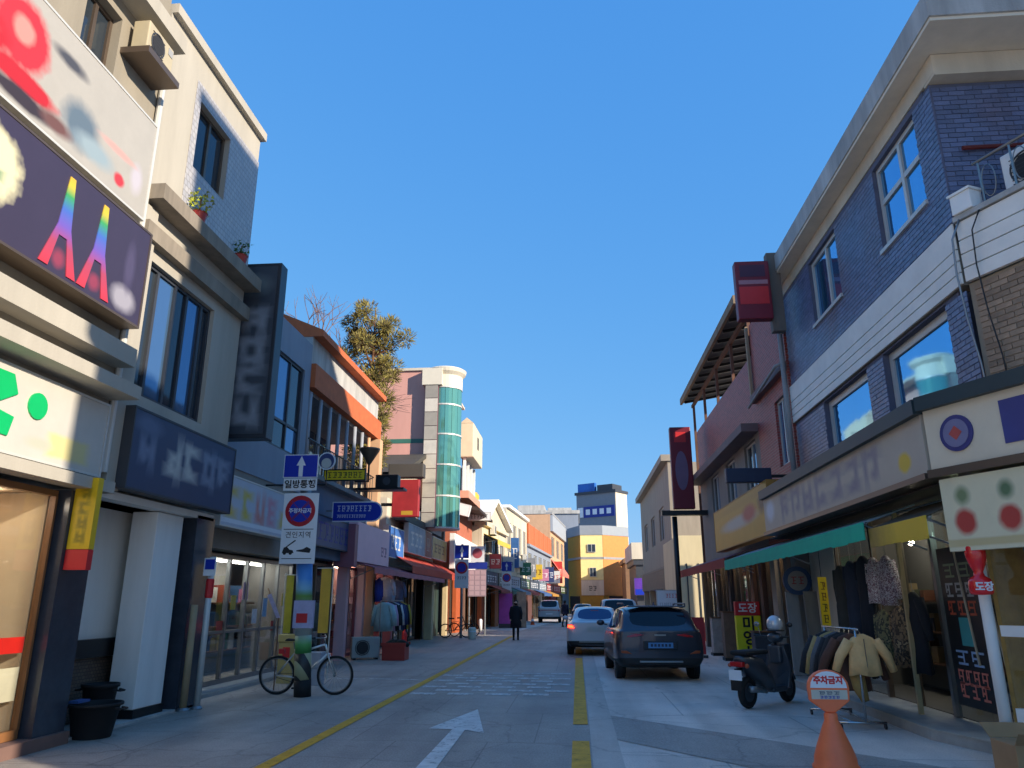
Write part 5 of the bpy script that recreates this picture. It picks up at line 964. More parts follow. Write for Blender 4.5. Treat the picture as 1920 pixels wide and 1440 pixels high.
for (d_, fr, a, e, v, wall, key, r_) in singles:
    full = abs(e-a-BW) < 1e-3; k_ = (id(fr), round(e-a,3))
    if k_ not in _bm:
        q = MB(); f0 = FR((0,0,0), fr.u, fr.n); fbox(q, f0, -(e-a)/2, (e-a)/2, 0, BH, 0.001, 0.013); o = q.build('brick', m_b[key], None); _bm[k_] = o.data; COL.objects.unlink(o); bpy.data.objects.remove(o)
    o = bpy.data.objects.new('brick', _bm[k_]); COL.objects.link(o); o.parent = wall; o.location = fr.p((a+e)/2, v, random.uniform(-0.002,0.002)) - world_loc(wall)
for wall in (up, lo, sdw, trn):
    q = MB(); kk = 0
    for (d_, fr, a, e, v, w2, key, r_) in rest:
        if w2 is wall: j = random.uniform(-0.002,0.002); fbox(q, fr, a, e, v, v+BH, 0.001, 0.013+j); kk = key
    if q.v: o = q.build('brick_courses', m_b[kk], wall); o['kind'] = 'stuff'
# a darker unpainted patch of brick round the far window
# cream bands with planks
pk = MB(); fbox(pk, fw_, CY, YE, 5.46, 6.32, -0.2, 0.03); band = pk.build('cream_band', mat('dusty shadow gap','#8f887c',0.9), t)
plank = mat('cream siding plank','#efeae0',0.6,var=0.1,scale=2,island=False)
zz = [(5.47,5.62),(5.63,5.78),(5.79,5.94),(5.95,6.31)]
for (a,e) in zz:
    q = MB(); fbox(q, fw_, CY-0.03, YE, a, e-0.008, 0.031, 0.055); q.build('plank', plank, band)
for (a,e) in ((5.47,5.65),(5.66,5.84),(5.85,6.03),(6.04,6.28)):
    q = MB(); fbox(q, FC, 0.06, 3.6, a, e-0.008, 0.0, 0.06); q.build('plank', plank, band)
q = MB(); fbox(q, FC, 0.05, 3.6, 6.29, 6.36, -0.12, 0.09); q.build('balcony_coping', M['concrete'], t)
b = MB(); fbox(b, fw_, CY-0.2, YE, 8.5, 8.78, -0.3, 0.02); b.box(WX-0.015, WX+6, CY-0.205, CY+0.1, 8.46, 8.78); b.build('cream_cornice', M['cream'], t)
b = MB(); b.box(WX-0.3, WX+7, CY-0.85, YE+0.1, 8.79, 8.84); b.build('soffit', mat('cream soffit','#e6dcc8',0.85,var=0.1), t)
b = MB(); b.box(WX-0.32, WX+7, CY-0.88, YE+0.12, 8.841, 9.22); b.build('eaves_fascia', M['concrete'], t)
for (w4, hz_) in ((W1,(0.56,)),(W2,(0.5,))):
    window(t, fw_, *w4, M['alu'], G_sky, vert=(0.45,), horiz=hz_ if w4 is W1 else (), depth=0.09, fw=0.08, sill=True)
for w4 in (W3,W4): window(t, fw_, *w4, M['alu'], G_sky, depth=0.12, fw=0.13)
# balcony rail, red pole, white box, cables, outdoor unit
b = MB(); b.tube([FC.p(0.35,7.0,-0.05), FC.p(3.4,7.0,-0.05)], 0.022, 8); rl = b.build('handrail', M['steel'], t)
for i in range(7):
    u = 0.42+i*0.42; q = MB(); q.tube([FC.p(u,6.36,-0.05),FC.p(u,7.0,-0.05)],0.014,6); q.build('rail_post', M['steel'], rl)
    q = MB(); q.tube([FC.p(u+0.10+0.09*math.cos(a),6.68+0.22*math.sin(a),-0.05) for a in [2*math.pi*k/16 for k in range(17)]],0.008,5,cap=False); q.build('rail_loop', M['steel'], rl)
b = MB(); b.tube([(WX+0.25,CY-0.06,7.40),(WX+2.5,CY-0.06,7.42)],0.03,8); tag(b.build('red_pole', mat('dark red pole','#6a2420',0.6,var=0.2)), 'dark red pole fixed on the purple brick wall above the balcony', 'pole')
c = thing('junction_box', 'small white meter box on the balcony corner of the brick building', 'box', FC.p(0.22,6.36,0)); b = MB(); fbox(b, FC, 0.08,0.36,6.365,6.62,-0.1,0.12); b.build('case', M['whitep'], c, bevel=0.01); b = MB(); fbox(b, FC, 0.06,0.38,6.62,6.65,-0.12,0.14); b.build('lid', M['whitep'], c)
ac_unit('air_conditioner', 'white outdoor air conditioner on the brick building balcony', FC.p(1.0,6.365,-0.35), math.atan2(-cn.x,cn.y)+math.pi, M['whitep'])
for k,(a,z0) in enumerate(((0.02,6.4),(0.30,6.4))):
    b = MB(); pts = [FC.p(a+0.12,z0-0.1,0.08), FC.p(a+0.02,z0-0.35,0.14), FC.p(a-0.02,5.6,0.12), FC.p(a+0.0,5.0,0.1), FC.p(a+0.05,4.4,0.07), FC.p(a+0.07,3.7,0.06)]
    b.tube(pts, 0.013-0.004*k, 6); tag(b.build('hanging_cable', [M['galv'],M['black']][k], smooth=True), ['grey cable looping down the brick building corner','thin black cable down the brick building corner'][k], 'cable')

# ---- its ground floor shop
sx = 4.55
b = MB(); b.prism([(4.2,17.0,0),(4.2,10.2,0),(4.5,9.3,0),(5.2,7.8,0),(8,7.8,0),(8,17,0)], (0,0,0.12)); b.build('shop_step', mat('worn granite step','#a3a099',0.8,var=0.2,scale=3,bump=0.2), t)
b = MB(); b.prism([(4.19,17.0,0.1201),(4.19,10.2,0.1201),(4.49,9.29,0.1201),(4.56,9.32,0.1201),(4.27,10.22,0.1201),(4.27,17.0,0.1201)], (0,0,0.012)); b.build('step_nosing', mat('pale nosing','#aaa79e',0.7,var=0.15), t)
fsx = WEST(5.0)
b = MB(); b.box(5.0,5.2,15.4,17.0,0.12,3.2); b.build('end_wall', M['beige'], t)
shop_interior(t, FR((5.0,0,0),(0,1,0),(-1,0,0)), 9.3, 15.3, 0.14, 3.2, 1.3, '#66615a', n=60, lamps=3, lcol='#f2f4ea', lpow=9.0, palette=['#50545c','#70745a','#9a8560','#38485c','#8a5a44','#a8a49a'])
for y in (9.4,11.2,12.3,13.4,15.2):
    b = MB(); fbox(b, fsx, y-0.04, y+0.04, 0.13, 2.95, -0.04, 0.04); b.build('door_post', M['steel'] if y == 11.2 else M['bronze'], t)
for (a,e) in ((9.45,10.3),(10.32,11.15),(13.45,15.15)):
    b = MB(); fbox(b, fsx, a, e, 0.15, 2.9, -0.01, 0.0); b.build('door_pane', G_clear, t)
b = MB(); b.box(4.22, 5.3, 9.0, 17.0, 2.905, 2.925); b.build('shadow_soffit', mat('shadow brown soffit','#4a4038',0.8,var=0.2), t)  # added dark panel; its brown stands in for the shadow under the sign
fd = FR((4.995,0,0),(0,1,0),(-1,0,0))
gp = MB(); fbox(gp, fd, 10.1,11.1,0.3,2.3,0.003,0.006); gd = gp.build('door_poster', mat('black door film','#26292c',0.4,var=0.2), t)
for k,(v,c_,n_) in enumerate(((2.0,'#8a9a7a',2),(1.75,'#aab0b4',3),(1.52,'#c05a40',3),(0.9,'#8fb0d8',2),(0.66,'#d07a6a',4),(0.5,'#d07a6a',3))):
    glyphs(gd, fd, 10.2,11.0, v-0.09, v+0.09, 0.0065, n_, mat('film print '+c_, c_, 0.5), seed=100+k)
q = MB(); fbox(q, fd, 10.45,10.75,1.05,1.4,0.0065,0.008); q.build('teal_print', mat('teal print','#3f9aa0',0.5), gd)
# white corner post, angled shopfront with bamboo blinds
b = MB(); b.tube([(4.36,8.74,0.0),(4.36,8.74,3.0)],0.06,12); b.build('corner_post', M['whitep'], t, smooth=True)
FC2 = FR((4.42,8.72,0), cd, cn)
b = MB(); fbox(b, FC2, 0.05,2.6,0.12,0.55,-0.08,0.0); fbox(b, FC2, 0.05,2.6,1.25,1.36,-0.08,0.02); b.build('shop_dado', M['whitep'], t)
b = MB(); fbox(b, FC2, 0.05,2.6,0.56,1.24,-0.03,-0.02); fbox(b, FC2, 0.05,2.6,1.37,2.9,-0.03,-0.02); b.build('shop_pane', G_clear, t)
b = MB(); fbox(b, FC2, -0.45,2.9,0.12,3.2,-0.62,-0.6); b.build('yellow_blind', mat('yellow bamboo blind','#a88a4a',0.7,var=0.3,scale=6), t)
for k,c_ in enumerate(('#4a7a96','#b7b06a','#5a8fa0')): q = MB(); q.tube([FC2.p(0.35+k*0.16,1.45,-0.3),FC2.p(0.2+k*0.12,2.4,-0.32)],0.02,6); q.build('fishing_rod', mat('rod '+c_, c_, 0.5), t)
# sign band and awnings wrapped round the corner
AX = 4.0
fa = WEST(AX)
s = thing('shop_sign', 'long beige wraparound shop sign with a dark green cap and round emblem', 'sign', (AX,12,3.0))
FA2 = FR((AX,8.75,0), cd, cn)
X_SIGN = soft_print('beige sign print', '#b5aa9a', fa, (AX,12,3.0), chars(10.1,15.2,3.12,3.55,7,'#7c7684',31)+[(9.35,3.22,0.17,0.12,'#d8b528',0.5,'o'),(15.9,3.4,0.3,0.2,'#cfd0d6',0.8,'o')])
b = MB(); fbox(b, fa, 8.78, 16.4, 3.0, 3.68, -0.25, 0.0); b.build('street_panel', X_SIGN, s)
b = MB(); fbox(b, FA2, 0.03, 3.0, 3.02, 3.7, -0.25, 0.0); b.build('turned_panel', mat('cream sign panel','#dccfb6',0.55,var=0.06), s)
b = MB(); fbox(b, fa, 8.76, 16.45, 3.681, 3.86, -0.3, 0.08); fbox(b, FA2, 0.0, 3.05, 3.701, 3.865, -0.3, 0.08); b.build('green_cap', mat('dark green sheet','#263a40',0.5,var=0.1), s)
b = MB(); fbox(b, fa, 8.77, 16.42, 2.93, 2.999, -0.28, 0.05); fbox(b, FA2, 0.01, 3.02, 2.93, 3.019, -0.28, 0.05); b.build('lower_trim', M['bronze'], s)
b = MB(); fdisc(b, FA2, 0.42, 3.37, 0.2, 0.001, 0.02); b.build('emblem_disc', mat('emblem blue','#3a3a78',0.5), s); b = MB(); fdisc(b, FA2, 0.42, 3.37, 0.155, 0.021, 0.026); b.build('emblem_ring', mat('emblem grey violet','#7a789a',0.5), s)
b = MB(); fdisc(b, FA2, 0.42, 3.37, 0.08, 0.0265, 0.03, 4); b.build('emblem_star', mat('emblem red','#b8504a',0.5), s)
b = MB(); fbox(b, FA2, 0.95, 1.4, 3.15, 3.6, 0.001, 0.012); b.build('blue_letter', mat('sign letter blue','#3a3f80',0.5), s)
aw = awning(t, WEST(4.55), 10.5, 20.4, 2.86, 2.62, 0.7, 0.24, mat('grey green awning top','#7f98a0',0.7,var=0.1), M['green'], 'green_awning')
aw2 = awning(t, WEST(4.55), 8.75, 10.45, 2.80, 2.52, 0.66, 0.24, mat('dark awning top','#4a4232',0.8), soft_print('yellow valance print', '#d9b420', WEST(4.55), (WX+3, 13, 0), [(11.0,2.35,0.9,0.4,'#5a4a28',1.2,'b'),(10.3,2.2,0.5,0.05,'#7a6224',1.5,'b')]), 'yellow_awning')
s = thing('shop_sign', 'cream corner panel with two red tulip prints below the wraparound sign', 'sign', FA2.p(1.0,2.1,0))
b = MB(); fbox(b, FA2, 0.1, 2.8, 2.12, 2.9, -0.1, 0.0); b.build('panel', soft_print('tulip panel print', '#ded6b4', FA2, FA2.p(1.0,2.1,0), [(0.35,2.42,0.12,0.13,'#b8443c',0.5,'o'),(0.85,2.42,0.12,0.13,'#b8443c',0.5,'o'),(0.35,2.70,0.08,0.09,'#7a8a62',0.9,'o'),(0.85,2.70,0.08,0.09,'#5f7a58',0.9,'o'),(1.5,2.52,0.2,0.22,'#b9cf9a',0.6,'b'),(1.3,2.2,1.5,0.04,'#c9b98a',0.6,'b')]), s)
# red seal shaped sign on the corner post
s = thing('seal_sign', 'glossy red seal shaped sign with white characters hanging on the corner post', 'sign', (4.22,8.5,1.7))
b = MB(); b.lathe([(0.0,1.665),(0.10,1.67),(0.115,1.69),(0.115,1.80),(0.10,1.83),(0.055,1.86),(0.045,1.90),(0.075,1.97),(0.10,2.06),(0.10,2.15),(0.07,2.23),(0.0,2.26)], (4.22,8.5,0), 20); b.build('seal_body', mat('glossy red plastic','#e02024',0.2,var=0.05,coat=0.5), s, smooth=True)
text('도장', SOUTH(8.5), 4.20, 1.745, 0.112, 0.10, M['rwhite'], s, extr=0.006, bold=0.003)
b = MB(); b.bar((4.25,8.6,2.0),(4.34,8.72,2.0),0.03,0.03); b.build('bracket', M['steel'], s)
c = thing('cardboard_box', 'brown cardboard box in the bottom right corner by the white post', 'carton', (4.28,8.2,0)); b = MB(); b.box(4.06,4.55,8.05,8.5,0.0,0.3); b.build('box', mat('cardboard','#b08a62',0.9,var=0.12), c, bevel=0.008)
b = MB(); b.prism([(4.06,8.05,0.301),(4.55,8.05,0.301),(4.58,7.9,0.42),(4.03,7.9,0.42)],(0,0,0.006)); b.build('flap', mat('cardboard','#b08a62',0.9,var=0.12), c); b = MB(); b.prism([(4.06,8.5,0.301),(4.55,8.5,0.301),(4.57,8.62,0.42),(4.04,8.62,0.42)],(0,0,0.006)); b.build('flap', mat('cardboard','#b08a62',0.9,var=0.12), c)
# ---- maroon brick building with roof terrace
t = thing('maroon_building', 'maroon brick building with an open timber roof terrace past the purple brick one', 'building', (8,23,0)); mb_ = brick_mat('maroon brick','#a8463f','#8f3a34','#a07c74',0.2,0.07,0.55)
X2 = 4.95; f2 = WEST(X2); hW = [(17.4,18.3,4.7,6.3),(20.6,22.0,4.4,5.9),(23.4,24.8,4.4,5.9),(26.2,27.6,4.4,5.9)]
b = MB(); fwall(b, f2, 16.95, 20.1, 3.0, 9.0, hW[:1], 0.25); b.box(X2+0.25,X2+7,16.96,20.1,3.0,8.95); b.build('near_wall', mb_, t)
b = MB(); fwall(b, f2, 20.1, 30.0, 6.2, 8.15, [], 0.25); b.build('terrace_parapet', mb_, t)
b = MB(); fwall(b, f2, 20.1, 30.0, 3.0, 6.2, hW[1:], 0.25); b.box(X2+0.25,X2+7,20.1,30.0,2.95,6.2); b.build('mid_wall', mat('taupe render','#8a8178',0.8,var=0.12,streak=True), t)
window(t, f2, *hW[0], M['alu'], G_blue, vert=(0.5,), depth=0.1)
for h in hW[1:]: window(t, f2, *h, M['alu'], [G_blue,G_dark], vert=(0.5,), depth=0.1)
b = MB(); fbox(b, f2, 16.95, 20.1, 6.75, 6.95, 0.001, 0.15); fbox(b, f2, 20.1, 30.0, 6.0, 6.22, 0.001, 0.45); b.build('string_course', mat('dusky ledge','#7a6462',0.7,var=0.15), t)
b = MB(); b.prism([(X2-0.35,19.9,9.65),(X2+5,19.9,10.6),(X2+5,19.9,10.75),(X2-0.35,19.9,9.8)], (0,11.2,0)); b.build('terrace_roof', mat('corrugated dark roof','#3a4046',0.7,var=0.2), t)
b = MB(); b.box(X2-0.42,X2-0.33,19.85,31.15,9.6,9.85); b.build('roof_fascia', mat('weathered timber fascia','#8d7a62',0.85,var=0.25,streak=True), t)
b = MB(); b.bar((X2+0.05,20.2,9.45),(X2+0.05,30.9,9.45),0.1,0.12); b.build('timber_beam', mat('reddish timber','#6a4a3c',0.8,var=0.2), t)
for i in range(12):
    q = MB(); y = 20.2+i*0.95; q.bar((X2-0.3,y,9.58),(X2+4.8,y,10.50),0.06,0.1); q.build('rafter', M['black'], t)
for y in (20.35,22.8,25.4,28.0,30.6): q = MB(); q.bar((X2+0.05,y,8.15 if y<30 else 3),(X2+0.05,y,9.4),0.09,0.09); q.build('timber_post', mat('reddish timber','#6a4a3c',0.8,var=0.2), t)
q = MB(); q.bar((X2+0.0-0.06,20.2,7.0),(X2-0.06,20.2,9.0),0.07,0.12); q.build('pale_downpipe', mat('pale timber','#a58d72',0.8), t)
b = MB(); b.box(X2+0.5,X2+6,17.0,30,0.0,2.95); b.build('ground_core', M['dark'], t)
q = MB(); q.tube([(4.86,16.93,3.4),(4.86,16.93,9.0)],0.06,8); q.tube([(4.86,16.93,6.9),(4.7,16.98,6.85),(4.7,19.9,6.6)],0.035,8); q.build('drainpipe', M['grey'], t, smooth=True)
# shopfront below: stone pillars, glass
for k,(y,wd,c_) in enumerate(((17.2,0.35,'#8f8a84'),(17.9,0.3,'#77716b'),(19.0,0.45,'#9a958d'),(20.4,0.3,'#5a3f34'),(21.4,0.35,'#6a4a3a'),(24.6,0.3,'#3a3a40'),(26.8,0.3,'#4a4440'),(29.6,0.4,'#6a5f54'))):
    q = MB(); fbox(q, WEST(4.75), y, y+wd, 0, 2.9, -0.3, 0.0); q.build('pillar', mat('pillar '+c_, c_, 0.7, var=0.15), t)
for (a,e) in ((18.22,18.98),(19.47,20.38),(20.72,21.38),(21.77,24.58),(24.92,26.78),(27.12,29.58)): glazed_front(t, WEST(4.9), a, e, 0.05, 2.85, max(1,int((e-a)/0.9)), M['bronze'])
shop_interior(t, WEST(5.0), 17.3, 29.5, 0.05, 2.85, 0.42, '#6a5a50', n=50, lamps=6, lpow=6.0)
awning(t, WEST(4.7), 20.9, 30.5, 2.98, 2.72, 0.75, 0.24, mat('mauve awning top','#7a5a68',0.7), M['red'], 'red_awning')
s = board_sign('shop_sign', 'orange yellow pictured shop sign above the red awning', WEST(4.6), 17.2, 24.0, 3.05, 4.25, 0.3, soft_print('orange sign print','#cf9a34',WEST(4.6),WEST(4.6).p((17.2+24.0)/2,3.05,0),[(20.6,3.62,2.0,0.16,'#b9b2a6',0.8,'o'),(19.2,3.72,0.7,0.2,'#b84a40',0.7,'o'),(17.8,3.85,0.35,0.25,'#6a4a2c',0.9,'o'),(20.5,4.05,3,0.08,'#c8902c',0.8,'b')]), mat('orange sign edge','#a8742a',0.5))
s = board_sign('shop_sign', 'grey white sign with a pink mark between orange sign and beige sign', WEST(4.5), 15.6+0.9, 17.1, 3.0, 3.9, 0.2, mat('greyish sign','#9f9ba0',0.5,var=0.1), M['grey'])
s = thing('dark_board', 'black horizontal board sign projecting above the orange sign', 'sign', (4.3,18.0,4.3)); b = MB(); fbox(b, SOUTH(18.0), 3.55, 4.6, 4.28, 4.62, 0, 0.18); b.build('box', M['navy'], s, bevel=0.02); b = MB(); b.box(4.6,4.95,17.85,17.95,4.4,4.46); b.build('bracket', M['black'], s)
s = thing('hanging_sign', 'red square projecting sign high on the maroon building corner', 'sign', (4.1,16.2,7.6)); fz = SOUTH(16.2)
b = MB(); fbox(b, fz, 3.74,4.5,7.65,9.05,0,0.25); b.build('box', M['maroon'], s, bevel=0.02); b = MB(); fbox(b, fz, 3.8,4.44,8.0,8.42,0.2505,0.256); b.build('red_print', M['sred'], s); b = MB(); fbox(b, fz, 3.8,4.44,8.48,8.58,0.2505,0.256); b.build('pale_print', mat('rose print','#b07a84',0.5), s); b = MB(); fbox(b, fz, 3.84,4.4,8.66,8.95,0.2505,0.256); b.build('dark_print', mat('dark plum print','#4a1f3a',0.5), s)
b = MB(); fbox(b, fz, 4.5,4.78,7.4,9.3,-0.1,0.12); b.build('mount_post', mat('grey brown post','#6b645c',0.7), s)
s = thing('hanging_sign', 'tall red vertical sign with a pale oval on a black cross arm', 'sign', (4.1,29.0,4.9)); fz = SOUTH(29.0)
b = MB(); fbox(b, fz, 3.7,4.5,4.95,8.1,0,0.3); b.build('box', M['maroon'], s, bevel=0.03); b = MB(); fdisc(b, fz, 4.08,6.4,0.24,0.3005,0.31,24,ry=0.75); b.build('oval_print', mat('grey violet print','#7a6078',0.5), s); b = MB(); fbox(b, fz, 3.85,4.3,7.5,7.9,0.3005,0.306); b.build('red_print', M['sred'], s)
b = MB(); fbox(b, fz, 3.25,4.95,4.72,4.9,-0.05,0.25); b.build('cross_arm', M['black'], s)
post('street_post', 'black street post under the tall red vertical sign', 3.75, 29.1, 0.1, 4.7, M['black'], None, 'post')
# lit cream wall in the gap, beige building beyond
t = thing('cream_house', 'cream plastered side wall lit by the sun in the gap past the red awning', 'building', (7,36,0)); b = MB(); b.box(4.45,9,34.0,39.8,0,4.4); b.build('wall', mat('sunlit cream plaster','#d8cba6',0.85,var=0.12,bump=0.1,streak=True), t)
for i in range(2): q = MB(); fbox(q, SOUTH(34.0), 4.75+i*0.5, 4.8+i*0.5, 0.6, 3.2, 0.001, 0.03); q.build('downpipe', M['dgrey'], t)
q = MB(); fbox(q, SOUTH(34.0), 4.46, 5.6, 0.0, 0.75, 0.001, 0.25); q.build('red_kerb_wall', mat('red tiles','#a8483a',0.8), t)
t = thing('beige_building', 'beige two storey building with a grey shutter box far on the right', 'building', (8.5,49,0)); f3 = WEST(4.95); hW = [(43,45.4,5.0,6.8),(48,50.4,5.0,6.8),(53,55.4,5.0,6.8)]
b = MB(); fwall(b, f3, 40.0, 58.0, 3.5, 8.8, hW, 0.25); b.box(5.2,12,40.02,58,3.5,8.75); b.build('wall', mat('dull beige render','#9c9284',0.85,var=0.16,streak=True), t)
for h in hW: window(t, f3, *h, M['alu'], G_dark, vert=(0.5,), depth=0.12)
b = MB(); fbox(b, f3, 39.9, 58.1, 8.81, 9.15, -0.4, 0.35); b.build('eave', mat('dull beige render','#9c9284',0.85,var=0.16,streak=True), t); b = MB(); fbox(b, f3, 40.0,58.0,2.3,3.49,-0.2,0.12); sh = b.build('shutter_box', mat('slatted shutter grey','#77726a',0.6), t)
for i in range(8): q = MB(); fbox(q, f3, 40.05,57.95,2.35+i*0.14,2.43+i*0.14,0.121,0.15); q.build('slat', mat('slatted shutter grey','#77726a',0.6), sh)
b = MB(); b.box(5.3,5.5,40.1,58,0,2.3); b.build('dark_shopfront', M['dark'], t)
for i in range(5): q = MB(); fbox(q, f3, 40.2+i*4.3,40.6+i*4.3,0,2.3,-0.3,0.05); q.build('pillar', M['tan'], t)
s = board_sign('notice_board', 'white notice board with red heading behind the parked cars', SOUTH(31.5), 3.15, 4.05, 1.3, 2.05, 0.06, M['rwhite'], M['alu']); glyphs(s, SOUTH(31.5), 3.5,3.98,1.75,1.9,0.0605,4,M['sred'],seed=130); glyphs(s, SOUTH(31.5), 3.25,3.9,1.42,1.55,0.0605,8,mat('grey print','#8a8f96',0.5),seed=131)
q = MB(); q.tube([(3.3,31.47,0),(3.3,31.47,1.3)],0.02,6); q.tube([(3.9,31.47,0),(3.9,31.47,1.3)],0.02,6); q.build('leg', M['galv'], s)
t = thing('shade_block', 'narrow beige block added outside the view on the right to cast shade', 'building', (15,-1,0)); b = MB(); b.box(9.0,20,-0.4,1.5,0,11.2); b.build('wall', M['beige'], t)  # unseen block added and sized to shade the near left frontage
for i in range(1):
    for j in range(3): q = MB(); q.box(8.94,8.99,0.0+i*1.5,1.1+i*1.5,1.6+j*3.3,3.4+j*3.3); q.build('window', G_dark, t)
b = MB(); b.box(8.9,20.1,-0.5,1.49,11.21,11.5); b.build('coping', M['concrete'], t)
# neighbour across the side lane, to the right of the viewer (casts the shade over the near street)
t = thing('corner_block', 'tall beige corner block across the side lane, outside the view on the right', 'building', (15,4,0)); b = MB(); b.box(9.0,20,1.6,8.1,0,16.2); b.build('wall', M['beige'], t)
for i in range(2):
    for j in range(4): q = MB(); q.box(8.94,8.99,2.4+i*2.8,4.2+i*2.8,2.2+j*3.5,4.0+j*3.5); q.build('window', G_dark, t)
b = MB(); b.box(8.9,20.1,1.5,8.2,16.21,16.5); b.build('coping', M['concrete'], t)

# ---------------------------------------------------------------- vehicles
def car(name, label, loc, rz, stations, paint, glass, wheel_r, wheel_y, track, cat='car', lights=(), plate=None, hatch=True, glass_rng=(0,99), roof_rng=(1,2), wind_rng=(4,5)):
    """stations: (y, zb, xb, zs, xs, zw, xw, zsh, xsh, zg, xg, zr, xr, ztop)"""
    t = thing(name, label, cat, loc, rz); V = []; F = []; MI = []; nst = len(stations); K = 9
    def sec(s):
        y, zb, xb, zs, xs, zw, xw, zsh, xsh, zg, xg, zr, xr, zt = s
        return [(0,y,zb),(xb,y,zb),(xs,y,zs),(xw,y,zw),(xsh,y,zsh),(xg,y,zg),(xr,y,zr),(xr-0.10,y,zt-0.012),(0,y,zt)]
    for s in stations:
        h = sec(s); V += h + [(-x,y,z) for (x,y,z) in h[1:-1]]
    N = 2*K-2
    def idx(i,k,m): 
        if not m or k in (0,K-1): return i*N+k
        return i*N + K + (k-1)
    for i in range(nst-1):
        for k in range(K-1):
            mi = 0
            if k <= 1 : mi = 2
            if k == 5 and glass_rng[0] <= i < glass_rng[1]: mi = 1
            if k == 7 and (roof_rng[0] <= i < roof_rng[1] or wind_rng[0] <= i < wind_rng[1]): mi = 1
            for m in (0,1):
                q = [idx(i,k,m),idx(i,k+1,m),idx(i+1,k+1,m),idx(i+1,k,m)]
                F.append(tuple(q if m==0 else q[::-1])); MI.append(mi)
    for i in (0,nst-1):
        for k in range(K-1):
            q = [idx(i,k,0),idx(i,k+1,0),idx(i,k+1,1),idx(i,k,1)]; q2 = []
            for a in q:
                if a not in q2: q2.append(a)
            F.append(tuple(q2)); MI.append(2 if k==1 else 0)
    me = bpy.data.meshes.new('cage'); me.from_pydata(V, [], F)
    for p, m_ in zip(me.polygons, MI): p.material_index = m_; p.use_smooth = True
    for _ in range(3): me.materials.append(paint)
    bmm = bmesh.new(); bmm.from_mesh(me); bmesh.ops.recalc_face_normals(bmm, faces=bmm.faces)
    cl = bmm.edges.layers.float.get('crease_edge') or bmm.edges.layers.float.new('crease_edge')
    for e in bmm.edges:
        ms = {f.material_index for f in e.link_faces}
        if len(ms) > 1: e[cl] = 0.6
        elif e.calc_face_angle(0) > 0.7: e[cl] = 0.35
    bmm.to_mesh(me); bmm.free()
    tmp = bpy.data.objects.new('cage', me); COL.objects.link(tmp); sb = tmp.modifiers.new('s','SUBSURF'); sb.levels = 2; sb.render_levels = 2
    dg = bpy.context.evaluated_depsgraph_get(); ev = bpy.data.meshes.new_from_object(tmp.evaluated_get(dg)); COL.objects.unlink(tmp); bpy.data.objects.remove(tmp)
    for mi, nm, mm in ((0,'body',paint),(1,'glazing',glass),(2,'lower_trim',mat('black car trim','#1a1b1d',0.6,var=0.1))):
        b = bmesh.new(); b.from_mesh(ev); bmesh.ops.delete(b, geom=[f for f in b.faces if f.material_index != mi], context='FACES')
        if not b.faces: b.free(); continue
        m2 = bpy.data.meshes.new(nm); b.to_mesh(m2); b.free(); m2.materials.clear(); m2.materials.append(mm)
        for p in m2.polygons: p.material_index = 0; p.use_smooth = True
        o = bpy.data.objects.new(nm, m2); COL.objects.link(o); o.parent = t
    for y in wheel_y:
        for sgn in (-1,1):
            b = MB(); w_ = 0.205; b.lathe([(wheel_r*0.62,-w_/2),(wheel_r*0.93,-w_/2),(wheel_r,-w_/2+0.03),(wheel_r,w_/2-0.03),(wheel_r*0.93,w_/2),(wheel_r*0.62,w_/2)], (sgn*(track/2),y,wheel_r), 28, axis='x'); wo = b.build('wheel', M['rubber'], t, smooth=True, local=True)
            b = MB(); xo = sgn*(track/2+0.085); b.lathe([(wheel_r*0.62,-0.01),(wheel_r*0.62,0.012)], (xo,y,wheel_r), 24, axis='x')
            for k in range(5):
                a = 2*math.pi*k/5; b.bar((xo+sgn*0.014,y,wheel_r),(xo+sgn*0.014,y+wheel_r*0.58*math.cos(a),wheel_r+wheel_r*0.58*math.sin(a)),0.035,0.05)
            b.build('rim', M['steel'], wo, local=True)
            b = MB(); b.lathe([(wheel_r*1.09,-0.06),(wheel_r*1.09,0.06)], (sgn*(track/2+0.04),y,wheel_r+0.01), 28, axis='x'); b.build('wheel_arch', M['black'], t, local=True)
    for (nm, pts, m_, dy) in lights:
        for sgn in ((1,-1) if nm[-1] != '!' else (1,)):
            b = MB(); b.prism([(sgn*x,y,z) for (x,y,z) in pts], (0,dy,0)); b.build(nm.rstrip('!'), m_, t, local=True, bevel=0.008)
    for sgn in (-1,1):
        y, z, x = stations[-1][0]*0.66, stations[2][9]+0.06, stations[3][6]
        b = MB(); b.ball((sgn*(x+0.10),y,z),0.1,10,6,sq=(1.0,0.55,0.7)); b.bar((sgn*(x-0.06),y,z-0.05),(sgn*(x+0.08),y,z-0.02),0.04,0.03); b.build('door_mirror', paint, t, smooth=True, local=True)
    return t
RL = mat('red tail light','#b3161b',0.2,var=0.1,coat=0.6); RB_ = mat('lit brake light','#ff3a1c',0.3,var=0,emit=2.5); AM = mat('amber reflector','#a8502a',0.3,var=0.1); CG = glass_reflect('tinted car glass','#141a22',0.25,0.05)
suv_paint = mat('dark grey metallic paint','#3a3f4a',0.3,0.5,var=0.04,coat=0.7); wpaint = mat('white car paint','#b9bdc2',0.3,0.1,var=0.03,coat=0.6)
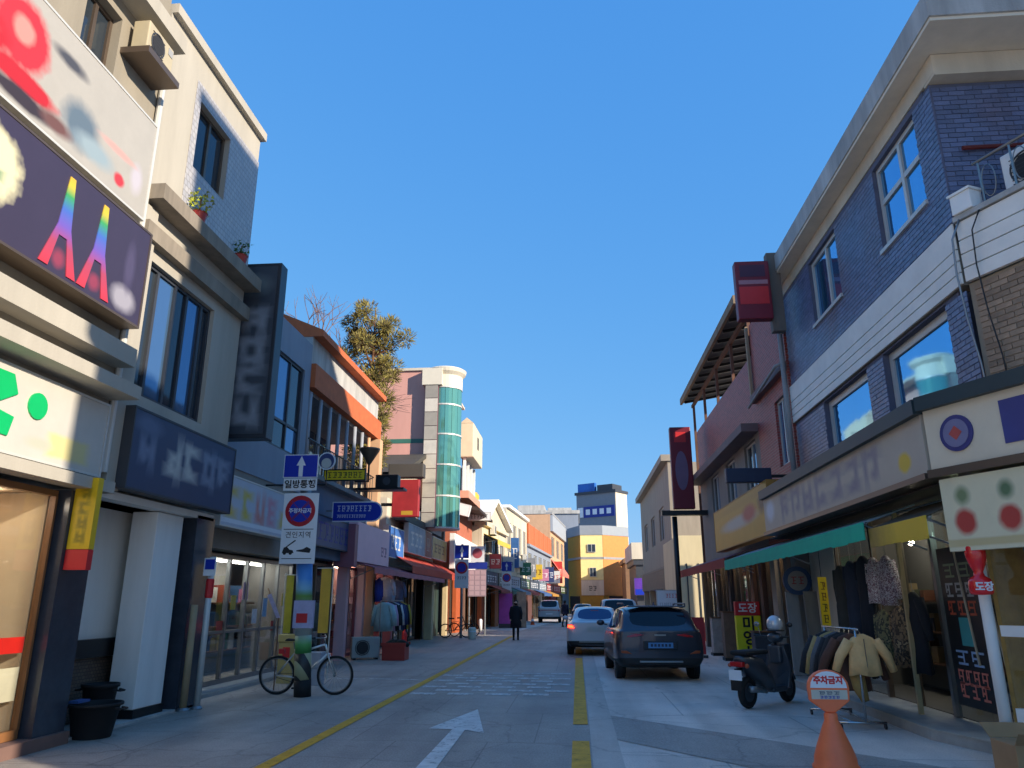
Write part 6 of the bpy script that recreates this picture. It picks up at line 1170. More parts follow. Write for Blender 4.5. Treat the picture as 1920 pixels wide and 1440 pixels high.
SUV = [ # y, zb,xb, zs,xs, zw,xw, zsh,xsh, zg,xg, zr,xr, zt
 (0.00,.34,.72,.46,.82,.70,.84,.98,.80,1.01,.74,1.03,.72,1.05),
 (0.10,.26,.78,.44,.88,.70,.895,1.0,.85,1.05,.78,1.10,.74,1.13),
 (0.42,.24,.80,.42,.90,.72,.905,1.0,.875,1.06,.82,1.44,.68,1.53),
 (0.95,.22,.80,.42,.90,.72,.905,.99,.885,1.04,.84,1.49,.69,1.58),
 (2.10,.22,.80,.42,.90,.70,.90,.97,.885,1.01,.84,1.50,.69,1.57),
 (2.75,.22,.80,.42,.90,.70,.90,.96,.88,1.0,.83,1.34,.70,1.42),
 (3.30,.22,.80,.42,.90,.70,.895,.93,.85,.965,.78,1.0,.72,1.03),
 (3.95,.24,.76,.42,.86,.66,.86,.84,.80,.86,.72,.89,.66,.91),
 (4.18,.30,.62,.42,.74,.60,.74,.74,.66,.76,.58,.77,.55,.78)]
SUV = [(y, zb, xb*1.04, zs, xs*1.04, zw, xw*1.04, zsh, xsh*1.04, zg*.985, xg*1.04, zr*.965, xr*1.04, zt*.965) for (y, zb, xb, zs, xs, zw, xw, zsh, xsh, zg, xg, zr, xr, zt) in SUV]
su = car('parked_suv', 'dark grey suv with blue number plate parked on the right half of the street', (1.72,16.85,0), R_(2.6), SUV, suv_paint, CG, 0.33, (0.80,3.40), 1.58,
  glass_rng=(2,5), roof_rng=(1,2), wind_rng=(5,6), lights=[
  ('tail_light', [(0.34,-0.02,0.93),(0.80,0.02,0.98),(0.865,0.06,0.99),(0.86,0.04,0.88),(0.60,-0.02,0.875),(0.40,-0.02,0.905)], RL, 0.06),
  ('rear_reflector', [(0.60,-0.02,0.54),(0.82,0.0,0.56),(0.83,0.0,0.61),(0.72,-0.02,0.61)], AM, 0.05)])
fz = SOUTH(0.0)
def plate(t, z, col, w_=0.52, h=0.11, y=-0.03, m_t=None):
    b = MB(); b.box(-w_/2,w_/2,y,y+0.02,z,z+h); p = b.build('number_plate', col, t, local=True); return p
plate(su, 0.66, mat('blue number plate','#4f86b8',0.4,var=0.1), y=-0.045)
b = MB(); b.box(-0.36,0.36,-0.022,0.05,0.62,0.80); b.build('plate_recess', mat('plate recess','#23272e',0.5), su, local=True, bevel=0.02)
b = MB(); b.box(-0.45,0.45,-0.045,0.05,0.37,0.41); b.build('bumper_chrome', M['steel'], su, local=True, bevel=0.01)
for k in range(6): b = MB(); b.box(-0.21+k*0.075,-0.165+k*0.075,-0.049,-0.0455,0.69,0.745); b.build('plate_digit', mat('dark plate ink','#1f3550',0.5), su, local=True)
b = MB(); b.box(-0.80,0.80,-0.006,0.02,0.60,0.606); b.build('tailgate_gap', M['black'], su, local=True)
b = MB(); b.box(-0.12,0.12,-0.03,0.0,0.905,0.935); b.build('badge', M['steel'], su, local=True)
for sgn in (-1,1): b = MB(); b.tube([(sgn*0.66,0.6,1.50),(sgn*0.68,0.7,1.555),(sgn*0.68,2.0,1.555),(sgn*0.67,2.15,1.52)],0.018,6); b.build('roof_rail', M['black'], su, local=True)
b = MB(); b.box(-0.62,0.62,0.34,0.62,1.48,1.515); b.build('rear_spoiler', suv_paint, su, local=True, bevel=0.012)
b = MB(); b.tube([(-0.25,0.28,1.16),(0.15,0.2,1.10)],0.009,5); b.build('rear_wiper', M['black'], su, local=True)
b = MB(); b.prism([(0,0.75,1.51),(0,0.95,1.51),(0,0.78,1.59)],(0.02,0,0)); b.build('shark_fin', suv_paint, su, local=True)
SED = [
 (0.00,.32,.70,.44,.80,.66,.83,.88,.78,.93,.70,.96,.66,.98),
 (0.10,.24,.76,.42,.87,.68,.89,.93,.84,.98,.74,1.01,.70,1.03),
 (0.52,.22,.78,.42,.89,.70,.905,.96,.87,1.0,.78,1.04,.72,1.06),
 (1.12,.22,.78,.42,.89,.70,.905,.96,.88,1.0,.82,1.33,.62,1.40),
 (1.75,.22,.78,.42,.89,.70,.90,.95,.88,.99,.83,1.39,.62,1.46),
 (2.60,.22,.78,.42,.89,.70,.90,.94,.88,.98,.83,1.37,.62,1.44),
 (3.50,.22,.78,.42,.89,.68,.89,.90,.85,.94,.78,.97,.70,1.0),
 (4.30,.24,.74,.42,.85,.62,.84,.80,.78,.83,.70,.85,.64,.87),
 (4.55,.30,.6,.42,.72,.56,.72,.68,.64,.70,.56,.71,.53,.72)]
se = car('parked_sedan', 'white sedan with a lit left brake light parked ahead of the grey suv', (0.52,24.3,0), R_(-1), SED, wpaint, glass_reflect('blue tinted car glass','#27406a',0.4,0.05), 0.32, (0.95,3.65), 1.58,
  glass_rng=(2,6), roof_rng=(2,3), wind_rng=(5,6), lights=[('tail_light', [(0.62,-0.02,0.80),(0.85,0.05,0.82),(0.86,0.06,0.93),(0.70,0.0,0.92)], RL, 0.07)])
plate(se, 0.74, mat('white number plate','#b9bdb9',0.4), y=-0.035)
b = MB(); b.prism([(-0.64,-0.035,0.81),(-0.84,0.03,0.83),(-0.84,0.04,0.91),(-0.70,-0.02,0.90)],(0,0.03,0)); b.build('lit_brake_light', RB_, se, local=True)
b = MB(); b.box(-0.12,0.12,0.98,1.02,1.30,1.33); b.build('third_brake_light', RL, se, local=True)
b = MB(); b.box(-0.5,0.5,-0.03,0.05,0.40,0.43); b.build('bumper_line', M['steel'], se, local=True)
VAN = [
 (0.00,.36,.72,.46,.80,.74,.84,1.0,.82,1.06,.78,1.08,.76,1.10),
 (0.08,.28,.78,.44,.86,.76,.88,1.02,.86,1.08,.80,1.14,.78,1.17),
 (0.34,.26,.78,.44,.87,.76,.89,1.02,.87,1.08,.82,1.60,.70,1.68),
 (1.20,.26,.78,.44,.87,.76,.89,1.02,.87,1.08,.82,1.66,.70,1.74),
 (2.60,.26,.78,.44,.87,.76,.89,1.0,.87,1.06,.82,1.64,.70,1.72),
 (3.30,.26,.78,.44,.87,.74,.88,1.0,.86,1.04,.80,1.10,.74,1.14),
 (4.20,.30,.72,.44,.80,.66,.80,.88,.74,.92,.66,.94,.62,.96)]
va = car('white_wagon', 'white wagon seen from behind far down the left lane', (-2.25,61.5,0), 0, VAN, wpaint, CG, 0.34, (0.75,3.3), 1.56, glass_rng=(2,4), roof_rng=(1,2), wind_rng=(4,5), lights=[('tail_light', [(0.70,-0.02,0.86),(0.85,0.04,0.88),(0.85,0.05,1.0),(0.72,-0.01,0.98)], RL, 0.06)])
plate(va, 0.62, M['rwhite'], y=-0.04); b = MB(); b.box(-0.66,0.66,-0.02,0.02,0.93,0.97); b.build('red_light_strip', RL, va, local=True)
tr = car('pickup_truck', 'pale van parked ahead of the white sedan on the right', (1.75,33,0), 0, VAN, mat('pale grey paint','#a9adb0',0.35,0.1,var=0.03,coat=0.4), CG, 0.34, (0.75,3.3), 1.56, cat='van', glass_rng=(2,4), roof_rng=(1,2), wind_rng=(4,5), lights=[('tail_light', [(0.70,-0.02,0.86),(0.85,0.04,0.88),(0.85,0.05,1.0),(0.72,-0.01,0.98)], RL, 0.06)])
dk = car('dark_car', 'dark blue car far down the right side in front of the yellow building', (0.4,60,0), 0, SED, mat('dark blue paint','#1c2338',0.3,0.3,var=0.03,coat=0.5), CG, 0.32, (0.95,3.65), 1.58, glass_rng=(2,6), roof_rng=(2,3), wind_rng=(5,6))

# scooter
def scooter(name, label, loc, rz):
    t = thing(name, label, 'scooter', loc, rz); L = dict(local=True); dkp = mat('dark grey scooter plastic','#3b4047',0.35,0.1,var=0.06,coat=0.3); R = 0.235; wb = 1.22
    for nm, y in (('rear_wheel',0.0),('front_wheel',wb)):
        b = MB(); b.torus((0,y,R), R-0.055, 0.057, 'x', 28, 10); w_ = b.build(nm, M['rubber'], t, smooth=True, **L); b = MB(); b.lathe([(0.14,-0.04),(0.14,0.04)],(0,y,R),18,axis='x'); b.build('rim', M['dgrey'], w_, **L)
    secs = [(-0.22,0.70,0.78,0.07),(-0.12,0.58,0.80,0.14),(0.1,0.40,0.79,0.17),(0.35,0.26,0.74,0.18),(0.52,0.22,0.60,0.16),(0.62,0.20,0.34,0.16)]
    V=[];F=[];n_=12
    for (y,z0,z1,hw) in secs:
        for j in range(n_):
            a=2*math.pi*j/n_; V.append((hw*abs(math.cos(a))**0.7*(1 if math.cos(a)>=0 else -1), y, (z0+z1)/2+(z1-z0)/2*math.sin(a)))
    F=[(i*n_+j,i*n_+(j+1)%n_,(i+1)*n_+(j+1)%n_,(i+1)*n_+j) for i in range(len(secs)-1) for j in range(n_)]+[tuple(range(n_)),tuple((len(secs)-1)*n_+j for j in range(n_))]
    b = MB(); b.add(V,F); b.build('rear_body', dkp, t, smooth=True, **L)
    b = MB(); b.box(-0.15,0.15,0.56,0.98,0.20,0.29); b.build('floorboard', dkp, t, bevel=0.02, **L)
    b = MB(); b.prism([(-0.19,0.94,0.24),(0.19,0.94,0.24),(0.23,1.0,0.55),(0.15,0.96,0.90),(-0.15,0.96,0.90),(-0.23,1.0,0.55)],(0,0.07,0)); b.build('leg_shield', dkp, t, bevel=0.02, **L)
    b = MB(); b.prism([(-0.10,0.92,0.62),(0.10,0.92,0.62),(0.17,1.18,0.66),(0.0,1.26,0.62),(-0.17,1.18,0.66)],(0,0.0,0.28)); b.build('front_cowl', dkp, t, bevel=0.03, **L)
    b = MB(); b.torus((0,wb,R), R+0.01, 0.03,'x',28,6); b.v=[(x*2.2,y,z) for x,y,z in b.v]; keep=[i for i,f in enumerate(b.f) if min(b.v[q][2] for q in f)>R+0.06]; b.f=[b.f[i] for i in keep]; b.m=[0]*len(b.f); b.build('front_fender', dkp, t, smooth=True, **L)
    b = MB()
    for x in (-0.09,0.09): b.tube([(x,wb,R),(x*0.8,1.06,0.62)],0.022,8)
    b.build('fork', M['dgrey'], t, **L)
    b = MB(); b.box(-0.15,0.15,-0.20,0.50,0.785,0.86); b.build('seat', M['rubber'], t, bevel=0.035, **L)
    b = MB(); b.tube([(0,1.0,0.85),(0,0.93,1.03)],0.025,8); b.tube([(-0.32,0.86,1.05),(-0.12,0.95,1.03),(0.12,0.95,1.03),(0.32,0.86,1.05)],0.015,8); b.build('handlebar', M['black'], t, smooth=True, **L)
    b = MB(); b.ball((0,0.99,1.02),0.12,12,8,sq=(1.2,0.8,0.7)); b.build('headlight_cowl', dkp, t, smooth=True, **L)
    for sgn in (-1,1):
        b = MB(); b.tube([(sgn*0.22,0.92,1.04),(sgn*0.28,0.95,1.20)],0.006,5); b.ball((sgn*0.30,0.95,1.23),0.055,10,6,sq=(1,0.3,0.75)); b.build('mirror', M['steel'] if sgn<0 else M['black'], t, smooth=True, **L)
    b = MB(); b.box(-0.11,0.11,-0.27,-0.18,0.62,0.70); b.build('tail_light', RL, t, bevel=0.015, **L)
    for sgn in (-1,1): b = MB(); b.ball((sgn*0.15,-0.2,0.64),0.035,8,6); b.build('turn_signal', AM, t, **L)
    b = MB(); b.box(-0.11,0.11,-0.315,-0.305,0.43,0.58); b.build('number_plate', M['rwhite'], t, **L); b = MB(); b.box(-0.09,0.09,-0.31,-0.30,0.28,0.44); b.box(-0.02,0.02,-0.30,-0.12,0.55,0.6); b.build('mudguard', M['rubber'], t, **L)
    b = MB(); b.tube([(0.15,-0.15,0.30),(0.16,0.15,0.28),(0.1,0.4,0.22)],[0.05,0.05,0.025],10); b.build('exhaust', M['steel'], t, smooth=True, **L)
    b = MB(); b.tube([(-0.1,0.45,0.2),(-0.16,0.38,0.02)],0.012,6); b.build('kickstand', M['black'], t, **L)
    return t
sc_ = scooter('scooter', 'dark grey motor scooter parked on the right pavement with a rear number plate', (2.62,12.85,0), R_(-43))
h = thing('helmet', 'silver white helmet resting on the scooter handlebar', 'helmet', (0,0,0)); hp = Vector((2.62,12.85,0)) + Matrix.Rotation(R_(-43),3,'Z') @ Vector((0.0,1.02,1.10)); h.location = hp
b = MB(); b.ball((0,0,0.13),0.15,16,10,sq=(0.9,1.05,1.0)); b.v=[(x,y,max(z,0.02)) for x,y,z in b.v]; b.build('shell', mat('pearl helmet','#c5c8cc',0.15,0.2,var=0.03,coat=0.8), h, smooth=True, local=True)
b = MB(); b.torus((0,0,0.035),0.135,0.014,'z',20,6); b.build('rim', M['black'], h, local=True)
# ---------------------------------------------------------------- right pavement things
c = thing('no_parking_cone', 'orange no parking stand with a white rounded plate at the bottom right', 'cone sign', (2.53,8.45,0)); OR = mat('orange plastic','#f87848',0.45,var=0.08,scale=4)
b = MB(); b.lathe([(0.225,0.0),(0.225,0.03),(0.205,0.05),(0.20,0.11),(0.17,0.20),(0.125,0.31),(0.095,0.39),(0.075,0.43),(0.066,0.45),(0.066,0.505),(0.055,0.52)], (2.53,8.45,0), 28); b.build('base', OR, c, smooth=True)
fz = SOUTH(8.45); ZC = lambda v: 0.52+(v-0.78)*0.94
pl = [(u*0.88, v) for u, v in [(-0.225,0.90),(-0.05,0.78),(0.05,0.78),(0.225,0.90),(0.235,1.03)] + [(0.235*math.cos(a),1.03+0.185*math.sin(a)) for a in [math.pi*k/10 for k in range(1,10)]] + [(-0.235,1.03)]]
b = MB(); fpoly(b, fz, [(2.53+u,ZC(v)) for u,v in pl], -0.03, 0.03); b.build('plate', OR, c, bevel=0.012)
b = MB(); fpoly(b, fz, [(2.53+u*0.79,ZC(v)) for u,v in [(-0.23,1.03),(0.23,1.03)]+[(0.23*math.cos(a),1.035+0.165*math.sin(a)) for a in [math.pi*k/10 for k in range(1,10)]]], 0.0305, 0.034); b.build('upper_label', M['rwhite'], c)
b = MB(); fpoly(b, fz, [(2.53-0.178,ZC(0.915)),(2.53+0.178,ZC(0.915)),(2.53+0.178,ZC(1.01)),(2.53-0.178,ZC(1.01))], 0.0305, 0.034); b.build('lower_label', mat('beige label','#c7c0ae',0.5,var=0.08), c)
text('주차금지', fz, 2.53, ZC(1.105), 0.0345, 0.08, M['sred'], c, bold=0.004, extr=0.002); glyphs(c, fz, 2.42,2.64,ZC(0.965),ZC(0.995),0.0345,3,mat('slate print','#4f5a70',0.5),seed=140); glyphs(c, fz, 2.43,2.63,ZC(0.925),ZC(0.95),0.0345,5,M['rblue'],seed=141)
# garment rack with jackets
t = thing('clothes_rack', 'chrome rolling rack of jackets outside the brick corner shop', 'clothes rack', (3.66,11.4,0)); ch = mat('chrome tube','#b5b8ba',0.22,0.9,var=0.04)
b = MB()
for y in (10.95,12.25):
    b.tube([(3.72,y,0.08),(3.72,y,1.24)],0.017,8); b.tube([(3.38,y,0.08),(3.98,y,0.08)],0.017,8)
b.tube([(3.72,10.85,1.24),(3.72,12.35,1.24)],0.015,8); b.tube([(3.55,10.95,0.085),(3.55,12.25,0.085)],0.012,6); b.tube([(3.8,10.95,0.085),(3.8,12.25,0.085)],0.012,6); b.build('rail_frame', ch, t, smooth=True)
for y in (10.95,12.25):
    for x in (3.4,3.96): b = MB(); b.lathe([(0.035,-0.012),(0.035,0.012)],(x,y,0.037),12,axis='x'); b.build('castor', M['black'], t)
jk = [('#e6b87c','mustard quilted jacket at the near end of the rolling rack',0.40,0.54,0.38,0.46),('#5a3a2c','brown jacket right behind the mustard one on the rolling rack',0.42,0.75,0.5,0.45),('#2a2420','dark brown jacket third on the rolling rack',0.44,0.7,0.5,0.3),('#1f2024','black padded jacket fourth on the rolling rack',0.44,0.7,0.5,0.3),('#5d5f63','grey jacket fifth on the rolling rack',0.44,0.7,0.5,0.3),('#a58d5a','khaki trimmed jacket sixth on the rolling rack',0.44,0.7,0.5,0.3),('#26272c','charcoal jacket at the far end of the rolling rack',0.45,0.7,0.5,0.35)]
for k,(c_,l,wd,ln,sl,sp) in enumerate(jk):
    g_ = thing('jacket', l, 'jacket', (3.68,11.0+k*0.19,0.5), 0, 'jackets on the rolling rack'); o = shirt(g_, None, (3.80 if k==0 else 3.70,10.97+k*0.19,1.20), mat('jacket '+c_, c_, 0.85, var=0.15, scale=7, bump=0.5, bscale=22), wd=wd, ln=ln if k else 0.54, axis='x', sleeve=sl, splay=sp)
    b = MB(); b.tube([(3.80 if k==0 else 3.70,10.97+k*0.19,1.17),(3.76 if k==0 else 3.71,10.97+k*0.19,1.23),(3.72,10.97+k*0.19,1.26)],0.005,5); b.build('hanger_hook', ch, g_)
    if k == 0:
        b = MB(); b.tube([(3.80,10.90,1.12),(3.80,10.885,0.9),(3.80,10.875,0.68)],0.006,5); b.build('zip', M['bronze'], g_)
b = MB(); b.tube([(3.70,11.05,0.68),(3.72,11.04,0.5),(3.77,11.02,0.33)],[0.10,0.09,0.05],10); tag(b.build('hanging_trousers', mat('tan trouser cloth','#a07f48',0.9,var=0.15,scale=7), smooth=True), 'tan trousers hanging under the mustard jacket', 'trousers')
# clothes hung along the shop opening
HG = [(12.75,2.3,'floral','flower print blouse hung in the shop opening',0.42,0.72,'y'),(12.25,2.3,'floral2','second flower print blouse hung deeper in the shop opening',0.42,0.75,'y'),(12.65,1.5,'camo','green camouflage top hung below the flower blouses',0.45,0.8,'y'),(12.0,1.55,'camo2','brown camouflage jacket hung low in the shop opening',0.5,0.85,'y'),(13.2,2.35,'#1c222c','black long coat hung in the shop opening',0.5,1.4,'y'),(11.45,1.75,'#1e2026','black coat hung beside the pale timber prop',0.42,1.1,'y'),(13.8,2.3,'#2a3444','navy coat hung further back in the shop opening',0.5,1.3,'y'),(14.35,2.25,'#3a3a34','dark olive coat hung near the yellow strip sign',0.5,1.2,'y')]
for k,(y,z,c_,l,wd,ln,ax) in enumerate(HG):
    m_ = camo_mat('flower print','#5a4650 #d8ccc8 #8a5f6a #ece4e0 #46424e'.split(),26) if c_=='floral' else camo_mat('flower print small','#46424e #c8bec0 #7a5f6a #e0d8d4'.split(),30) if c_=='floral2' else camo_mat('camouflage','#5c5c44 #807a54 #444436 #9a8a66'.split(),12) if c_=='camo' else camo_mat('brown camouflage','#6a563f #8a7050 #463a2e #a8906c'.split(),12) if c_=='camo2' else mat('coat '+c_, c_, 0.9, var=0.2, scale=6)
    g_ = thing('hung_coat' if k>3 else 'hung_blouse', l, 'garment', (4.78,y,z-ln)); shirt(g_, None, (4.74,y,z), m_, wd=wd, ln=ln, axis=ax, sleeve=0.55, splay=0.15); b = MB(); b.tube([(4.74,y,z-0.03),(4.74,y,z+0.4 if z>2 else z+0.15)],0.005,5); b.build('hook', M['steel'], g_)
b = MB(); b.tube([(4.74,9.6,2.86),(4.74,15.2,2.86)],0.018,8); tag(b.build('hanging_rail', M['steel']), 'steel hanging rail along the brick corner shop opening', 'rail')
for k,(y,z,c_) in enumerate(((13.3,2.55,'#fff4dc'),(9.9,2.6,'#d9ffe9'),(11.3,2.62,'#efffcf'))):
    b = MB(); b.ball((5.6,y,z),0.05,10,6); tag(b.build('lit_bulb', mat('lit bulb %d'%k, c_, 0.3, var=0, emit=10.0), smooth=True), ['lit white bulb deep in the corner shop','lit greenish bulb near the door film','small lit bulb over the flower blouses'][k], 'bulb')
for k,(y0,l) in enumerate(((10.35,'thin pale leaning rod beside the black door film'),(9.75,'second thin pale rod leaning on the shopfront'))):
    b = MB(); b.tube([(4.85,y0-0.25,0.85),(4.88,y0+0.1,2.75)],0.014,6); tag(b.build('leaning_rod', mat('pale rod','#b0a690',0.6)), l, 'rod')
b = MB(); b.bar((4.62,11.42,0.13),(4.66,11.5,2.85),0.055,0.055); tag(b.build('timber_prop', mat('pale timber prop','#b59d70',0.8,var=0.2)), 'pale timber prop leaning at the shop opening', 'prop')
# round blue sign, yellow strip, stone leaning panels
s = thing('round_sign', 'round blue ringed sign with red characters on the shopfront', 'sign', (4.45,16.6,1.7)); fz = SOUTH(16.6)
b = MB(); fdisc(b, fz, 4.58, 2.02, 0.29, 0, 0.06); b.build('blue_ring', mat('dull blue ring','#1d3f66',0.5,var=0.1), s); b = MB(); fdisc(b, fz, 4.58, 2.02, 0.2, 0.061, 0.068); b.build('grey_disc', mat('grey disc','#7f7d7a',0.5,var=0.08), s); glyphs(s, fz, 4.43,4.73,1.95,2.1,0.069,2,mat('dull red print','#8a2a2a',0.5),seed=150)
b = MB(); b.box(4.5,4.75,16.6,16.7,1.9,2.0); b.build('bracket', M['black'], s)
for k,(x,y,c_,l) in enumerate(((4.5,16.75,'#8f908e','grey marble slab leaning under the round blue sign'),(4.66,16.0,'#6c6a66','darker stone slab beside the marble slab'))):
    q = MB(); q.obox((x,y,0.98),(0.13,0,0),(0,0.03,0.0),(0.0,0.05,0.82)); tag(q.build('stone_slab', mat('slab '+c_, c_, 0.45, var=0.3, scale=3, streak=True), bevel=0.005), l, 'slab')
s = thing('strip_sign', 'narrow yellow vertical strip sign with dark red characters', 'sign', (4.5,15.2,1.1)); fz = SOUTH(15.2)
b = MB(); fbox(b, fz, 4.58,4.74,1.15,2.05,0,0.02); b.build('cloth', M['syel'], s)
for k in range(4): glyphs(s, fz, 4.605,4.715,1.22+k*0.2,1.36+k*0.2,0.0205,1,mat('dark red print','#6a2a1c',0.5) if k>1 else M['ink'],seed=160+k)
b = MB(); b.tube([(4.66,15.22,2.05),(4.66,15.22,2.85)],0.006,5); b.build('cord', M['black'], s)
s = thing('standing_sign', 'yellow standing sign with a red top reading in large black characters', 'sign', (4.55,21.3,0)); fz = SOUTH(21.3)
b = MB(); fbox(b, fz, 4.18,4.82,0.06,1.24,-0.1,0.1); b.build('yellow_panel', mat('yellow lightbox','#f4e428',0.45,var=0.06), s, bevel=0.01); b = MB(); fbox(b, fz, 4.18,4.82,1.245,1.6,-0.1,0.1); b.build('red_panel', M['sred'], s, bevel=0.01)
b = MB(); b.box(4.15,4.85,21.15,21.45,0,0.06); b.build('foot', M['black'], s)
text('도장', fz, 4.50, 1.42, 0.101, 0.27, M['rwhite'], s, bold=0.006); text('미영사', fz, 4.50, 0.66, 0.101, 0.38, M['ink'], s, vertical=True, bold=0.012)
s = thing('red_banner', 'red standing banner with pale print beside the grey suv', 'banner', (3.55,23.8,0)); fz = SOUTH(23.8); b = MB(); fbox(b, fz, 3.35,3.75,0.1,1.15,0,0.03); b.build('cloth', mat('red banner cloth','#b03038',0.6,var=0.2,scale=6), s); glyphs(s, fz, 3.45,3.65,0.5,0.7,0.0305,1,mat('pink print','#c98a8a',0.5),seed=170); b = MB(); b.box(3.3,3.8,23.75,23.85,0,0.08); b.build('foot', M['dgrey'], s)
for k,(x,y,w_,h_,c_,l) in enumerate(((4.35,19.2,0.4,0.9,'#3a3f48','dark goods box before the stone pillars'),(4.3,22.9,0.35,1.3,'#77604f','brown goods stand past the yellow standing sign'),(4.4,25.0,0.5,1.1,'#a8a29a','pale display stand under the red awning'))):
    q = thing('display_stand', l, 'stand', (x,y,0)); b = MB(); b.box(x-w_/2,x+w_/2,y-0.2,y+0.2,0.08,h_); b.build('case', mat('stand '+c_, c_, 0.6, var=0.25, scale=6), q, bevel=0.012); b = MB(); b.box(x-w_/2-0.03,x+w_/2+0.03,y-0.23,y+0.23,0,0.08); b.build('base', M['black'], q); b = MB(); b.box(x-w_/2-0.02,x+w_/2+0.02,y-0.22,y+0.22,h_,h_+0.03); b.build('top', M['wood'], q)
# ---------------------------------------------------------------- left middle distance street furniture
def sign_post(label, x, y, s_=1.0, gr=None):
    t = thing('sign_post', label, 'sign post', (x,y,0)); b = MB(); b.tube([(x,y,0),(x,y,4.2)],0.06,10); b.build('pole', M['galv'], t, smooth=True); f = SOUTH(y-0.08)
    b = MB(); fbox(b, f, x-0.33,x+0.33,3.55,4.15,0,0.015); b.build('blue_plate', M['rblue'], t); b = MB(); fpoly(b, f, [(x-0.04,3.6),(x+0.04,3.6),(x+0.04,3.85),(x+0.1,3.85),(x,4.1),(x-0.1,3.85),(x-0.04,3.85)],0.016,0.02); b.build('arrow', M['rwhite'], t)
    b = MB(); fbox(b, f, x-0.32,x+0.32,2.2,3.5,0,0.015); b.build('white_plate', M['rwhite'], t); b = MB(); fdisc(b, f, x,3.12,0.28,0.0155,0.018); b.build('red_ring', M['rred'], t); b = MB(); fdisc(b, f, x,3.12,0.2,0.0185,0.021); b.build('blue_disc', M['rblue'], t)
    glyphs(t, f, x-0.22,x+0.22,2.6,2.72,0.0155,4,M['ink'],seed=int(y)); return t
sign_post('blue arrow and no parking signs on a post before the white parapet', -5.35, 35.6)
sign_post('smaller distant blue arrow and no parking signs past the notice board', -4.65, 51.0)
t = thing('notice_board', 'tall pinkish grid notice board on two posts with a blue header', 'notice', (-5.0,38.5,0)); f = SOUTH(38.5)
b = MB(); fbox(b, f, -5.45,-4.55,1.85,3.15,0,0.08); pn = b.build('panel', mat('pinkish board','#a08a94',0.6,var=0.1), t); b = MB(); fbox(b, f, -5.5,-4.5,3.18,3.5,0,0.1); b.build('header', M['blue'], t); b = MB(); fbox(b, f, -5.35,-4.65,3.52,4.3,0,0.06); b.build('emblem_plate', M['rwhite'], t); b = MB(); fdisc(b, f, -5.0,3.95,0.25,0.061,0.066); b.build('red_emblem', mat('rose red print','#b05560',0.5), t)
for i in range(5):
    for j in range(3): b = MB(); fbox(b, f, -5.4+j*0.29,-5.16+j*0.29,1.9+i*0.25,2.1+i*0.25,0.081,0.09); b.build('notice_tile', mat('notice tile','#b59aa2',0.5,var=0.1), pn)
for x in (-5.4,-4.6): b = MB(); b.tube([(x,38.55,0),(x,38.55,1.85)],0.04,8); b.build('leg', M['galv'], t)
c = thing('bollard', 'short white bollard at the road edge beyond the yellow line', 'bollard', (-4.72,34.8,0)); b = MB(); b.lathe([(0.17,0),(0.18,0.03),(0.18,0.40),(0.16,0.47),(0.10,0.5)],(-4.72,34.8,0),18); b.build('body', mat('white bollard paint','#d3cdbd',0.6,var=0.08), c, smooth=True); b = MB(); b.lathe([(0.185,0.30),(0.185,0.36)],(-4.72,34.8,0),18); b.build('band', M['rwhite'], c)
c = thing('bollard', 'thin white bollard before the orange shop panels', 'bollard', (-5.5,44.0,0)); b = MB(); b.lathe([(0.1,0),(0.1,0.6),(0.06,0.66)],(-5.5,44,0),14); b.build('body', M['rwhite'], c, smooth=True); b = MB(); b.lathe([(0.14,0),(0.14,0.05)],(-5.5,44,0),14); b.build('base', M['galv'], c)
def motorbike_far(name, label, loc, rz):
    t = thing(name, label, 'bicycle', loc, rz); L = dict(local=True)
    for x in (0,1.0):
        b = MB(); b.torus((x,0,0.31),0.29,0.025,'y',24,6); b.build('wheel', M['rubber'], t, smooth=True, **L)
    b = MB(); b.tube([(0,0,0.31),(0.4,0,0.3),(0.82,0,0.75),(0.3,0,0.68),(0.4,0,0.3)],0.02,6); b.tube([(0.3,0,0.68),(0,0,0.31)],0.015,6); b.tube([(1.0,0,0.31),(0.82,0,0.9)],0.018,6); b.build('frame', M['black'], t, **L)
    b = MB(); b.box(0.15,0.4,-0.07,0.07,0.82,0.88); b.tube([(0.28,0,0.68),(0.28,0,0.83)],0.014,5); b.build('saddle', M['rubber'], t, bevel=0.01, **L); b = MB(); b.tube([(0.78,-0.28,0.98),(0.82,0,0.9),(0.78,0.28,0.98)],0.014,6); b.build('handlebar', M['black'], t, **L); return t
motorbike_far('bicycle', 'dark bicycle parked before the green shutter under the rust awning', (-6.1,35.8,0), R_(20)); motorbike_far('bicycle', 'second dark bicycle behind the blue arrow sign post', (-5.9,37.2,0), R_(-15))
s = thing('banner', 'magenta standing banner behind the walking person', 'banner', (-4.55,49.5,0)); b = MB(); fbox(b, SOUTH(49.5), -5.0,-4.15,0.25,2.1,0,0.03); b.build('cloth', mat('magenta banner','#b04aa8',0.6,var=0.2,scale=2), s); b = MB(); b.box(-5.0,-4.15,49.45,49.6,0,0.25); b.build('foot', M['dgrey'], s)
s = thing('banner', 'pale brown standing board right of the walking person', 'banner', (-3.6,50,0)); b = MB(); fbox(b, SOUTH(50), -3.9,-3.3,0.05,2.2,0,0.06); b.build('board', mat('brown poster board','#9a8a78',0.6,var=0.35,scale=5), s); b = MB(); b.box(-3.9,-3.3,49.95,50.2,0,0.05); b.build('foot', M['dgrey'], s)
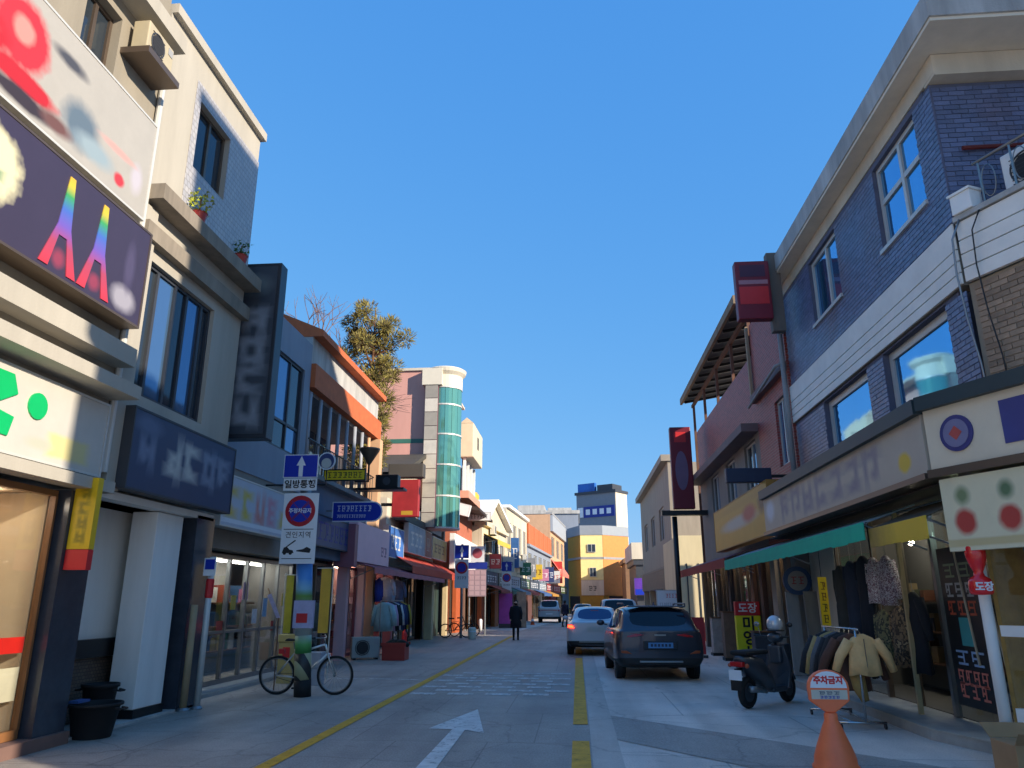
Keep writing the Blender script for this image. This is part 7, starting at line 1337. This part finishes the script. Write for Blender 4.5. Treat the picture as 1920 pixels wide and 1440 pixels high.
def cone(label, x, y):
    c = thing('traffic_cone', label, 'cone', (x,y,0)); b = MB(); b.lathe([(0.14,0.03),(0.04,0.68),(0.03,0.7)],(x,y,0),14); b.build('cone', OR, c, smooth=True); b = MB(); b.box(x-0.19,x+0.19,y-0.19,y+0.19,0,0.03); b.build('base', OR, c); b = MB(); b.lathe([(0.112,0.25),(0.088,0.42)],(x,y,0),14); b.build('band', M['rwhite'], c)
cone('small orange traffic cone left of the far white wagon', -3.25, 56.0)

# small projecting signs, awnings and outdoor units crowding the far left row
def proj_sign(label, y, z0, z1, wd, c, pc):
    x = bx(y)+0.12; f = SOUTH(y); s = thing('projecting_sign', label, 'sign', (x, y, z0)); b = MB(); fbox(b, f, x+0.1, x+0.1+wd, z0, z1, 0, 0.18); b.build('box', mat('projecting '+c, c, 0.5, var=0.15), s, bevel=0.015)
    glyphs(s, f, x+0.16, x+0.04+wd, z0+(z1-z0)*0.3, z0+(z1-z0)*0.65, 0.181, 2 if wd > 0.6 else 1, mat('projecting print '+pc, pc, 0.5), seed=int(y*7)); b = MB(); b.box(x-0.15, x+0.1, y-0.1, y-0.05, z0+0.1, z0+0.15); b.build('bracket', M['black'], s)
for a_ in (('red projecting sign on the gabled house front',48.5,3.6,4.5,0.75,'#a8323a','#e0d8d0'),('white projecting sign past the yellow canopy',53.5,3.6,4.6,0.8,'#c6c9cc','#4a5a8a'),('blue vertical projecting sign at the cream house corner',57.0,4.0,6.2,0.6,'#2f5f9a','#dfe3e8'),('green projecting sign in the middle of the cream house',61.5,3.6,4.6,0.9,'#3f7a5a','#e0e4d8'),('grey projecting sign at the far end of the cream house',66.0,3.6,5.2,0.7,'#7a7f88','#e6e6e6'),('yellow projecting sign at the start of the orange parapet house',69.0,3.5,4.8,0.9,'#d0ae3a','#5a2a20'),('pink projecting sign in the middle of the orange parapet house',74.0,3.5,4.6,0.9,'#c07a96','#f0e6ea'),('navy projecting sign on the orange parapet house',79.0,3.5,5.0,0.9,'#2c3a66','#d8dce6'),('white projecting sign near the end of the orange parapet house',84.0,3.5,4.8,1.0,'#d0d0cc','#b03a30'),('red vertical projecting sign on the peach house',88.0,3.6,6.0,0.9,'#b83a34','#f0e0d0')): proj_sign(*a_)
for k, (y, z, l) in enumerate(((49.5,5.75,'outdoor air conditioner on the gabled house wall'),(58.6,4.72,'outdoor air conditioner on the cream house balcony slab'),(64.0,4.72,'second outdoor air conditioner further along the cream house slab'),(71.0,3.5,'outdoor air conditioner over the orange parapet house signs'))):
    ac_unit('air_conditioner', l, (bx(y)+0.25, y, z), math.pi/2, M['alu'], s=1.1)
for k, (y0, y1, c_, l) in enumerate(((47.5,51.5,'#a84a3a','brick red shop awning on the gabled house'),(52.0,55.5,'#3f6a5a','dull green shop awning on the gabled house'),(57.0,61.0,'#8a8f98','grey shop awning on the cream house'),(62.0,66.5,'#9a3a34','red shop awning on the cream house'),(70.0,76.0,'#3a5a8a','blue shop awning on the orange parapet house'),(77.0,84.0,'#b0803a','ochre shop awning on the orange parapet house'))):
    t = thing('shop_awning', l, 'awning', (bx(y0)+0.3, (y0+y1)/2, 2.2)); u = Vector((bx(y1)-bx(y0), y1-y0, 0)).normalized(); fr = FR((bx(y0)+0.26, y0, 0), u, Vector((u.y,-u.x,0))); awning(t, fr, 0, y1-y0, 2.62, 2.3, 0.9, 0.2, mat('far awning '+c_, c_, 0.75, var=0.15), mat('far awning '+c_, c_, 0.75, var=0.15), 'cloth')
for k, (x, y, z, c_, l) in enumerate(((-8.5,60,8.62,'#d0a83a','yellow water tank on the cream house roof'),(-7.0,75,8.4,'#3f7ab0','blue water tank behind the orange parapet'))):
    t = thing('water_tank', l, 'tank', (x,y,z)); b = MB(); b.lathe([(0.7,0.15),(0.78,0.3),(0.78,1.2),(0.6,1.45),(0.25,1.5)],(x,y,z),18); b.build('barrel', mat('tank '+c_, c_, 0.5), t, smooth=True); b = MB(); b.box(x-0.8,x+0.8,y-0.8,y+0.8,z,z+0.15); b.build('stand', M['concrete'], t)

# ---------------------------------------------------------------- people
def person(name, label, loc, rz, coat, trouser, hair, h=1.62, long_coat=True, hands=True, skin='#c79a80'):
    t = thing(name, label, 'person', loc, rz); S = h/1.7
    J = dict(pel=(0,0,.93),bel=(0,0.0,1.08),chest=(0,0.01,1.30),neck=(0,0.0,1.46),head=(0,-0.01,1.58),top=(0,0,1.67),
      ls=(-.17,0,1.39),le=(-.24,.04,1.12),lw=(-.23,-.03,.88),lh=(-.23,-.05,.80),rs=(.17,0,1.39),re=(.24,-.05,1.12),rw=(.23,-.02,.88),rh=(.23,-.04,.80),
      lp=(-.09,0,.90),lk=(-.10,-.08,.50),la=(-.10,.04,.09),lt=(-.10,-.10,.035),rp=(.09,0,.90),rk=(.10,.06,.50),ra=(.10,.20,.12),rt=(.10,.08,.035))
    E_ = [('pel','bel'),('bel','chest'),('chest','neck'),('neck','head'),('head','top'),('chest','ls'),('ls','le'),('le','lw'),('lw','lh'),('chest','rs'),('rs','re'),('re','rw'),('rw','rh'),('pel','lp'),('lp','lk'),('lk','la'),('la','lt'),('pel','rp'),('rp','rk'),('rk','ra'),('ra','rt')]
    rad = dict(pel=.15,bel=.145,chest=.16,neck=.06,head=.095,top=.07,ls=.075,le=.055,lw=.042,lh=.04,rs=.075,re=.055,rw=.042,rh=.04,lp=.10,lk=.065,la=.05,lt=.04,rp=.10,rk=.065,ra=.05,rt=.04)
    ks = list(J); me = bpy.data.meshes.new('body'); me.from_pydata([tuple(q*S for q in J[k]) for k in ks], [(ks.index(a),ks.index(b_)) for a,b_ in E_], [])
    o = bpy.data.objects.new('body', me); COL.objects.link(o); md = o.modifiers.new('skin','SKIN'); 
    for i,k in enumerate(ks):
        sv = me.skin_vertices[0].data[i]; sv.radius = (rad[k]*S, rad[k]*S*(0.75 if k in ('pel','bel','chest') else 1)); sv.use_root = (k=='pel')
    o.modifiers.new('sub','SUBSURF').levels = 2; o.modifiers['sub'].render_levels = 2
    dg = bpy.context.evaluated_depsgraph_get(); ev = bpy.data.meshes.new_from_object(o.evaluated_get(dg)); o.modifiers.clear(); o.data = ev; o.parent = t
    for m_ in (mat('cloth '+trouser, trouser, 0.9), mat('cloth '+coat, coat, 0.9), mat('skin tone', skin, 0.6)): ev.materials.append(m_)
    for p in ev.polygons:
        z = p.center.z/S; p.use_smooth = True; p.material_index = 2 if (z > 1.44 or (abs(p.center.x)/S > .17 and z < .90)) else (1 if z > 0.9 else 0)
    b = MB()
    prof = [(0.10,1.47),(0.20,1.40),(0.22,1.25),(0.21,1.05),(0.24,0.80),(0.26,0.52 if long_coat else 0.82),(0.24,0.51 if long_coat else 0.81)]
    b.lathe([(r*S,z*S) for r,z in prof],(0,0,0),18); b.v=[(x,y*0.72,z) for x,y,z in b.v]; b.build('coat', mat('cloth '+coat, coat, 0.9, var=0.2, scale=8), t, smooth=True, local=True)
    for sg_ in (-1,1): 
        b = MB(); k = 'l' if sg_<0 else 'r'; b.tube([tuple(q*S for q in J[k+'s']),tuple(q*S for q in J[k+'e']),tuple(q*S for q in J[k+'w'])],[.085*S,.068*S,.055*S],10); b.build('sleeve', mat('cloth '+coat, coat, 0.9, var=0.2, scale=8), t, smooth=True, local=True)
    b = MB(); b.ball((0,0.015*S,1.60*S),0.108*S,14,10,sq=(0.92,1.0,1.1)); b.v=[(x,max(y,-0.055*S) if z<1.64*S else y,z) for x,y,z in b.v]; b.build('hair', mat('hair '+hair, hair, 0.7), t, smooth=True, local=True)
    for sg_ in (-1,1):
        b = MB(); x = sg_*0.10*S; y = (-0.03 if sg_<0 else 0.13)*S; b.box(x-0.045*S,x+0.045*S,y-0.12*S,y+0.12*S,0.0,0.075*S); b.build('shoe', M['rubber'], t, bevel=0.02, local=True)
    b = MB(); b.ball((0,-0.105*S,1.575*S),0.018*S,8,6); b.build('nose', mat('skin tone', skin, 0.6), t, local=True)
    return t
person('person', 'person in a long black coat walking along the left road edge', (-2.7,34.0,0), R_(6), '#17171d', '#141418', '#2a2422', 1.66)
person('person', 'person in a dark navy jacket standing beside the far parked cars', (-0.85,52,0), R_(150), '#1b2038', '#1a1a22', '#1c1a1a', 1.68, long_coat=False)
b = MB(); 
# ---------------------------------------------------------------- trees
def conifer(label, loc, h, r):
    rnd = random.Random(5); t = thing('fir_tree', label, 'tree', loc); b = MB(); b.tube([(0,0,0),(0.02,0,h*0.5),(0,0,h)],[0.16,0.10,0.02],8); b.build('trunk', M['wood'], t, smooth=True, local=True)
    mats_ = [mat('olive brown needles','#7d7436',0.8,var=0.3,scale=3,island=True), mat('dark olive needles','#4f4524',0.8,var=0.3,scale=3,island=True)]
    b = MB(); br = MB()
    for i in range(64):
        z = h*rnd.uniform(0.62,0.985) if i < 50 else h*rnd.uniform(0.5,0.64); q = (z/h-0.62)/0.37; k = (0.35+0.75*math.sin(max(0.0,min(1.0,q+0.12))*2.6))*r if q > 0 else 0.45*r
        a = rnd.uniform(0,6.283); d = k*rnd.uniform(0.25,1.1); base = Vector((0,0,z-0.35-0.2*d)); tip = Vector((d*math.cos(a),d*math.sin(a),z+rnd.uniform(-0.1,0.15)))
        br.tube([base,(base+tip)/2+Vector((0,0,-0.08)),tip],[0.035,0.022,0.008],5); cr_ = rnd.uniform(0.22,0.46)
        for j in range(230):
            v = Vector((rnd.gauss(0,1),rnd.gauss(0,1),rnd.gauss(0,0.7))); v = v.normalized()*cr_*rnd.random()**0.45; c = tip+v; q2 = (v.normalized()+Vector((rnd.uniform(-.5,.5),rnd.uniform(-.5,.5),rnd.uniform(-.2,.7)))).normalized()*rnd.uniform(.09,.19); e = q2.orthogonal().normalized()*0.022
            b.add([c-e,c+e,c+q2+e*0.3,c+q2-e*0.3],[(0,1,2,3)], rnd.choice((0,0,1)))
    br.build('branches', M['wood'], t, local=True); b.build('crown', mats_, t, recalc=False, local=True)
conifer('olive brown fir tree rising between the orange banded building and the pink block', (-7.3,25.6,0), 12.2, 1.2)
def bare_tree(label, loc, h, seed, m_, leaves=False, n0=5, spread=0.55):
    rnd = random.Random(seed); t = thing('bare_tree', label, 'tree', loc); b = MB(); lf = MB()
    def grow(p, d, L, r, dep):
        q = p + d*L; b.tube([p,(p+q)/2+Vector((rnd.gauss(0,.02),rnd.gauss(0,.02),0))*L,q],[r,r*.8,r*.62],5 if dep<3 else 3,cap=False)
        if dep >= 5: 
            if leaves:
                for _ in range(2): c = q+Vector((rnd.gauss(0,.08),rnd.gauss(0,.08),rnd.gauss(0,.08))); lf.add([c,c+Vector((.06,0,.03)),c+Vector((.03,.03,.07))],[(0,1,2)])
            return
        for _ in range(3 if dep<4 else 2):
            nd = (d+Vector((rnd.gauss(0,spread),rnd.gauss(0,spread),rnd.gauss(0.08,spread*.6)))).normalized(); grow(q, nd, L*rnd.uniform(.62,.85), r*.6, dep+1)
    b.tube([(0,0,0),(0,0,h*0.45)],[0.2,0.14],8); tk = b.build('trunk', m_, t, smooth=True, local=True); b = MB(); grow(Vector((0,0,h*0.44)), Vector((0,0,1)), h*0.16, 0.12, 0); b.build('crown', m_, t, local=True, recalc=False)
    if leaves: lf.build('leaves', M['wood'], t, local=True, recalc=False)
bare_tree('bare twiggy tree behind the orange banded building roof', (-9.6,25.0,0), 13.6, 3, mat('grey brown bark','#7d6a66',0.9,var=0.2))
bare_tree('thin bare tree top showing above the eaves of the purple brick building', (12.6,25.0,0), 18.3, 11, mat('grey brown bark','#7d6a66',0.9,var=0.2), leaves=True)
